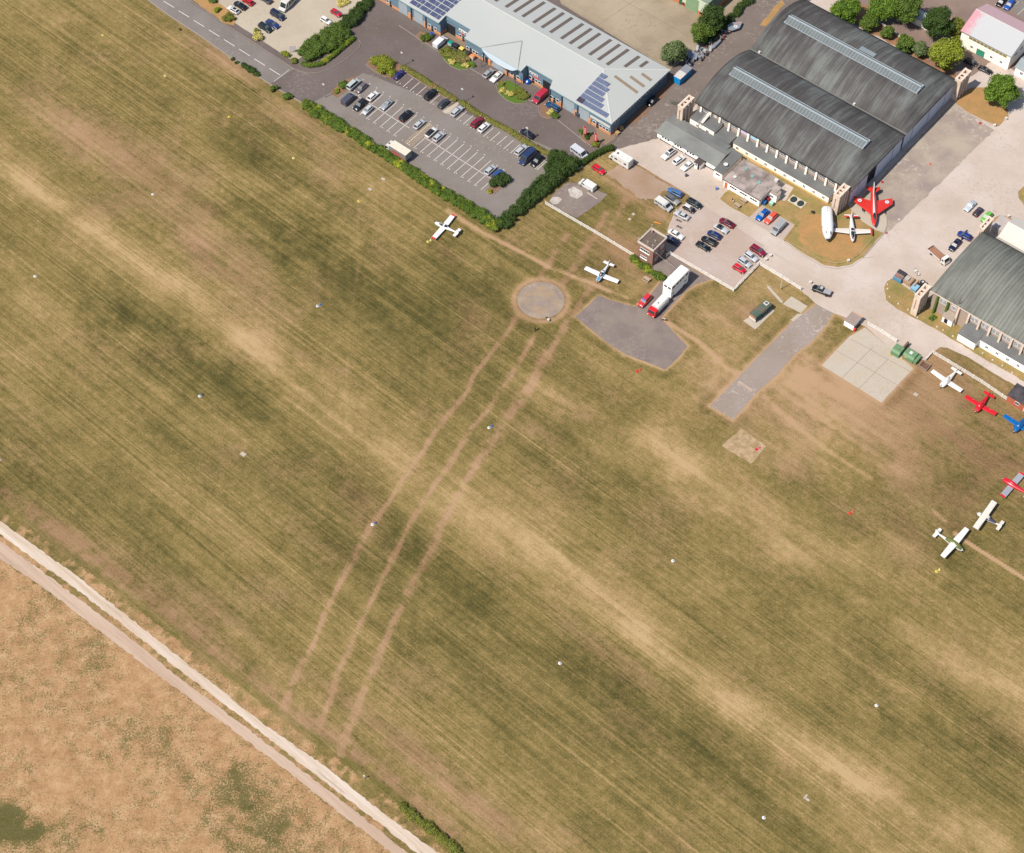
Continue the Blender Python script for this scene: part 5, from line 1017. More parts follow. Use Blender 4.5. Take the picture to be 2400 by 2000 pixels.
for a_, nm in (((-12.65,2.6,-8.3,3.6),'roof_slope'),((-8.3,3.6,-3.9,2.6),'roof_slope')):
    obj(nm, MB().extr([(a_[0],a_[1]),(a_[2],a_[3]),(a_[2],a_[3]-.12),(a_[0],a_[1]-.12)], -4.1, 16.8), mat('hut_roofing', D(152,154,149), var=.06, scale=.3, c2=D(126,127,125), c2amt=.5, c2scale=.12), r)
obj('ridge_cap', MB().box(-4.1,16.8,-8.4,-8.2,3.58,3.66), mat('ridge_pale', D(160,160,154)), r)
for i in range(4):
    for j in range(3): window(r,'y',-12.2,-2.2+i*4.3+j*.95,-1.45+i*4.3+j*.95,1.3,2.3,-1,(1,1))
    obj('air_conditioner', MB().box(-3.0+i*4.3,-2.4+i*4.3,-12.6,-12.2,.7,1.2), WHITE, r)
r = root('entrance_porch', O3, AU, 'small white porch with dark roof projecting from the long hut', 'porch')
obj('wall', MB().box(10.9,12.7,-14.5,-12.3,0,2.2), WREND, r); obj('roof', MB().box(10.7,12.9,-14.75,-12.4,2.2,2.35), mat('porch_roof', D(92,80,78)), r); obj('door', MB().box(11.9,12.6,-14.56,-14.5,.1,2.0), GLASS, r); window(r,'y',-14.5,11.05,11.75,1.0,1.9,-1,(1,1))
r = root('office_block', O3, AU, 'narrow cream block with flat grey roof between the long hut and the patchy flat roof', 'building')
obj('wall', MB().box(16.95,19.7,-13.8,-4.6,0,2.7), CREAM, r); obj('roof', MB().box(16.8,19.9,-14.0,-4.4,2.7,2.86), FELT, r); window(r,'y',-13.8,17.5,19.0,1.2,2.1,-1,(3,1)); obj('satellite_dish', MB().cyl(18.6,-10.8,3.2,3.5,.25,14,.65), WHITE, r); obj('dish_stand', MB().cyl(18.6,-10.8,2.86,3.2,.05,6), STEEL, r)
r = root('flat_roofed_block', O3, AU, 'square white block with a patchy grey and brown flat roof with skylights', 'building')
obj('wall', MB().box(21.3,33.1,-15.1,-5.9,0,2.9).box(33.1,35.0,-10.0,-7.9,0,2.9), WREND, r)
PATCHY = mat('patchy_felt', D(206,192,184), var=.1, scale=.6, c2=D(120,106,100), c2amt=.5, c2scale=.3)
obj('roof', MB().box(21.0,33.4,-15.4,-5.6,2.9,3.05).box(33.4,35.3,-10.2,-7.7,2.9,3.05), PATCHY, r); obj('roof_edge', MB().box(20.95,33.45,-15.5,-15.4,2.85,3.12).box(20.9,21.0,-15.4,-5.6,2.85,3.12).box(33.4,33.5,-15.5,-10.2,2.85,3.12), mat('edge_grey', D(122,112,108)), r)
obj('roof_seam', MB().box(29.4,29.55,-15.4,-5.6,3.05,3.09), MC['edge_grey'], r)
for x_,y_ in ((23.2,-8.2),(26.2,-9.5),(29.0,-10.2)): obj('skylight', MB().box(x_,x_+.9,y_-.45,y_+.45,3.05,3.25), mat('green_glazing', D(150,190,186)), r)
for i in range(3): window(r,'y',-15.1,23.2+i*3.4,25.6+i*3.4,1.2,2.0,-1,(3,1))
obj('door', MB().box(21.6,22.5,-15.16,-15.1,.05,2.1), mat('orange_door', D(196,110,70,1.4)), r); obj('satellite_dish', MB().cyl(23.2,-12.9,3.2,3.45,.2,12,.5), WHITE, r); obj('roof_tank', MB().box(32.2,33.2,-7.1,-6.3,3.05,3.7), WHITE, r)
r = root('small_annex', O3, AU, 'small white box annex with grey roof on the corner of the patchy flat-roofed block', 'annex')
obj('wall', MB().box(32.9,35.7,-10.9,-10.06,0,2.7).box(33.2,35.9,-11.0,-9.0,0,2.68), WREND, r); obj('roof', MB().box(32.8,36.05,-11.1,-8.9,2.7,2.82), mat('annex_roof', D(186,170,160)), r); window(r,'y',-11.0,33.7,35.0,1.2,2.2,-1,(3,2))
def bin_(x, y, rgb, label, w=1.2, d=.95, h=1.15, cat='bin', frame=O3, lid=None, rot=0):
    r = root('wheeled_bin', (frame[0]+x*CU-y*SU, frame[1]+x*SU+y*CU), AU+rot, label, cat, 'bins', Z3)
    obj('body', MB().rings([[(-w/2*.85,-d/2*.85,.1),(w/2*.85,-d/2*.85,.1),(w/2*.85,d/2*.85,.1),(-w/2*.85,d/2*.85,.1)],[(-w/2,-d/2,h),(w/2,-d/2,h),(w/2,d/2,h),(-w/2,d/2,h)]]), paint(*rgb), r)
    obj('lid', MB().rings([[(-w/2-.04,-d/2-.04,h),(w/2+.04,-d/2-.04,h),(w/2+.04,d/2+.04,h),(-w/2-.04,d/2+.04,h)],[(-w/2+.05,-d/2+.1,h+.16),(w/2-.05,-d/2+.1,h+.16),(w/2-.05,d/2-.05,h+.2),(-w/2+.05,d/2-.05,h+.2)]]), paint(*(lid or rgb)), r)
    for sx in (-1,1): obj('wheel', MB().ycyl(sx*w*.35,.08,-d*.4,-d*.3,.08,8), TYRE, r)
    return r
bin_(33.6,-13.4,(30,120,190),'large blue bin in the corner of the patchy flat-roofed block'); bin_(33.7,-11.9,(170,34,40),'red bin behind the large blue bin'); bin_(35.4,-12.4,(180,226,206),'pale green bin on the grass outside the small white annex')
# --- the grey hangar on the right
OR = G(2181,681,7); RL, RW = 62.0, 26.2
r = root('aircraft_hangar', OR, AU, 'single hangar with ribbed greenish-grey curved roof at the right edge', 'hangar', 'aircraft hangars')
obj('wall', MB().box(.9,RL,.3,.6,0,6.8).box(.9,1.2,.6,RW-.3,0,6.8).box(.9,RL,RW-.6,RW-.3,0,6.8), BRICKG, r)
ro = hangar_roof(r, [(-.2,1.2)]+[(-.2+i*.8, 1.2+2.8*smst(i/7)) for i in range(1,8)]+[(20,4.0),(RL,4.0)], 0, RW, 7.0, ROOF_B)
up = vault(.3,RW-.3,6.7,1.0); obj('gable', MB().extr([(.3,6.2)]+up+[(RW-.3,6.2)], .4, .7), BRICKG, r)
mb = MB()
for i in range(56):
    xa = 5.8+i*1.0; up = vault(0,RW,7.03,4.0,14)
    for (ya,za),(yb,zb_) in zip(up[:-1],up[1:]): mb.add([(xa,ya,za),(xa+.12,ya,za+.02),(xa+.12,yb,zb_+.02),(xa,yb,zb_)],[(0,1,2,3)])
obj('roof_ribs', mb, mat('rib_grey', D(112,114,106)), ro)  # thin raised rib strips in one even greenish grey
obj('eaves_trim', MB().box(-.2,RL,-.12,-.02,6.75,7.0), mat('eaves_pale', D(226,208,190,1.5)), r)
for i in range(12):
    x_ = 2.45+i*3.17
    obj('buttress', MB().extr([(.3,0 if i < 3 else 3.2),(.3,6.6),(-.35,6.6),(-.8,0 if i < 3 else 3.0)], x_-.25, x_+.25), CONCW if i > 1 else mat('ivy_clad', D(96,124,34), var=.3, fine=.3), r)
    if i not in (1,2): window(r,'y',.3,x_+.45,x_+1.5,4.4,6.1,-1,(3,4)); window(r,'y',.3,x_+1.6,x_+2.65,4.4,6.1,-1,(3,4))
    elif i == 1: window(r,'y',.3,x_+.9,x_+2.4,4.4,5.9,-1,(5,3))
gantry(OR,-2.1,-.3,-4.5,.4,'brown concrete door gantry beside the blue tank and timber crates'); gantry(OR,-1.4,.1,25.8,30.8,'brown concrete door gantry beside the lime green car')
r = root('hangar_lean_to', OR, AU, 'white lean-to with grey felt roof along the front of the right-hand hangar', 'annex')
obj('wall', MB().prism([(12.0,.25),(12.0,-4.2),(17.1,-4.2),(17.1,-2.4),(RL,-2.4),(RL,.25)], 0, 2.85), WREND, r)
obj('roof', MB().rings([[(11.8,-4.45,2.9),(17.3,-4.45,2.9),(17.3,.28,3.5),(11.8,.28,3.5)],[(11.8,-4.45,3.0),(17.3,-4.45,3.0),(17.3,.28,3.62),(11.8,.28,3.62)]]), FELT, r); obj('roof', MB().rings([[(17.32,-2.6,2.9),(RL,-2.6,2.9),(RL,.28,3.4),(17.32,.28,3.4)],[(17.32,-2.6,3.0),(RL,-2.6,3.0),(RL,.28,3.58),(17.32,.28,3.58)]]), FELT, r)
for i in range(9): window(r,'y',-2.4,19.2+i*3.1,20.1+i*3.1,1.0,2.0,-1,(2,2))
r = root('brick_shed', OR, AU, 'little white-fronted shed with pitched grey roof and black doorway against the right-hand hangar', 'shed')
obj('wall', MB().box(5.7,8.6,-1.5,.2,0,2.5).extr([(-1.3,2.5),(.2,3.4),(.2,2.5)],5.9,8.4), WREND, r); obj('roof', MB().extr([(-1.7,2.5),(.22,3.6),(.22,3.45),(-1.7,2.35)],5.5,8.8), mat('shed_roof', D(176,160,146), var=.15), r); obj('doorway', MB().box(6.3,7.3,-1.54,-1.5,.3,2.0), DARK, r)
r = root('roof_mast', (OR[0]+8.3*CU-.5*SU, OR[1]+8.3*SU+.5*CU), 0, 'thin rusty lattice aerial with two arms above the ribbed roof edge', 'aerial', z=6.5)
obj('mast', MB().tube([(0,0,0),(0,.0,3.0)],.08), mat('rust', D(120,92,84)), r); obj('arm', MB().tube([(0,0,1.0),(-1.5,.8,1.1),(-.5,2.6,1.2),(0,0,1.4)],.045,4), MC['rust'], r); obj('arm', MB().tube([(0,0,1.0),(2.8,.6,1.2),(2.3,-1.5,1.2)],.045,4), MC['rust'], r)
# --- brick control tower
OT = G(1528,625); r = root('control_tower', OT, AU, 'two-storey brick watch tower with flat roof and white parapet', 'tower')
obj('wall', MB().box(-5.0,0,0,5.8,0,6.2), BRICK, r)
obj('parapet', MB().box(-5.2,.2,-.2,.15,6.2,6.65).box(-5.2,.2,5.65,6.0,6.2,6.65).box(-5.2,-4.85,.15,5.65,6.2,6.648).box(-.15,.2,.15,5.65,6.2,6.648), mat('parapet_stone', D(222,204,188,1.7)), r)
obj('roof', MB().box(-4.85,-.15,.15,5.65,6.2,6.3), mat('tower_roof', D(128,112,98), var=.12, scale=.6, c2=D(104,92,84), c2amt=.4, c2scale=.5, stretch=(AU,(1,.2,1))), r)
for z0,z1,x0,x1 in ((3.9,5.0,-4.2,-1.2),(1.2,2.1,-3.9,-1.8)): window(r,'y',0,x0,x1,z0,z1,-1,(5,1)); obj('sill', MB().box(x0-.1,x1+.1,-.16,0,z0-.15,z0), FRAMEW, r)
for z0,y0,y1 in ((3.9,.9,2.2),(3.9,3.4,4.8),(1.3,1.0,2.2),(1.3,3.6,4.8)): window(r,'x',0,y0,y1,z0,z0+1.1,1,(2,1))
rl = MB()
for z_ in (6.95,): rl.box(-5.1,.1,-.12,-.07,z_,z_+.05).box(-5.12,-5.07,-.1,5.9,z_,z_+.05).box(.05,.1,-.1,5.9,z_,z_+.05).box(-5.1,.1,5.85,5.9,z_,z_+.05)
for k in range(6): rl.box(-5.1+k*1.03,-5.05+k*1.03,-.12,-.07,6.65,6.95); rl.box(.05,.1,k*1.15,.05+k*1.15,6.65,6.95); rl.box(-5.12,-5.07,k*1.15,.05+k*1.15,6.65,6.95)
obj('railing', rl, WHITE, r)
for x_,y_,h_ in ((-5.0,0,1.6),(-4.9,5.7,1.9),(-2.6,.9,1.1),(-.6,.4,1.5),(-1.4,2.6,.9)): obj('aerial', MB().tube([(x_,y_,6.3),(x_,y_,6.6+h_)],.04,5).box(x_-.3,x_+.3,y_-.03,y_+.03,6.4+h_,6.46+h_), WHITE, r)
obj('chimney_cowl', MB().cyl(-4.2,5.0,6.3,7.1,.3,10), mat('pink_cowl', D(200,160,150)), r)
tw = Vector((OT[0], OT[1], 0)); e0 = Vector((-.2,.1,6.5)); bq = G(1582,628,4.8)
q1 = Vector((bq[0]-OT[0], bq[1]-OT[1], 0)); q1 = Vector((q1.x*CU+q1.y*SU, -q1.x*SU+q1.y*CU, 4.8)); obj('cable', MB().tube([tuple(e0), tuple(e0.lerp(q1,.5)-Vector((0,0,.3))), tuple(q1)],.03,4), mat('pale_cable', D(214,206,196)), r)
# --- blue-roofed industrial units
OB = G(1433,291.4,5.5); BD = 27.4; BL = 98.0
BR = mat('pale_blue_sheet_roof', D(202,205,201,1.9), rough=.5, var=.03, scale=.1, fine=.02, c2=D(188,194,193,1.9), c2amt=.3, c2scale=.05)
r = root('industrial_units', OB, AU, 'long row of workshop units under one pale blue hipped roof', 'building')
ze, zr = 5.5, 7.75
foot = [(0,.7),(0,BD-.5),(-BL,BD-.5),(-BL,.7),(-63.4,.7),(-63.4,3.2),(-54.0,3.2),(-54.0,.7),(-32.4,.7),(-32.4,3.0),(-22.6,3.0),(-22.6,.7)]
obj('wall', MB().prism([(x-.6 if x == 0 else x, y) for x,y in foot], 1.0, 5.3), STEELB, r); obj('brick_plinth', MB().prism([(x-.57 if x == 0 else x, y-.03 if y < 4 else y) for x,y in foot], 0, 1.0), OBRICK, r)
A1,A2 = (0,0,ze),(0,BD,ze); Rg = (-13.7,BD/2,zr); Rf = (-BL-6,BD/2,zr)
zy = lambda y: ze+(zr-ze)*y/(BD/2)
mb = MB()
fr = [(0,0),(-22.0,0),(-23.1,2.6),(-32.5,2.6),(-32.5,.0),(-53.6,0),(-54.2,3.4),(-63.4,3.4),(-63.4,0),(-BL-6,0)]
top = [(x,y,zy(y)) for x,y in fr]; mb.add(top+[Rf,Rg], [tuple(range(len(top)+2))[::-1]])
mb.add([A1,A2,Rg],[(0,1,2)]); mb.add([A2,(-BL-6,BD,ze),Rf,Rg],[(0,1,2,3)])
ro = obj('roof', mb, BR, r)
mb = MB(); 
for (xa,ya),(xb,yb) in zip(fr[:-1],fr[1:]):
    a_, b_ = Vector((xa,ya,0)), Vector((xb,yb,0)); mb.add([(xa,ya,zy(ya)-.35),(xb,yb,zy(yb)-.35),(xb,yb,zy(yb)+.03),(xa,ya,zy(ya)+.03)],[(0,1,2,3)])
mb.add([(0.01,0,ze-.35),(0.01,BD,ze-.35),(0.01,BD,ze+.03),(0.01,0,ze+.03)],[(0,1,2,3)]); obj('fascia', mb, TEAL, ro)
def rib(a_, b_, w=.28, z=.07): 
    a_, b_ = Vector(a_), Vector(b_); d = (b_-a_).normalized(); n_ = Vector((-d.y,d.x,0)).normalized()*w
    return MB().add([tuple(a_-n_+Vector((0,0,.02))),tuple(a_+Vector((0,0,z))),tuple(a_+n_+Vector((0,0,.02))),tuple(b_-n_+Vector((0,0,.02))),tuple(b_+Vector((0,0,z))),tuple(b_+n_+Vector((0,0,.02)))],[(0,1,4,3),(1,2,5,4),(0,2,1),(3,4,5)])
RC = mat('ridge_flash', D(216,219,213,1.9), rough=.5, var=.03)
obj('ridge_cap', rib(Rg, Rf), RC, ro); obj('hip_cap', rib(A1, Rg), RC, ro); obj('hip_cap', rib(A2, Rg), RC, ro)
DIRT = mat('dirty_roof_light', D(116,104,98,1.9), var=.2, scale=.6)
zb_ = lambda y: ze+(zr-ze)*(BD-y)/(BD/2)
def rl_back(xa, y0, y1, w=1.0):
    obj('roof_light', MB().rings([[(xa,y0,zb_(y0)+.03),(xa+w,y0,zb_(y0)+.03),(xa+w,y0,zb_(y0)+.09),(xa,y0,zb_(y0)+.09)],[(xa,y1,zb_(y1)+.03),(xa+w,y1,zb_(y1)+.03),(xa+w,y1,zb_(y1)+.09),(xa,y1,zb_(y1)+.09)]]), DIRT, ro)
LB = lambda X_,Y_,z=6.6: None
for grp in range(9):
    for j in range(3):
        xa = -14.6-grp*10.3-j*3.15
        rl_back(xa, 16.0, 26.2)
rl_back(-10.5, 19.0, 25.9); rl_back(-7.4, 22.2, 25.8)
# end slope lights
ex = lambda x: ze+(zr-ze)*(-x)/13.7
for x0, x1, y0 in ((-9.8,-1.6,13.6),(-6.6,-1.6,16.7),(-4.9,-1.5,19.9)):
    obj('roof_light', MB().rings([[(x0,y0,ex(x0)+.03),(x0,y0+.95,ex(x0)+.03),(x0,y0+.95,ex(x0)+.09),(x0,y0,ex(x0)+.09)][::-1],[(x1,y0,ex(x1)+.03),(x1,y0+.95,ex(x1)+.03),(x1,y0+.95,ex(x1)+.09),(x1,y0,ex(x1)+.09)][::-1]]), mat('tan_roof_light', D(158,140,118,1.9), var=.15, scale=.8), ro)
# solar panels follow the slope
def panel_at(xa, ya, w=1.0, h=1.62, m_=None):
    z0, z1 = zy(ya)+.08, zy(ya+h)+.08
    return MB().rings([[(xa,ya,z0),(xa+w,ya,z0),(xa+w,ya,z0+.05),(xa,ya,z0+.05)],[(xa,ya+h,z1),(xa+w,ya+h,z1),(xa+w,ya+h,z1+.05),(xa,ya+h,z1+.05)]])
SOL = mat('solar_blue', (.085,.105,.17), rough=.35, var=.25, scale=1.2, fine=.05, spec=.6); SOLD = mat('solar_dark', (.05,.06,.115), rough=.35, var=.1, spec=.6)
pr_ = root('solar_array', OB, AU, 'stepped triangular array of blue solar panels near the hipped end of the blue roof', 'solar panels', 'solar arrays')
rows = [(1.35,8,-11.6),(3.1,8,-13.2),(4.85,9,-15.0),(6.6,8,-14.6),(8.35,5,-12.4),(10.1,4,-12.0),(11.7,2,-11.6)]
rows = [(.85,8,-11.0),(2.55,7,-13.1),(4.25,6,-13.1),(5.95,5,-13.1),(7.65,5,-13.1),(9.3,4,-13.1),(10.95,2,-13.1)]
for ya, n_, x0_ in rows:
    for i in range(n_): obj('panel', panel_at(x0_+i*1.08, ya, .95, 1.45), SOL, pr_)
obj('dark_panel', panel_at(-13.2,.8,2.1,1.65), mat('maroon_panel', D(72,62,84,1.9)), pr_)
pr_ = root('solar_array', OB, AU, 'block of dark blue solar panels on the blue roof, cut by the top edge', 'solar panels', 'solar arrays')
for j in range(6):
    for i in range(9): obj('panel', panel_at(-75.5+i*1.28+.15*j+(.12 if i%3 == 0 else 0), .9+j*1.75, 1.08, 1.45), SOLD, pr_)
for i in range(3): obj('panel', panel_at(-82.0+i*1.25, .9, 1.15, 1.6), SOLD, pr_)
# fronts: shutters, windows, signs
def unit_front(x0, x1, y, kind):
    if kind == 'shutter': obj('roller_shutter', MB().box(x0,x1,y-.06,y,.05,4.2), mat('shutter_grey', D(160,172,178,1.4), rough=.5), r)
    if kind == 'open': obj('open_shutter', MB().box(x0,x1,y-.05,y,.05,3.6), DARK, r)
    if kind == 'shop':
        n_ = int((x1-x0)/1.15)
        for i in range(n_): window(r,'y',y-.03,x0+i*1.15,x0+1.0+i*1.15,1.05,2.1,-1,(1,1))
        obj('door', MB().box(x0+1.25,x0+2.1,y-.09,y-.03,.05,2.15), GLASS, r)
for a_ in ((-6.9,-1.0,.7,'shop'),(-12.0,-8.2,.7,'shutter'),(-17.6,-13.6,.7,'shutter'),(-22.4,-18.8,.7,'shop'),(-26.8,-23.4,3.0,'open'),(-32.0,-27.4,3.0,'shop'),(-36.9,-33.0,.7,'shop'),(-43.5,-39.0,.7,'shutter'),(-47.6,-46.0,.7,'shop'),(-53.5,-48.5,.7,'shop'),(-58.4,-54.6,3.2,'shop'),(-63.0,-59.8,3.2,'open'),(-68.2,-64.2,.7,'shop'),(-73.6,-70.2,.7,'shutter'),(-79.6,-76.2,.7,'shutter'),(-84.5,-81.2,.7,'shop')): unit_front(*a_)
for x_ in (-7.9,-12.9,-18.2,-38.4,-44.6,-69.3,-75.2): obj('brick_pier', MB().box(x_-.55,x_+.35,.45,.7,.0,2.0), OBRICK, r)
for x_ in (-12.4,-18.1,-22.4,-38.0,-47.0,-69.0,-74.6): obj('steel_column', MB().box(x_,x_+.22,.3,.55,0,5.2), mat('dark_blue_column', D(70,92,106,1.4)), r)
obj('white_sign', MB().box(-7.9,-.9,.6,.66,2.7,3.6), WHITE, r); obj('upper_windows', MB().box(-31.8,-28.6,2.9,2.96,3.2,4.0), WHITE, r)
obj('red_sign', MB().box(-30.4,-28.4,2.84,2.9,2.4,3.0), mat('red_sign_paint', D(214,90,96,1.4)), r); obj('red_sign', MB().box(-57.4,-56.9,3.0,3.1,2.3,3.2), MC['red_sign_paint'], r); obj('upper_windows', MB().box(-58.4,-55.0,3.1,3.16,3.2,4.4), WHITE, r)
for i in range(3): window(r,'y',2.9,-31.6+i,-30.8+i,3.25,3.95,-1,(1,1)); window(r,'y',3.1,-58.2+i,-57.5+i,3.3,4.1,-1,(1,1))
obj('end_cladding', MB().box(-.6,-.5,5.0,BD-.5,0,3.4), mat('slate_cladding', D(84,104,116,1.2)), r)
for g_ in range(7):
    for i in range(3): window(r,'x',-.58,1.6+g_*3.6+i*1.05,2.5+g_*3.6+i*1.05,3.6,4.7,1,(1,1))
# curved canopy between two masts
cv = [(-47.5,.2),(-46,-.6),(-43,-1.5),(-40,-1.9),(-37,-1.9),(-34.6,-1.3),(-33.6,.2)]
cn = root('entrance_canopy', OB, AU, 'curved blue-grey canopy with thin masts bulging from the front of the blue-roofed units', 'canopy')
obj('canopy_roof', MB().prism(cv, 5.25, 5.4), CLADL, cn)
for x_,y_ in ((-46.0,-1.6),(-33.4,-1.4)): obj('mast', MB().tube([(x_,y_,0),(x_,y_,5.6)],.09,6), mat('mast_grey', D(90,104,112,1.4)), cn)
obj('stay', MB().tube([(-33.6,0,5.5),(-39.0,8.3,7.3)],.05,4), MC['mast_grey'], cn); obj('stay', MB().tube([(-47.4,.1,5.5),(-39.0,8.3,7.3)],.05,4), MC['mast_grey'], cn)
# --- green shed, white hall, tent, others at the edges
OGr = G(1661,10,6); r = root('green_warehouse', OGr, AU, 'pale green metal warehouse with brick base, cut off by the top edge', 'building')
obj('wall', MB().box(-24,-.2,.2,24,1.4,6), mat('pale_green_cladding', D(206,216,190,1.45), rough=.6, var=.04), r); obj('brick_plinth', MB().box(-24,-.17,.17,24,0,1.4), mat('plinth_brick', D(204,128,90,1.5), fine=.15), r); obj('end_wall', MB().box(-.2,-.1,.2,24,1.4,6), mat('dark_green_cladding', D(116,136,116,1.2)), r); obj('roof', MB().box(-24.2,0,0,24.2,6,6.25), mat('green_roof', D(150,164,150)), r)
obj('loading_door', MB().box(-8.0,-3.6,.1,.2,0.05,5.0), mat('sage_door', D(132,160,122,1.4)), r); obj('door', MB().box(-10.4,-9.4,.1,.2,.05,2.2), mat('deep_green_door', (.02,.09,.05)), r)
for x_ in (-9.0,-2.6): obj('wall_lamp', MB().box(x_,x_+.5,-.4,.1,1.0,1.4), PLASTIC, r)
OW = G(2358,164); r = root('white_hall', OW, AU, 'cream two-storey hall with pink-stained grey roof and a green door', 'building')
obj('wall', MB().box(-16.0,.3,0,13.6,0,5.9).extr([(0,5.9),(6.8,8.7),(13.6,5.9)],-16.0,.3), CREAM, r)
m_, nt, b = new_mat('lichen_pink_roof'); p = mapping(nt, pos(nt), rot=(0,0,-AU)); sx = N(nt,'ShaderNodeSeparateXYZ'); nt.links.new(p, sx.inputs[0])
x_w = OW[0]*CU+OW[1]*SU; f = math_(nt,'MULTIPLY_ADD', math_(nt,'SUBTRACT', sx.outputs[0], x_w-15.5), -.35, 1.0); f = math_(nt,'ADD', f, math_(nt,'MULTIPLY', math_(nt,'SUBTRACT', noise(nt,p,.7,4,.7), .5), 2.6))
c_ = mixc(nt, ramp(nt, f, [(.15,0.0),(.9,1.0)]), D(204,206,208), D(222,160,172)); nt.links.new(c_, b.inputs['Base Color']); b.inputs['Roughness'].default_value = .7
obj('roof_slope', MB().extr([(-.5,5.85),(6.8,8.95),(6.8,8.75),(-.5,5.65)],-16.3,.6), m_, r); obj('roof_slope', MB().extr([(6.8,8.95),(14.1,5.85),(14.1,5.65),(6.8,8.75)],-16.3,.6), mat('pink_roof', D(226,190,196), var=.05), r)
obj('ridge_cap', MB().box(-16.3,.6,6.7,6.9,8.93,9.03), WHITE, r)
fo = obj('window_band', MB().box(-13.5,-.8,-.06,0,4.1,5.0), mat('band_cream', D(210,196,150,1.5)), r)
for i in range(10): obj('pane', MB().box(-13.3+i*1.25,-12.35+i*1.25,-.09,-.06,4.25,4.9), mat('murky_pane', (.16,.15,.10), rough=.3), fo)
obj('garage_door', MB().box(-10.2,-7.6,-.06,0,.05,2.3), mat('green_door', D(60,150,124,1.5)), r)
for x_ in (-12.4,-5.8,-2.6): window(r,'y',0,x_,x_+.9,1.3,2.2,-1,(2,1))
for y_ in (2.5,5.6,8.8): window(r,'x',.3,y_,y_+1.6,3.4,4.5,1,(3,1))
r = root('white_hut', G(2376,175), AU, 'small white hut with blue-grey roof at the right edge beyond the round tree', 'hut'); obj('wall', MB().box(0,9,0,6,0,3.0), WREND, r); obj('roof', MB().extr([(-.3,3.0),(3,4.2),(6.3,3.0),(3,3.0)],-.3,9.3), mat('slate_roof', D(168,180,182)), r); window(r,'y',0,1.6,2.6,1.2,2.3,-1,(2,2)); window(r,'y',0,4.2,5.2,1.2,2.3,-1,(2,2))
a_ = G(2339,555,2.5); r = root('marquee', a_, AU, 'white ridge tent standing behind the grey hangar roof', 'tent'); obj('canvas', MB().extr([(0,0),(0,2.5),(4.6,4.6),(9.2,2.5),(9.2,0)],0,22), mat('canvas_white', D(240,232,222), rough=.8, var=.04), r); obj('side_awning', MB().box(-3.6,-.1,2.5,7.5,0,2.3), mat('awning_grey', D(206,196,190)), r)
a_ = G(2361.4,926,2.8); r = root('brick_hut', a_, AU, 'red brick hut with a dark felt roof at the right edge by the fence end', 'hut'); obj('wall', MB().box(.1,9,.1,4.6,0,2.7), mat('hut_brick', D(188,104,78,1.5), fine=.16, fscale=7), r); obj('roof', MB().box(-.1,9.2,-.1,4.8,2.7,2.85), mat('black_felt', D(52,48,56), c2=D(120,114,116), c2amt=.4, c2scale=.3), r); window(r,'y',.1,2.4,3.6,1.1,2.2,-1,(2,1)); obj('door', MB().box(5.0,6.0,.03,.1,.05,2.1), WHITE, r)
a_ = G(1977,762); r = root('fuel_hut', a_, AU, 'small white hut with grey flat roof at the top corner of the concrete pad', 'hut'); obj('wall', MB().box(0,2.9,0,3.6,0,1.9), WREND, r); obj('roof', MB().box(-.1,3.05,-.1,3.75,1.9,2.02), mat('grey_slab_roof', D(176,158,148)), r); obj('roof_plank', MB().box(-.2,3.2,3.6,3.95,1.98,2.06), mat('orange_plank', D(222,176,140)), r); obj('pipework', MB().box(2.95,3.15,.6,3.4,.9,1.0).box(2.95,3.15,.6,.7,.1,1.5).box(2.95,3.15,2.6,2.7,.1,1.8), mat('pipe_blue', D(130,150,170)), r); obj('fire_point', MB().box(3.0,3.5,-.2,.3,0,1.0), mat('fire_red',(.5,.03,.03)), r)
a_ = G(2163,40,2.6); r = root('white_store', a_, AU, 'flat-roofed white store tucked between two trees', 'shed'); obj('wall', MB().box(-3.4,3.4,-1.6,1.9,0,2.5), WREND, r); obj('roof', MB().box(-3.6,3.6,-1.8,2.1,2.5,2.62), mat('white_roof', D(224,232,226)), r)
# shipping container
a_ = G(1590,193); r = root('shipping_container', a_, AU, 'bright blue container with a grey and white top at the corner of the blue unit', 'container', z=Z3); obj('body', MB().box(-1.2,1.2,-1.0,5.0,0,2.5), mat('container_blue', D(20,140,206,1.4), rough=.5), r); obj('top', MB().box(-1.22,1.22,2.0,5.02,2.5,2.56), mat('container_grey', D(150,156,166)), r); obj('top', MB().box(-1.22,1.22,-1.02,1.98,2.5,2.57), mat('container_white', D(226,220,216)), r); obj('door', MB().box(-1.1,1.1,-1.06,-1.0,.1,2.4), MC['container_blue'], r)
# green control caravan on its slab
a_ = G(1781,737); r = root('control_caravan', a_, math.radians(50.6)-math.radians(6), 'dark green control caravan with glazed end, standing on a concrete slab', 'caravan', z=Z1)
GC = mat('caravan_green', D(84,112,100), var=.15, scale=.8, c2=D(150,116,92), c2amt=.3, c2scale=.6)
obj('body', MB().box(-3.0,3.0,-1.1,1.1,.5,2.3), mat('caravan_side', D(70,92,86,1.3)), r); obj('roof', MB().extr([(-1.2,2.3),(-.9,2.55),(.9,2.55),(1.2,2.3)],-3.2,3.1), GC, r); obj('window', MB().box(-3.08,-3.0,-.95,.95,1.2,2.2), mat('caravan_window', D(170,120,96,1.3)), r); obj('window_sill', MB().box(-3.15,-3.0,-1.1,1.1,.5,1.1), WHITE, r); o = obj('skylight', MB().box(1.6,2.7,-.6,.6,2.5,2.85), WHITE, r); obj('pane', MB().box(1.8,2.5,-.4,.4,2.85,2.87), GLASS_L, o)
for s in (1,-1): obj('wheel', MB().ycyl(-.2,.35,*sorted((s*.9,s*1.12)),.35,10), TYRE, r); obj('side_window', MB().box(-.8,1.2,*sorted((s*1.1,s*1.12)),1.4,2.0), GLASS, r)
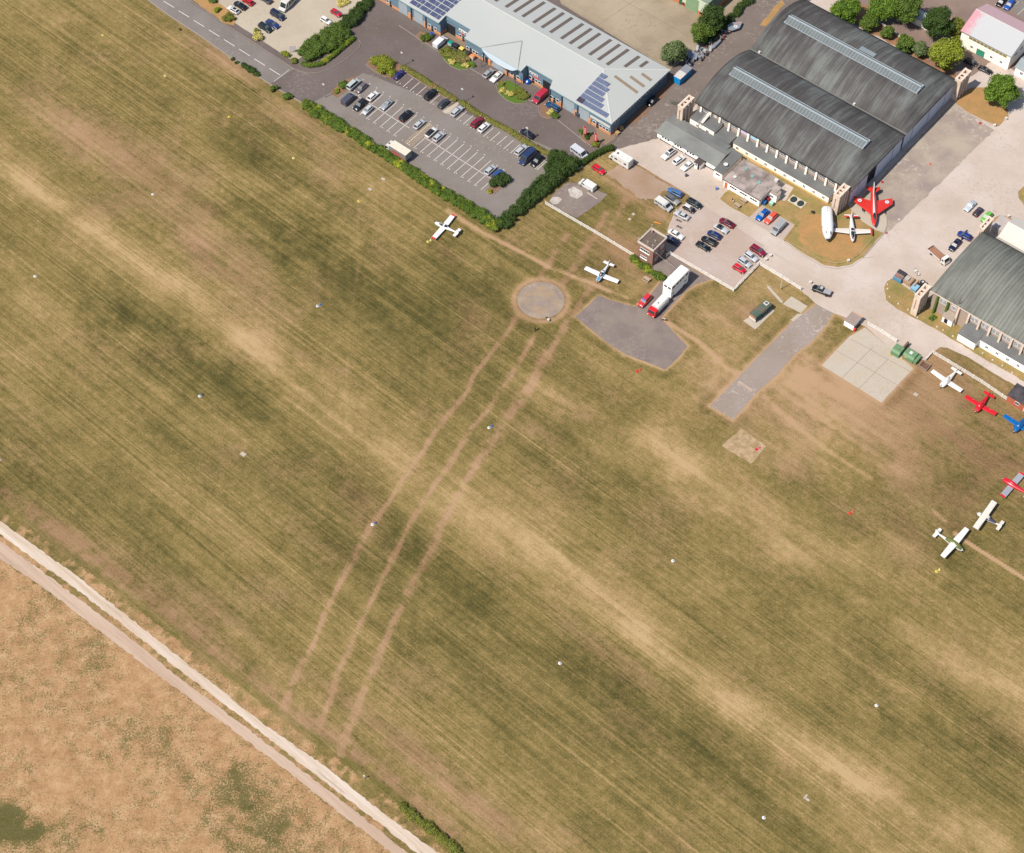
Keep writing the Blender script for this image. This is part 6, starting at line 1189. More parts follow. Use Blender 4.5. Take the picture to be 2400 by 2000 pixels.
# fuel tanks
GT = mat('tank_green', D(116,152,112,1.7), rough=.5, var=.08)
for i,(px,py,lb) in enumerate(((2103,827,'green bunded fuel tank at the fence end of the concrete pad'),(2133,838,'larger green fuel tank with a stepped top, beside the smaller green tank'))):
    a_ = G(px,py); r = root('fuel_tank', a_, AU, lb, 'tank', 'green fuel tanks', Z1); w_ = 1.2+.35*i
    obj('tank_body', MB().extr([(-1.5,.1),(-1.5,1.4),(-1.0,1.95),(1.0,1.95),(1.5,1.4),(1.5,.1)],-w_,w_), GT, r); obj('tank_hatch', MB().box(-.4,.4,-.5,.4,1.95,2.1), WHITE if i else GT, r)
    if i: obj('step_box', MB().box(w_,w_+.9,-1.3,1.3,.1,1.3), GT, r); obj('hazard_label', MB().box(-w_+.3,-w_+1.2,-1.52,-1.5,.8,1.3), mat('orange_label', D(236,170,120)), r)
    obj('yellow_stop', MB().box(-w_,-w_+.5,-2.0,-1.6,0,.25), mat('stop_yellow', D(230,190,90)), r)
a_ = G(2117,822); r = root('timber_screen', a_, AU, 'brown camouflage strip standing between the two green fuel tanks', 'screen', z=Z1); obj('panel', MB().box(-.25,.25,-1.7,2.0,0,1.8), mat('camo_brown', D(122,104,82), var=.2), r); obj('post', MB().box(-.06,.06,-1.9,-1.7,0,1.95), TIMBER, r)
a_ = G(2167,860); r = root('planter_crate', a_, AU, 'open weathered timber crate on the ground at the corner of the white fence', 'crate', z=0)
for q in ((-1.2,1.2,-1.1,-.95),(-1.2,1.2,.95,1.1),(-1.2,-1.05,-.95,.95),(1.05,1.2,-.95,.95)): obj('side_board', MB().box(*q,0,.7), TIMBER, r)
obj('contents', MB().box(-1.05,1.05,-.95,.95,0,.3), mat('crate_rubbish', D(126,92,78), var=.4, fine=.4, fscale=4), r)
# crates, skips and tanks by the grey hangar
a_ = G(2107,655); r = root('waste_skip', a_, AU, 'blue waste skip with rusty top, half covered by black sheet', 'skip', 'blue skips', Z2)
obj('body', MB().extr([(-1.2,.1),(-1.5,1.7),(1.5,1.7),(1.2,.1)],-1.2,1.2), mat('skip_blue', D(96,160,196,1.5)), r); obj('load', MB().box(-1.1,1.1,-1.3,.2,1.7,1.85), mat('rust_load', D(160,110,96), var=.3, c2=D(180,170,160), c2amt=.5, c2scale=.8), r); obj('black_sheet', MB().box(-1.2,1.2,.2,1.55,1.7,1.95), mat('black_sheet', (.03,.03,.035)), r)
a_ = G(2143,680); r = root('waste_skip', a_, AU, 'small pale blue skip tucked beside the brown gantry', 'skip', 'blue skips', Z2); obj('body', MB().extr([(-.8,.1),(-1.0,1.2),(1.0,1.2),(.8,.1)],-.8,.8), mat('skip_pale_blue', D(140,188,214,1.6)), r); obj('lid', MB().box(-.85,.85,-1.05,1.05,1.2,1.28), MC['skip_pale_blue'], r)
a_ = G(2160,672); r = root('black_tank', a_, 0, 'round black plastic tank with a light cap beside the gantry top', 'tank', z=Z2); obj('tank_body', MB().cyl(0,0,0,1.9,.85,14,.75), PLASTIC, r); obj('cap', MB().cyl(0,0,1.9,2.05,.3,10), mat('cap_grey',(.4,.42,.45)), r)
for i,(px,py,w_,lb) in enumerate(((2128,661,1.5,'pile of timber pallets and grey boxes next to the blue skip'),(2138,668,1.2,'upright timber rack of orange-brown battens'))):
    a_ = G(px,py); r = root('pallet_stack', a_, AU, lb, 'pallets', z=Z2)
    for j in range(4 if i == 0 else 1): obj('pallet', MB().box(-w_+.1*j,w_-.1*j,-1.2,1.2,.3*j,.3*j+.22), mat('pallet_wood', D(196,164,134), var=.25, fine=.3, fscale=3), r)
    if i: 
        for j in range(6): obj('batten', MB().box(w_*.8,w_,-1.2+j*.45,-1.05+j*.45,.22,1.8), mat('orange_batten', D(210,152,98)), r)
    else: obj('box', MB().box(-.9,.3,-.8,.5,1.2,1.6), mat('grey_box', D(206,200,192)), r)
a_ = G(2132,690); r = root('timber_plank', a_, math.radians(43), 'long orange plank lying beside the grass island', 'plank', z=Z4); obj('plank', MB().box(-2.6,2.0,-.12,.12,0,.12), MC['orange_batten'], r)
for i,(px,py) in enumerate(((2145,637),(2151,645),(1905,500))): a_ = G(px,py); r = root('white_chair', a_, .5+i, ('white plastic chair tipped beside the pallet pile','second white plastic chair, the one nearer the black tank','dark metal trolley on the grass behind the airliner nose')[i], 'chair' if i < 2 else 'trolley', z=Z3 if i < 2 else Z4); mm = WHITE if i < 2 else PLASTIC; obj('seat', MB().box(-.4,.4,-.4,.4,.4,.48), mm, r); obj('backrest', MB().box(-.4,.4,.36,.44,.48,1.0), mm, r); [obj('leg', MB().box(x0,x0+.07,y0,y0+.07,0,.4), mm, r) for x0 in (-.38,.31) for y0 in (-.38,.31)]
# scrap aircraft parts in the lane
rs = random.Random(5)
SCM = [mat('scrap_grey', D(150,160,172), var=.2), mat('scrap_dark', D(60,66,80), var=.3), mat('scrap_rust', D(150,96,84), var=.3), mat('scrap_pale', D(196,200,204), var=.1)]
a_ = G(1722,60,1.2); r = root('scrap_wing', a_, math.radians(20), 'severed grey aircraft wing section with a roundel, lying in the back lane', 'scrap', 'aircraft scrap', Z3)
obj('wing_skin', MB().prism([(-2.6,-.9),(-1.9,.9),(-.4,1.4),(2.4,.9),(2.6,.4),(.9,-1.5),(-1.4,-1.7)],.9,1.15), SCM[0], r); o = obj('roundel', MB().cyl(.1,-.5,1.15,1.17,.55,18), paint(244,240,236), r); obj('roundel_centre', MB().cyl(.1,-.5,1.17,1.185,.2,12), paint(150,60,70), o); obj('red_panel', MB().box(.1,2.0,.2,.8,1.15,1.165), mat('oxide_panel', D(186,150,136)), r); [obj('trestle', MB().box(x0,x0+.2,-.6,.6,0,.9), SCM[1], r) for x0 in (-1.2,1.2)]
def scrap(px, py, rot, label, fn): r = root('scrap_part', G(px,py), rot, label, 'scrap', 'aircraft scrap', Z3); fn(r); return r
def f_cyl(r): obj('casing', MB().tube([(-1.3,0,.5),(-.9,0,.5),(1.0,0,.5),(1.3,0,.5)],[.25,.48,.42,.2],12), SCM[3], r); obj('intake', MB().tube([(1.28,0,.5),(1.36,0,.5)],[.18,.16],10), PLASTIC, r)
scrap(1635,115,math.radians(80),'pale torpedo-shaped tank standing on end in the scrap pile, left of two',f_cyl); scrap(1666,117,math.radians(75),'pale torpedo-shaped tank at the lane side of the scrap pile',f_cyl)
def f_plate(r): obj('panel', MB().prism([(-1.9,-1.0),(-1.5,1.2),(1.2,1.3),(2.0,-.8),(.4,-1.5)],1.0,1.14), SCM[0], r); obj('frame', MB().box(-1.2,1.2,-.8,.8,.2,1.0), SCM[1], r)
scrap(1622,136,AU,'flat grey fuselage panel on a frame at the near end of the scrap pile',f_plate)
def f_eng(r):
    for k in range(9): x0 = rs.uniform(-1.5,1.5); y0 = rs.uniform(-.8,.8); obj('engine_part', MB().box(x0,x0+rs.uniform(.3,.9),y0,y0+rs.uniform(.2,.7),0,rs.uniform(.4,1.3)), rs.choice(SCM), r)
    for k in range(4): obj('pipe', MB().tube([(rs.uniform(-1.6,1.6),rs.uniform(-1,1),rs.uniform(.3,1.0)),(rs.uniform(-1.6,1.6),rs.uniform(-1,1),rs.uniform(.6,1.5))],.07), SCM[rs.choice((0,3))], r)
for px,py,lb in ((1644,139,'dark engine wreck beside the flat grey panel'),(1651,124,'tangle of pale tubes and red frame in the middle of the scrap pile'),(1662,108,'brown and grey machinery heap below the two-tone tree'),(1616,152,'low heap of dark rusty parts beside the blue container'),(1700,78,'dark landing gear heap beside the severed wing'),(1684,93,'grey sheet-metal heap in the tree shadow')): scrap(px,py,rs.uniform(0,3),lb,f_eng)
def f_fus(r): obj('fuselage_shell', MB().tube([(-2.4,0,.55),(-1.6,0,.6),(1.6,0,.6),(2.4,0,.5)],[.2,.5,.45,.12],10), SCM[0], r); obj('fin', MB().extr([(1.0,.9),(1.7,1.7),(2.2,1.7),(2.2,.8)],-.05,.05,'y'), SCM[3], r)
scrap(1680,107,math.radians(52),'grey fuselage shell with a small fin at the lane edge of the scrap pile',f_fus)
# ---------------------------------------------------------------- vegetation: leaf-clump crowns
def leaf_mat(name, dark, light, yellow=None, yamt=.3):
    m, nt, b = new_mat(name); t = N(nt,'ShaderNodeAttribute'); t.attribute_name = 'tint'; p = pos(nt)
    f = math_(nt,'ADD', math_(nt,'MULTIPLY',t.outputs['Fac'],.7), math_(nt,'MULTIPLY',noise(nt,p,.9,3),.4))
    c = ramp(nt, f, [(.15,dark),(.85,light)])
    if yellow:
        g = ramp(nt, noise(nt,p,.33,3,.6), [(.62-.3*yamt,0.0),(.74-.2*yamt,1.0)]); c = mixc(nt, g, c, yellow)
    nt.links.new(c, b.inputs['Base Color']); b.inputs['Roughness'].default_value = .7; b.inputs['Specular IOR Level'].default_value = .2
    return m
LM = {'green': leaf_mat('leaves_green',(.018,.04,.006),(.105,.155,.02)),
 'dark': leaf_mat('leaves_dark_green',(.009,.022,.005),(.05,.085,.013)),
 'olive': leaf_mat('leaves_olive',(.04,.05,.008),(.18,.19,.03)),
 'yellow': leaf_mat('leaves_yellow_green',(.05,.07,.006),(.24,.27,.022)),
 'bright': leaf_mat('leaves_bright_green',(.02,.05,.005),(.125,.2,.016)),
 'gold': leaf_mat('leaves_golden',(.16,.14,.03),(.55,.47,.14)),
 'hedge': leaf_mat('hedge_leaves',(.02,.045,.006),(.115,.165,.016),(.25,.26,.02),.25),
 'brownhedge': leaf_mat('clipped_hedge_leaves',(.06,.07,.014),(.19,.19,.04),(.19,.13,.05),.45),
 'grey': leaf_mat('leaves_grey_green',(.03,.05,.02),(.13,.17,.06))}
BARK = mat('bark', (.09,.07,.05), var=.2)
def leaves(lumps, n, size, rnd, up=.35):
    """lumps: (x,y,z,rx,ry,rz). Leaf-sized quads near the lump surfaces plus a rough core inside each."""
    L_ = np.array(lumps, float); vol = (L_[:,3]*L_[:,4])+(L_[:,3]*L_[:,5]); pr = vol/vol.sum()
    k = rnd.choice(len(L_), n, p=pr); d = rnd.normal(size=(n,3)); d /= np.linalg.norm(d,axis=1)[:,None]; d[:,2] = np.where(d[:,2] < -.35, -d[:,2], d[:,2])
    rr = 1-.38*rnd.rand(n)**2; rr = rr+.26*(rnd.rand(n) < .16)*rnd.rand(n)
    P_ = L_[k,:3]+d*L_[k,3:6]*rr[:,None]; P_[:,2] = np.maximum(P_[:,2], .08)
    nn = d*.8+rnd.normal(size=(n,3))*.55+np.array([0,0,up]); nn /= np.linalg.norm(nn,axis=1)[:,None]
    a = np.cross(nn, rnd.normal(size=(n,3))); a /= np.linalg.norm(a,axis=1)[:,None]; b_ = np.cross(nn,a)
    s = size*(.6+.8*rnd.rand(n))[:,None]; a = a*s; b_ = b_*s*.65
    V = np.stack([P_-a, P_-b_*.9+a*.1, P_+a, P_+b_], 1).reshape(-1,3); Q = np.arange(4*n).reshape(n,4); T = np.repeat(np.clip(rnd.rand(n)*.8+.12*(rr-.8)*5,0,1),4)  # tint drops towards the lump centre: interior shade put into leaf colour
    # cores added to block light, tinted dark to paint the crown's inner shade
    cv, cq = [], []; base = len(V); U_, W_ = 8, 5
    for (x,y,z,rx,ry,rz) in L_:
        o0 = base+len(cv)
        for j in range(W_+1):
            ph = -1.2+ (1.5708+1.2)*j/W_
            for i in range(U_):
                th = 6.2832*i/U_; q = .74*(1+rnd.uniform(-.12,.12)); cv.append((x+rx*q*math.cos(ph)*math.cos(th), y+ry*q*math.cos(ph)*math.sin(th), max(.03, z+rz*q*math.sin(ph))))
        for j in range(W_):
            for i in range(U_): cq.append((o0+j*U_+i, o0+j*U_+(i+1)%U_, o0+(j+1)*U_+(i+1)%U_, o0+(j+1)*U_+i))
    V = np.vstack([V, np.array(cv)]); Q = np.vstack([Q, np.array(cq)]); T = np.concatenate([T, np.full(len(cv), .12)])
    return V, Q, T
def foliage(name, lumps, n, size, m, parent, seed):
    rnd = np.random.RandomState(seed); V, Q, T = leaves(lumps, n, size, rnd); me = np_mesh(name, V, Q); attr(me, 'tint', T)
    me.materials.append(m); o = bpy.data.objects.new(name, me); COL.objects.link(o); o.parent = parent; return o
def tree(px, py, rad, h, key, label, seed, group='trees behind the hangars', zc=None, sq=1.0, name='broadleaf_tree', dens=1.0):
    """px,py: where the middle of the crown shows"""
    rnd = random.Random(seed); zc = zc or h*.54; g = G(px,py,zc); r = root(name, g, rnd.uniform(0,6), label, 'tree', group)
    tr = MB(); tr.tube([(0,0,0),(.1,0,h*.3),(0,.1,h*.7)], [rad*.07+.08, rad*.05+.06, .05], 7)
    for k in range(5):
        a = k*1.26+rnd.uniform(-.3,.3); tr.tube([(0,0,h*.28),(math.cos(a)*rad*.35,math.sin(a)*rad*.35,h*.5),(math.cos(a)*rad*.7,math.sin(a)*rad*.7,h*.66)], [.14,.09,.04], 5)
    obj('trunk', tr, BARK, r); lumps = [(0,0,zc,rad*.72,rad*.72,(h-zc)*.92)]; nl = int(14+rad*3.2)
    for k in range(nl):
        a = rnd.uniform(0,6.283); e = rnd.uniform(-.75,1.25); q = rad*rnd.uniform(.45,.8); lr = rad*rnd.uniform(.2,.44)
        lumps.append((math.cos(a)*math.cos(e)*q, math.sin(a)*math.cos(e)*q*sq, zc+math.sin(e)*(h-zc)*.72, lr, lr, lr*.8))
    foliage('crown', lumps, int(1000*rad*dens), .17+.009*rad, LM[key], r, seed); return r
def bush(px, py, rad, h, key, label, seed, group='shrubs', elong=1.0, ang=0.0, second=None, cat='shrub', z=0.0):
    rnd = random.Random(seed); g = G(px,py,h*.5); r = root('shrub', g, ang, label, cat, group, z); lumps = []
    for k in range(int(5+rad*elong*3)):
        a = rnd.uniform(0,6.283); q = rnd.uniform(0,.72)*rad; lr = rad*rnd.uniform(.34,.52); lumps.append((math.cos(a)*q*elong, math.sin(a)*q, h*rnd.uniform(.3,.6), lr, lr, h*rnd.uniform(.3,.45)))
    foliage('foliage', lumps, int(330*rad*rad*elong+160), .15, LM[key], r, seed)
    if second:
        lumps = [(rnd.uniform(-.8,.3)*rad*elong, rnd.uniform(-.9,-.2)*rad, h*.4, rad*.3, rad*.3, h*.4) for k in range(4)]; foliage('flowers', lumps, int(160*rad), .13, LM[second], r, seed+1)
    obj('stem', MB().tube([(0,0,0),(0,0,h*.5)],.05), BARK, r); return r
def hedge(pts, w, h, key, label, seed, group=None, dens=1.0, boxy=False, cat='hedge', z=0.0, leaf=.17):
    """pts: (px,py[,width,height]) along the ground"""
    rnd = random.Random(seed); W = [Vector(G(p[0],p[1])) for p in pts]; wd_ = [p[2] if len(p) > 2 else w for p in pts]; hd_ = [p[3] if len(p) > 3 else h for p in pts]
    r = root('hedge', (W[0].x,W[0].y), 0, label, cat, group, z); lumps = []; tot = 0
    for i in range(len(W)-1):
        L_ = (W[i+1]-W[i]).length; d = (W[i+1]-W[i])/max(L_,1e-6); nn = Vector((-d.y,d.x)); n_ = max(1,int(L_/(.7 if not boxy else .45))); 
        for k in range(n_):
            t = (k+rnd.random())/n_; ww = wd_[i]*(1-t)+wd_[i+1]*t; hh = hd_[i]*(1-t)+hd_[i+1]*t; c_ = W[i]+(W[i+1]-W[i])*t-W[0]; tot += ww*L_/n_
            if boxy: lumps.append((c_.x, c_.y, hh*.5, ww*.58, ww*.58, hh*.52))
            else:
                for q in range(2 if ww < 3 else 4 if ww < 6 else 8):
                    o_ = rnd.uniform(-.5,.5)*(ww-1.0); lr = rnd.uniform(.38,1.2)*(1+ww*.05); lumps.append((c_.x+nn.x*o_, c_.y+nn.y*o_, hh*rnd.uniform(.25,.62), lr, lr, hh*rnd.uniform(.3,.42)))
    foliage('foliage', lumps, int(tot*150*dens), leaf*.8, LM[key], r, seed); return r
hedge([(713,243,3,1.6),(732,258,4,1.8),(780,287,3.6,1.8),(837,325,3.4,1.7),(894,360,3.2,1.7),(940,390,3.2,1.6),(997,428,3.4,1.8),(1040,455,3.6,1.8),(1088,485,3.8,2),(1133,513,4,2.2),(1172,538,4.2,2.2)], 3.5, 1.8, 'hedge', 'long wild hedge with yellow patches between the car park and the airfield grass', 11, 'hedges round the big car park')
hedge([(1172,537,3.6,2.2),(1200,510,4,2.4),(1232,482,4.4,2.6),(1262,452,4.8,3.0),(1295,420,5.5,3.6),(1318,395,8.5,4.6),(1330,378,8,4.6)], 4, 3, 'dark', 'tall dark bushy hedge closing the lower end of the car park', 12, 'hedges round the big car park', dens=1.15, leaf=.2)
hedge([(1338,404),(1352,395),(1372,381),(1395,366),(1418,355),(1436,350)], 1.5, 1.7, 'dark', 'narrow curved clipped dark hedge beside the motorhome', 13, boxy=True, dens=2.2)
hedge([(945,160),(980,180),(1015,203),(1050,225),(1068,236)], 1.7, .8, 'brownhedge', 'low clipped hedge strip beside the access road, upper length', 14, 'clipped hedge strips', boxy=True, dens=2)
hedge([(1080,240),(1110,262),(1148,285),(1190,306),(1230,333),(1275,358),(1300,368)], 1.7, .8, 'brownhedge', 'low clipped hedge strip beside the access road, longer lower length', 15, 'clipped hedge strips', boxy=True, dens=2)
hedge([(868,0,3,2),(850,22,4,2.4),(832,45,5,2.8),(812,64,5,2.8)], 4, 2.6, 'dark', 'dark hedge between the pale car park and the access road, upper stretch', 16, 'hedges by the junction', dens=1.2)
hedge([(806,74,6.0,3),(782,92,8,3.2),(755,110,8,3),(728,128,7,2.8),(708,140,4.5,2.2)], 7, 3, 'green', 'broad mass of mixed green bushes at the road junction', 17, 'hedges by the junction', dens=1.1)
hedge([(828,93,1.4,1.2),(805,112,1.4,1.2),(780,134,1.4,1.2),(752,153,1.5,1.2),(725,157,1.4,1.1),(708,152,1.2,1.0)], 1.3, 1.2, 'hedge', 'clipped outer edge of the junction bushes along the kerb', 18, 'hedges by the junction', boxy=True, dens=2)
hedge([(567,152),(585,164),(603,175),(611,180)], 1.4, .9, 'dark', 'short dark roadside hedge on the airfield side of the road', 19, dens=1.6)
hedge([(1480,606,1.6,1.2),(1500,620,2,1.4),(1528,640,2,1.4),(1552,656,2,1.4)], 2, 1.4, 'hedge', 'green hedge at the foot of the brick tower', 20, dens=1.5)
hedge([(942,1893,1.8,1.3),(975,1918,1.6,1.2),(1010,1945,1.6,1.2),(1050,1978,1.6,1.3),(1110,2030,1.8,1.3)], 2, 1.5, 'olive', 'dark green hedge beside the chalk track at the bottom edge', 21, dens=2.0)
hedge([(1655,105,2,1.5),(1690,70,2.4,1.6),(1730,30,2.6,1.8),(1765,-10,3,2)], 2.4, 1.6, 'dark', 'low dark scrub along the foot of the green warehouse', 22, dens=1.2)
hedge([(490,-5,2,1.4),(505,8,1.8,1.4)], 2, 1.4, 'green', 'green shrubs at the very top edge left of the pale car park', 23)
for i,a in enumerate((
 (902,152,3.4,2.3,'yellow','big yellow-green bush filling the car park island by the first bay',1.5,-.7,None),
 (809,197,1.8,1.8,'green','upper green bush on the small island by the silver people carrier',1.3,.6,None),(788,213,1.3,1.0,'yellow','yellow-green tuft at the tip of the small car park island',1,0,None),
 (1000,88,2.1,1.6,'green','round bush on the islet beside the white panel van',1,0,None),
 (1172,421,2.3,2.4,'dark','dark round bush overhanging a blue car at the end of the car park',1.5,.6,None),(1149,451,1.0,.7,'yellow','little pale shrub at the foot of the dark round bush',1,0,None),
 (1292,262,1.3,1.1,'gold','golden shrub on the smallest round island',1,0,None),(1302,270,1.7,.9,'green','low green mound behind the golden shrub on the smallest island',1,0,None),
 (607,85,2.0,1.6,'gold','golden bush at the edge of the pale car park',1,0,None),(600,74,1.3,1.5,'olive','green bush touching the golden bush',1,0,None),(538,42,2.0,1.5,'olive','olive bush at the corner of the dry verge beside the white hatchback',1,0,None),(509,23,1.2,1.3,'yellow','small yellow-green bush on the dry verge by the road',1,0,None),
 (668,127,1.4,1.6,'yellow','bright bush left of the white site board',1,0,None),(690,141,1.5,1.2,'olive','olive bush below the white site board',1,0,None),
 (640,207,1.4,1.5,'green','upper of two round bushes on the verge by the road end',1,0,None),(673,227,1.7,1.6,'green','lower of two round bushes on the verge by the road end',1,0,None),
 (546,139,.7,.6,'dark','tiny dark roadside shrub, upper of two',1,0,None),(556,147,.7,.6,'dark','tiny dark roadside shrub, lower of two',1,0,None),(421,69,.6,.5,'green','lone tuft of green on the verge at the upper left',1,0,None),
 (804,8,1.8,.9,'gold','pale straggly bush at the top edge beside the dark hedge',1.4,.3,None),
 (1362,307,1.1,1.2,'green','green shrub left of the first red flag',1,0,None),(1374,320,1.3,.9,'dark','dark low shrub between the two red flags',1,0,None),(1396,338,1.5,1.0,'olive','olive shrub below the second red flag',1,0,None),
 (1240,157,.01,.01,'green','x',1,0,None),(1178,195,1.2,.9,'brownhedge','brownish shrub at the top of the lawned island',1,0,None),
 (1177,212,1.4,.9,'gold','yellow flowering shrub at the left of the lawned island',1,0,None),(1196,220,1.3,.9,'gold','yellow flowering shrub in the middle of the lawned island',1.3,0,None),(1222,222,2.3,1.2,'olive','smooth olive mound at the right end of the lawned island',1.3,-.6,None),
 (1046,122,2.0,.9,'olive','straggly green shrub at the left end of the oval island',1.2,-.9,None),(1060,145,1.1,.8,'gold','yellow flower patch at the lower left of the oval island',1.6,-.7,None),(1092,151,1.2,.9,'gold','bright yellow flower patch at the lower right of the oval island',1.6,-.1,None),(1108,151,1.0,.8,'bright','bright green tuft at the right tip of the oval island',1,0,None),
 (2172,702,.6,1.8,'bright','ivy column on the first buttress of the grey hangar',1,0,None),(2186,746,1.1,.6,'green','weedy green patch below the ivy column',1.2,0,None),
 (1587,312,1.0,.7,'olive','weed clump at the far left end of the long hut',1.6,-.6,None),(1690,470,.01,.01,'green','x',1,0,None),
)):
    if a[2] < .1: continue
    bush(a[0],a[1],a[2],a[3],a[4],a[5],200+i,elong=a[6],ang=a[7],second=a[8],z=Z2)
g_ = bush(1075,131,2.9,1.0,'brownhedge','low red-brown and olive domed planting on the oval island',260,elong=1.5,ang=-.68,z=Z2)
sheet('island_bed', [(1032,118),(1042,110),(1068,118),(1098,138),(1114,150),(1105,161),(1078,164),(1056,155),(1040,140)], Z2+.05, LAWN, jit=.1)
sheet('island_bed', [(1182,190),(1195,190),(1225,208),(1241,228),(1226,242),(1205,243),(1182,232),(1168,216),(1166,200)], Z2+.05, LAWN, jit=.1)
sheet('island_bed', [(974,84),(985,74),(1003,80),(1012,100),(1000,101),(985,98)], Z2+.05, SOIL, jit=.1); sheet('island_bed', [(1263,248),(1275,240),(1300,252),(1310,268),(1298,277),(1280,279),(1268,270)], Z2+.05, SOIL, jit=.1)
sheet('island_bed', [(857,150),(870,135),(905,135),(943,155),(940,168),(915,184),(885,172)], Z2+.05, SOIL, jit=.1); sheet('island_bed', [(774,218),(800,190),(832,180),(838,198),(788,230)], Z2+.05, SOIL, jit=.1)
sheet('island_bed', [(1036,262),(1072,240),(1078,243),(1056,268),(1045,268)], Z2+.05, CONC, jit=.05); sheet('island_bed', [(945,165),(950,158),(1062,228),(1070,238),(1060,243),(1010,210)], Z2+.02, SOIL, jit=.1)
sheet('island_bed', [(1355,306),(1362,300),(1400,322),(1412,342),(1402,349),(1385,341),(1362,326)], Z2+.05, SOIL, jit=.1); sheet('island_bed', [(1138,447),(1150,438),(1168,430),(1180,425),(1182,435),(1158,457),(1144,456)], Z2+.05, SOIL, jit=.1)
for i,a in enumerate((
 (2073,16,5.2,10,'bright','bright green spreading tree, left half of the pair at the top edge'),(2120,22,5.6,10,'green','large green tree overhanging the white store at the top edge'),
 (1981,25,5.0,9,'bright','broad green tree at the back corner of the double hangar'),
 (2036,57,2.9,5,'green','small green tree between the broad tree and the smallest tree behind the hangar'),(2081,77,2.3,4.2,'green','smallest round tree on the dead grass behind the hangar'),
 (2122,104,3.2,5.5,'green','mid-sized tree below the white store with a spiky top'),(2156,118,2.7,4.5,'grey','dull grey-green tree beside the yellow-green tree'),
 (2198,52,4.9,11,'dark','tall dark green tree right of the white store'),(2243,66,3.2,6.5,'olive','sparse olive tree against the pink-stained roof'),
 (2223,130,5.6,10,'yellow','large yellow-green tree at the far corner of the double hangar'),(2346,212,5.3,10,'bright','round bright green tree alone on the dead-grass corner'),
 (1668,42,4.3,9,'dark','dark tree against the green warehouse, upper of the two by the scrap'),(1643,76,3.6,7,'green','lighter green tree below the dark one, beside the scrap pile'),
 (1579,122,3.9,8,'grey','grey-green tree at the rear corner of the blue-roofed units'),
)): tree(*a, seed=400+i, dens=1.25)
obj_p = root('flowering_climber', G(2266,75,3.5), 0, 'pink stained climber at the left end of the white hall roof', 'climber')
foliage('foliage', [(0,0,3.6,.9,.9,.8),(.6,-1.2,3.9,.7,.9,.6)], 260, .16, leaf_mat('pink_blossom',(.3,.12,.16),(.7,.4,.48)), obj_p, 77)

# ---------------------------------------------------------------- fences and small things
def fence(pts, label, h=1.35, rails=3, sp=2.3, m=None, group='white fences', z=0.02):
    W = [Vector(G(*p)) for p in pts]; r = root('rail_fence', (W[0].x,W[0].y), 0, label, 'fence', group, z); m = m or mat('fence_white', (.66,.63,.58), rough=.6, var=.06)
    for k in range(rails): 
        zz = h*(k+.75)/rails; mb = MB()
        for i in range(len(W)-1):
            p, q = W[i]-W[0], W[i+1]-W[0]; dd = (q-p).normalized(); nx_, ny_ = -dd.y*.03, dd.x*.03
            mb.prism([(p.x+nx_,p.y+ny_),(p.x-nx_,p.y-ny_),(q.x-nx_,q.y-ny_),(q.x+nx_,q.y+ny_)], zz-.08, zz+.08)
        obj('rail', mb, m, r)
    for i in range(len(W)-1):
        L_ = (W[i+1]-W[i]).length; n_ = max(1,round(L_/sp))
        for k in range(n_+(1 if i == len(W)-2 else 0)): c_ = W[i]+(W[i+1]-W[i])*k/n_-W[0]; obj('post', MB().box(c_.x-.07,c_.x+.07,c_.y-.07,c_.y+.07,0,h+.12), m, r)
    return r
fence([(1278,480),(1345,519),(1410,557),(1484,602)], 'long white rail fence running from the tall dark hedge to the brick tower')
fence([(1562,603),(1569,597),(1640,638),(1719,684),(1778,623)], 'white rail fence with a sharp corner enclosing the gravel car park')
fence([(1780,622),(1830,652),(1876,681)], 'short white rail fence on its own beside the apron road')
fence([(2033,762),(2066,781),(2100,803)], 'three-rail white fence above the concrete pad')
fence([(2169,846),(2184,829),(2240,862),(2300,899),(2363,942)], 'long white rail fence behind the parked white and red aeroplanes')
W = [Vector(G(*p,.7)) for p in ((1745,462),(1780,481),(1830,502),(1864,528),(1838,562),(1886,587),(1933,613),(1964,617),(1988,612),(2012,595),(2047,557))]
r = root('rope_barrier', (W[0].x,W[0].y), 0, 'thin pale rope barrier looped round the grass where the jets stand', 'barrier', z=Z4)
obj('rope', MB().tube([((w-W[0]).x,(w-W[0]).y,.7) for w in W], .035, 4), mat('pale_rope', D(220,206,150)), r)
for w in W: obj('post', MB().box((w-W[0]).x-.05,(w-W[0]).x+.05,(w-W[0]).y-.05,(w-W[0]).y+.05,0,.8), mat('rope_post', D(214,190,90)), r)
def lamp(px, py, label, h=5.0): r = root('street_lamp', G(px,py), 2.2, label, 'lamp post', 'street lamps', Z1); obj('post', MB().tube([(0,0,0),(0,0,h)], [.1,.06], 6), STEEL, r); obj('lamp_head', MB().box(-.2,.6,-.18,.18,h-.05,h+.1), mat('lamp_head_grey', D(220,220,220)), r)
lamp(944,155,'slim grey lamp post at the tip of the big bushy island'); lamp(1085,240,'slim grey lamp post in the clipped hedge above a silver car'); lamp(1236,331,'lamp post in the clipped hedge beside the dark blue saloon'); lamp(762,229,'lamp post in the tarmac near the small bush island')
def marker(px, py, rgb, label, rgb2=None, z=.01):
    r = root('runway_marker', G(px,py), 0, label, 'marker', 'airfield marker cones', z); obj('cone', MB().cyl(0,0,.06,.42,.27,12,.12), mat('marker_%d_%d_%d'%rgb, D(*[int(v*.93) for v in rgb]), rough=.8), r); obj('base', MB().cyl(0,0,0,.06,.42,12), paint(*rgb), r)
    if rgb2: obj('second_cone', MB().cyl(.75,.5,.0,.45,.32,12,.12), paint(*rgb2), r)
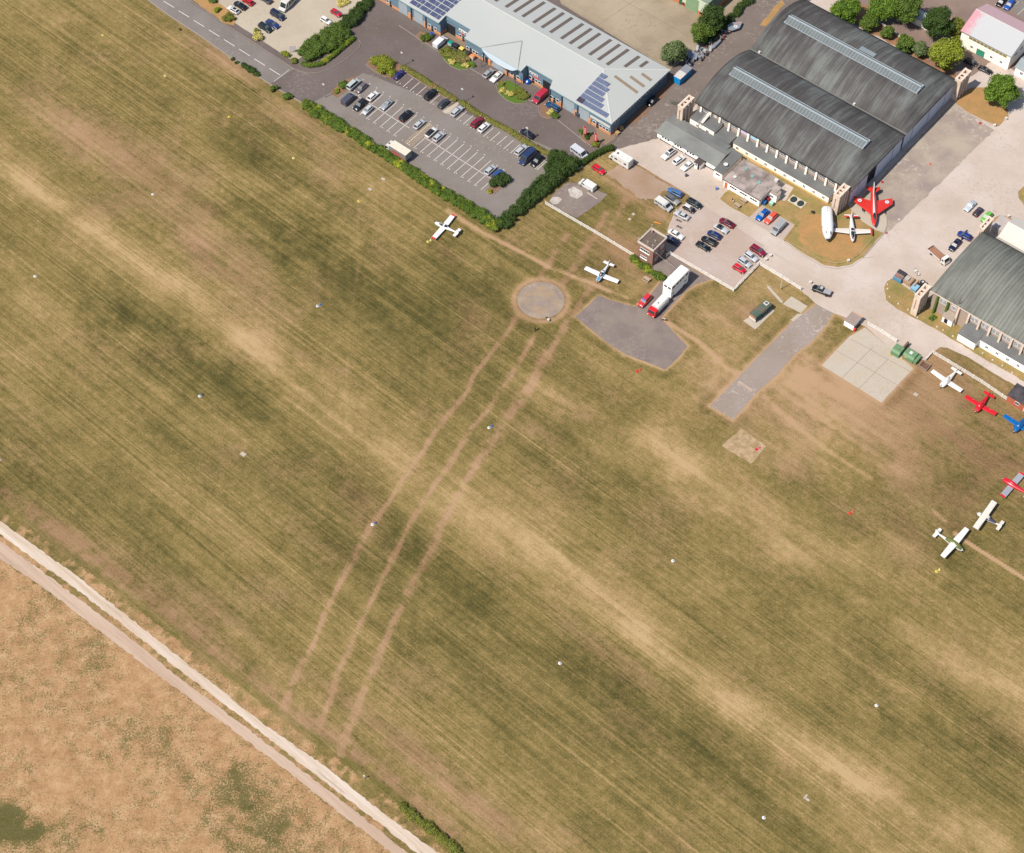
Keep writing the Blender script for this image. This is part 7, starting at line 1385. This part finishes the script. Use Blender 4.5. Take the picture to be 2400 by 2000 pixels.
MK = [((241,83),(230,222,110),'pale yellow marker in the grass at the upper left, below the road',None),((387,178),(240,230,150),'cream marker nearest the roadside verge hedge',None),((537,274),(236,216,96),'yellow marker on dark grass left of the two round bushes',None),((688,371),(244,236,150),'pale yellow marker below the long wild hedge',None),((841,472),(240,220,110),'yellow marker on brown grass, left of the red-tipped aeroplane',None),((358,456),(246,246,246),'white marker on brown grass in the upper left quarter',None),((82,648),(250,250,250),'white marker close to the left edge on the striped grass',None),((744,718),(240,244,250),'white and blue marker pair left of the compass circle',(60,130,210)),((468,929),(236,240,246),'small white and dark marker below the parched strip on the left',(50,80,90)),((1146,1003),(246,246,246),'white and blue marker pair between the worn wheel tracks',(40,120,210)),((873,1230),(250,250,250),'white and blue marker pair on the leftmost wheel track',(50,90,200)),((1577,1315),(248,248,246),'white marker in the middle of the right-hand grass',None),((1312,1555),(248,248,246),'white marker on striped grass in the lower middle',None),((2054,1654),(250,248,246),'white marker on a dark green patch at the lower right',None),((1790,1917),(250,250,250),'white marker close to the bottom edge on the right',None),((1003,567),(240,226,110),'yellow marker pair just below the red-tipped aeroplane',(246,240,190)),((1493,871),(236,70,50),'red marker pair below the tarmac hardstanding',(240,90,70)),((1773,1054),(236,40,90),'pink-red marker pair on the square gravel patch',(240,80,120)),((1992,1204),(240,80,60),'orange-red marker pair on the right-hand grass',(244,120,100)),((2195,1340),(236,222,90),'yellow marker pair below the white high-wing aeroplane',(240,230,140)),((0,1078),(230,200,190),'pinkish marker right at the left edge',None),((2297,290),(214,70,70),'small red cone on the apron off the dead-grass corner',None),((2068,428),(214,60,70),'red cone near the hangar doors above the jet tail',None),((2077,547),(196,120,120),'dull pink cone at the apron corner by the jet nose',None),((2108,515),(226,206,200),'pale cone on the apron right of the red jet',None),((2180,386),(236,130,110),'faded orange cone out on the grey apron',None)]
for p, c_, lb, c2_ in MK: marker(p[0],p[1],c_,lb,c2_, .01 if p[0] < 2060 or p[1] > 900 else Z3+.02)
def slab(px, py, rot, label, pts): r = root('marker_slab', G(px,py), rot, label, 'slab', 'white ground marker slabs', .0); [obj('slab', MB().box(*q,.0,.09), mat('slab_white', D(206,192,178), var=.15), r) for q in pts]
slab(1892,1871,AU,'pair of small white slabs set in an L on the lower right grass',((-.7,-.25,-.55,.7),(-.15,.7,-.55,0)))
slab(898,420,AU,'upper white slab in the worn patch below the long hedge',((-.6,.6,-.35,.35),)); slab(868,444,AU,'lower white slab in the worn patch below the long hedge',((-.6,.5,-.4,.3),)); slab(570,1065,AU,'small pinkish slab in the left-hand grass',((-.7,.7,-.5,.5),)); slab(1485,503,AU,'upper white slab on the grass above the white fence',((-.5,.3,-.4,.4),)); slab(1476,514,AU,'lower white slab on the grass above the white fence',((-.4,.4,-.4,.3),)); slab(2147,925,AU,'small white slab on the grass right of the concrete pad',((-.6,.5,-.5,.4),))
r = root('white_post', G(854,1826), 0, 'short white post at the field edge beside the chalk track', 'post', z=0); obj('post', MB().cyl(0,0,0,1.5,.09,8), WHITE, r); obj('cap', MB().box(-.2,.2,-.1,.1,1.4,1.7), WHITE, r)
r = root('flag_pole', G(1829,679), 0, 'white pole rising across the short white fence', 'pole', z=.02); obj('pole', MB().tube([(0,0,0),(.0,0,6.8)],[.1,.05],6), WHITE, r); obj('yellow_foot', MB().cyl(0,0,0,.6,.14,8), mat('yellow_foot', D(230,200,110)), r)
# picnic tables and benches
def picnic(px, py, rot, label): r = root('picnic_table', G(px,py), rot, label, 'picnic table', 'picnic tables', Z3+.03); w_ = mat('bench_timber', D(196,172,148), var=.15); obj('table_top', MB().box(-.95,.95,-.38,.38,.7,.76), w_, r); [obj('bench', MB().box(-.95,.95,*sorted((s*.6,s*.88)),.42,.47), w_, r) for s in (1,-1)]; [obj('leg_frame', MB().box(x_,x_+.08,-.8,.8,.36,.42).box(x_,x_+.08,-.35,-.27,0,.7).box(x_,x_+.08,.27,.35,0,.7), w_, r) for x_ in (-.7,.62)]
picnic(1742,474,AU,'picnic table nearer the flat-roofed block'); picnic(1727,485,AU,'longer picnic table on the grass nearer the road'); picnic(1515,658,AU,'weathered pinkish picnic bench beside the tower hedge')
# people
SKIN = mat('skin', (.45,.27,.19), rough=.6)
def person(px, py, rot, label, top, legs, hair=(40,30,26), pose='stand', z=.0):
    g = G(px,py); me = bpy.data.meshes.new('body'); sit = pose == 'sit'; hp = .5 if sit else .92
    J = [(0,0,hp),(0,0,hp+.25),(0,0,hp+.5),(0,0,hp+.62),(0,0,hp+.70)]; R_ = [.15,.14,.16,.07,.06]; E = [(0,1),(1,2),(2,3),(3,4)]
    for s in (1,-1):
        n0 = len(J)
        if sit: J += [(.05,s*.1,hp),(.45,s*.13,hp),(.5,s*.13,.08),(.62,s*.14,.05)]
        else: J += [(0,s*.1,hp-.05),(.04+.06*s,s*.12,.5),(.0+.1*s,s*.13,.08),(.14+.1*s,s*.14,.05)]
        R_ += [.11,.075,.05,.045]; E += [(0,n0),(n0,n0+1),(n0+1,n0+2),(n0+2,n0+3)]; n1 = len(J)
        J += [(0,s*.2,hp+.5),(.03,s*.26,hp+.22),(.2,s*.22,hp+.02)]; R_ += [.06,.045,.035]; E += [(2,n1),(n1,n1+1),(n1+1,n1+2)]
    me.from_pydata(J, E, []); me.update(); r = root('person', g, rot, label, 'person', 'people', z)
    o = link('body', me, paint(*top, rough=.8), r); mo = o.modifiers.new('skin','SKIN'); 
    for i, v in enumerate(me.skin_vertices[0].data): v.radius = (R_[i], R_[i]); v.use_root = (i == 0)
    o.modifiers.new('sub','SUBSURF').levels = 1
    # trousers as a slightly larger sleeve over the legs
    tb = MB()
    for s in (1,-1):
        p_ = [(0,s*.1,hp),(.04+.06*s,s*.12,.5),(.0+.1*s,s*.13,.12)] if not sit else [(.05,s*.1,hp),(.45,s*.13,hp),(.5,s*.13,.14)]
        tb.tube(p_, [.13,.1,.075], 8)
    obj('trousers', tb, paint(*legs, rough=.9), r, True)
    hd = MB(); hd.rings([[(.02+q*math.cos(a),q*.85*math.sin(a),zz) for a in [.785*k for k in range(8)]] for zz,q in ((hp+.66,.05),(hp+.70,.085),(hp+.78,.105),(hp+.86,.1),(hp+.92,.05))]); hd.box(.115,.145,-.015,.015,hp+.755,hp+.795); obj('head', hd, SKIN, r, True)
    obj('hair', MB().rings([[(-.01+q*math.cos(a),q*.9*math.sin(a),zz) for a in [.785*k for k in range(8)]] for zz,q in ((hp+.8,.112),(hp+.88,.112),(hp+.945,.05))]), paint(*hair, rough=.9), r, True)
    for s in (1,-1): obj('hand', MB().tube([(.2,s*.22,hp+.02),(.27,s*.21,hp-.01)],[.04,.03],6), SKIN, r)
person(1254,776,.5,'person in dark clothes standing on the middle wheel track below the compass circle',(24,26,44),(22,24,36))
person(1716,473,AU,'person in a black top with pale legs sitting by the longer picnic table',(26,26,30),(216,200,190),pose='sit',z=Z3+.03)
r = root('instrument_stand', G(1285,753), 0, 'small white instrument stand with a dark top on the rim of the compass circle', 'instrument', z=0); obj('cabinet', MB().box(-.3,.3,-.25,.25,.2,.9), WHITE, r); obj('arm', MB().box(-.7,-.1,.2,.6,.95,1.05), PLASTIC, r); [obj('leg', MB().box(x_,x_+.06,y_,y_+.06,0,.2), WHITE, r) for x_ in (-.28,.22) for y_ in (-.22,.16)]
def cycle(px, py, rot, label, motor=False):
    r = root('motorcycle' if motor else 'bicycle', G(px,py), rot, label, 'motorbike' if motor else 'bicycle', 'parked cycles' if not motor else None, Z3 if not motor else 0)
    for x_ in (-.52,.52): obj('wheel', MB().rings([[(x_+q*math.cos(a),y_,.34+q*math.sin(a)) for a in [.524*k for k in range(12)]] for q,y_ in ((.34,-.03),(.34,.03),(.26,.03),(.26,-.03),(.34,-.03))], cap=False), TYRE, r)
    obj('frame', MB().tube([(-.52,0,.34),(-.1,0,.35),(.4,0,.8),(-.2,0,.75),(-.1,0,.35)],.04 if not motor else .1,5).tube([(.52,0,.34),(.38,0,.95)],.035,5), PLASTIC, r); obj('handlebar', MB().box(.33,.4,-.28,.28,.93,.98), STEEL, r); obj('saddle', MB().box(-.4,-.08,-.08,.08,.78,.86), PLASTIC if not motor else WHITE, r)
    if motor: obj('fuel_tank', MB().tube([(-.1,0,.7),(.1,0,.78),(.3,0,.72)],[.08,.16,.08],8), WHITE, r)
cycle(1590,520,-.5,'upper of two black motorbikes on the gravel between two pale cars'); cycle(1591,535,-.55,'lower of two black motorbikes just above the white saloon'); cycle(1557,752,-.2,'dark green and white motorbike on the grass corner beside the fire tender',True)
# flags, board, bins and clutter along the units
def flag(px, py, label): 
    r = root('feather_flag', G(px,py), math.radians(-25), label, 'flag', 'red feather flags', Z2); obj('pole', MB().tube([(0,0,0),(0,0,4.6)],.05,5), WHITE, r); o = obj('banner', MB().extr([(.05,1.2),(.05,4.55),(.5,4.4),(.85,3.9),(.9,1.4)],-.02,.02,'y'), paint(226,56,64), r)
    for k in range(5): obj('lettering', MB().box(.3,.62,-.035,.035,1.7+k*.45,1.98+k*.45), WHITE, o)
flag(1367,322,'red feather flag nearer the steel column'); flag(1392,338,'red feather flag nearer the motorhome')
r = root('site_board', G(687,124), math.radians(5), 'white sign board with orange rear edge among the junction bushes', 'sign', z=Z3); obj('board', MB().box(-.9,.9,-.06,.06,1.0,2.8), WHITE, r); obj('edge', MB().box(-.9,.9,.06,.12,2.4,2.85), paint(236,120,80), r); [obj('post', MB().box(x_,x_+.08,.0,.1,0,1.0), STEEL, r) for x_ in (-.7,.62)]
for px,py,c_,l_,lb in ((1056,107,(200,224,222),(20,150,130),'white bin with turquoise lid behind the oval island'),(1069,113,(40,42,52),(44,46,58),'black bin between turquoise and yellow lids'),(1082,121,(90,88,80),(240,216,110),'yellow-lidded bin in the row behind the oval island'),(1097,130,(40,42,52),(44,46,58),'black bin beside the orange-lidded one'),(1107,139,(240,236,230),(236,150,92),'white bin with orange lid at the end of the row')):
    g = G(px,py); a_ = bin_(0,0,c_,lb,frame=g,lid=l_,w=1.4,d=1.1,h=1.2)
bin_(0,0,(24,80,190),'blue bin beside the round bush islet',frame=G(1012,86),w=.8,d=.8)
r = root('water_butt', G(1237,195), 0, 'round bright blue drum in front of the unit with the red sign', 'drum', z=Z2); obj('drum', MB().cyl(0,0,0,.9,.75,14,.8), paint(14,104,206), r); obj('cover', MB().cyl(0,0,.9,1.2,.8,14,.35), paint(10,90,190), r)
bin_(0,0,(70,68,74),'dark grey wheeled bin beside a closed shutter',frame=G(1355,272),w=1.5,d=1.2,h=1.3)
r = root('timber_sheet', G(1323,250), AU, 'orange plywood crate leaning on the wall between two units', 'crate', z=Z2); obj('sheet', MB().box(-.9,.9,-.5,.4,0,1.1), mat('plywood', D(224,158,104,1.5), var=.12), r); obj('edge_batten', MB().box(-.95,.95,-.54,-.5,0,.1).box(-.95,.95,-.54,-.5,1.0,1.1), TIMBER, r)
for px,py,lb in ((1447,315,'cardboard box at the corner of the blue unit, nearer the hedge'),(1456,303,'cardboard box against the shaded side wall of the blue unit')): r = root('cardboard_box', G(px,py), .4+px, lb, 'box', 'cardboard boxes', Z3); obj('carton', MB().box(-.55,.55,-.5,.5,0,.8), mat('cardboard', D(206,166,120), var=.08), r); obj('flap', MB().box(-.55,-.1,-.5,.5,.8,.84), MC['cardboard'], r)
r = root('steel_gate', G(1571,243), 0, 'dark green steel gate and fence between the blue unit and the hangar', 'gate', z=Z3); W = [Vector(G(*p)) for p in ((1571,243),(1588,250),(1604,255))]; mg = mat('gate_green', D(50,96,84,1.4))
obj('mesh_panel', MB().rings([[((w-W[0]).x,(w-W[0]).y-.03,z_),((w-W[0]).x,(w-W[0]).y+.03,z_)][:2]+[((w-W[0]).x,(w-W[0]).y+.03,z_+.08),((w-W[0]).x,(w-W[0]).y-.03,z_+.08)] for w in W for z_ in (.2,)]), mg, r)
for k in range(12): c_ = (W[2]-W[0])*k/11; obj('bar', MB().box(c_.x-.04,c_.x+.04,c_.y-.04,c_.y+.04,0,2.0), mg, r)
r = root('bulb_hatch', G(1868,474), AU, 'pale concrete base with two dark green domed lids on the grass', 'hatch', z=Z3+.03); obj('plinth', MB().box(-2.3,2.3,-1.35,1.35,0,.15), mat('plinth_pale', D(232,218,194)), r)
for x_ in (-1.15,1.15): obj('lid', MB().rings([[(x_+q*.95*math.cos(a),q*1.15*math.sin(a),z_) for a in [.45*k for k in range(14)]] for z_,q in ((.15,1.0),(.4,.85),(.5,.5))]), mat('lid_dark_green', D(54,68,66)), r)
for px,py,lb in ((1805,602,'white bollard next to the maroon high car, upper'),(1795,611,'white bollard next to the maroon high car, lower'),(1899,665,'white bollard in front of the black pickup'),(1988,664-50,'white box on the rope line at the grass tip'),(2357,281,'white block on the kerb of the dead-grass corner, by the tree'),(2330,297,'white block at the lower tip of the dead-grass corner'),(2363,510,'pale box on the verge behind the marquee'),(1608,414,'small dark litter post by the white cars'),(1679,445,'small blue sign at the path to the flat-roofed block')):
    r = root('bollard', G(px,py), .3, lb, 'bollard', 'small posts and boxes', Z3); c_ = (110,150,210) if 'blue' in lb else (90,90,96) if 'dark' in lb else (238,230,224); obj('block', MB().box(-.3,.3,-.28,.28,0,.7), paint(*c_), r); obj('cap', MB().box(-.34,.34,-.32,.32,.7,.78), paint(*c_), r)
r = root('orange_ladder', G(1541,524), -.35, 'orange windsock lying flat on the grass behind the tower', 'windsock', z=.02); obj('sleeve', MB().tube([(-.95,0,.2),(.95,0,.15)],[.22,.13],8), paint(244,150,60), r); r.name = 'windsock'; obj('hoop', MB().tube([(-1.0,-.2,.2),(-1.0,.2,.2)],.04), STEEL, r)
for i,(px,py) in enumerate(((1708,453),)): pass
# edging stones of the grass island by the grey hangar
ES = [(2085,656),(2080,668),(2080,678),(2085,697),(2105,713),(2128,727),(2150,745),(2196,767),(2210,775),(2233,789),(2256,803),(2271,812),(2280,818),(2303,829),(2326,845),(2349,858),(2372,875)]
for i,(px,py) in enumerate(ES):
    r = tag(obj('edging_stone', MB().rings([[(.32*math.cos(a),.22*math.sin(a),0) for a in [1.047*k for k in range(6)]],[(.2*math.cos(a+.2),.15*math.sin(a+.2),.28) for a in [1.047*k for k in range(6)]]]), mat('painted_stone', D(230,222,206))), 'whitewashed stone in the line edging the grass before the grey hangar', 'stone', 'whitewashed edging stones'); g = G(px,py); r.location = (g[0],g[1],Z3+.02); r.rotation_euler = (0,0,i*1.3)
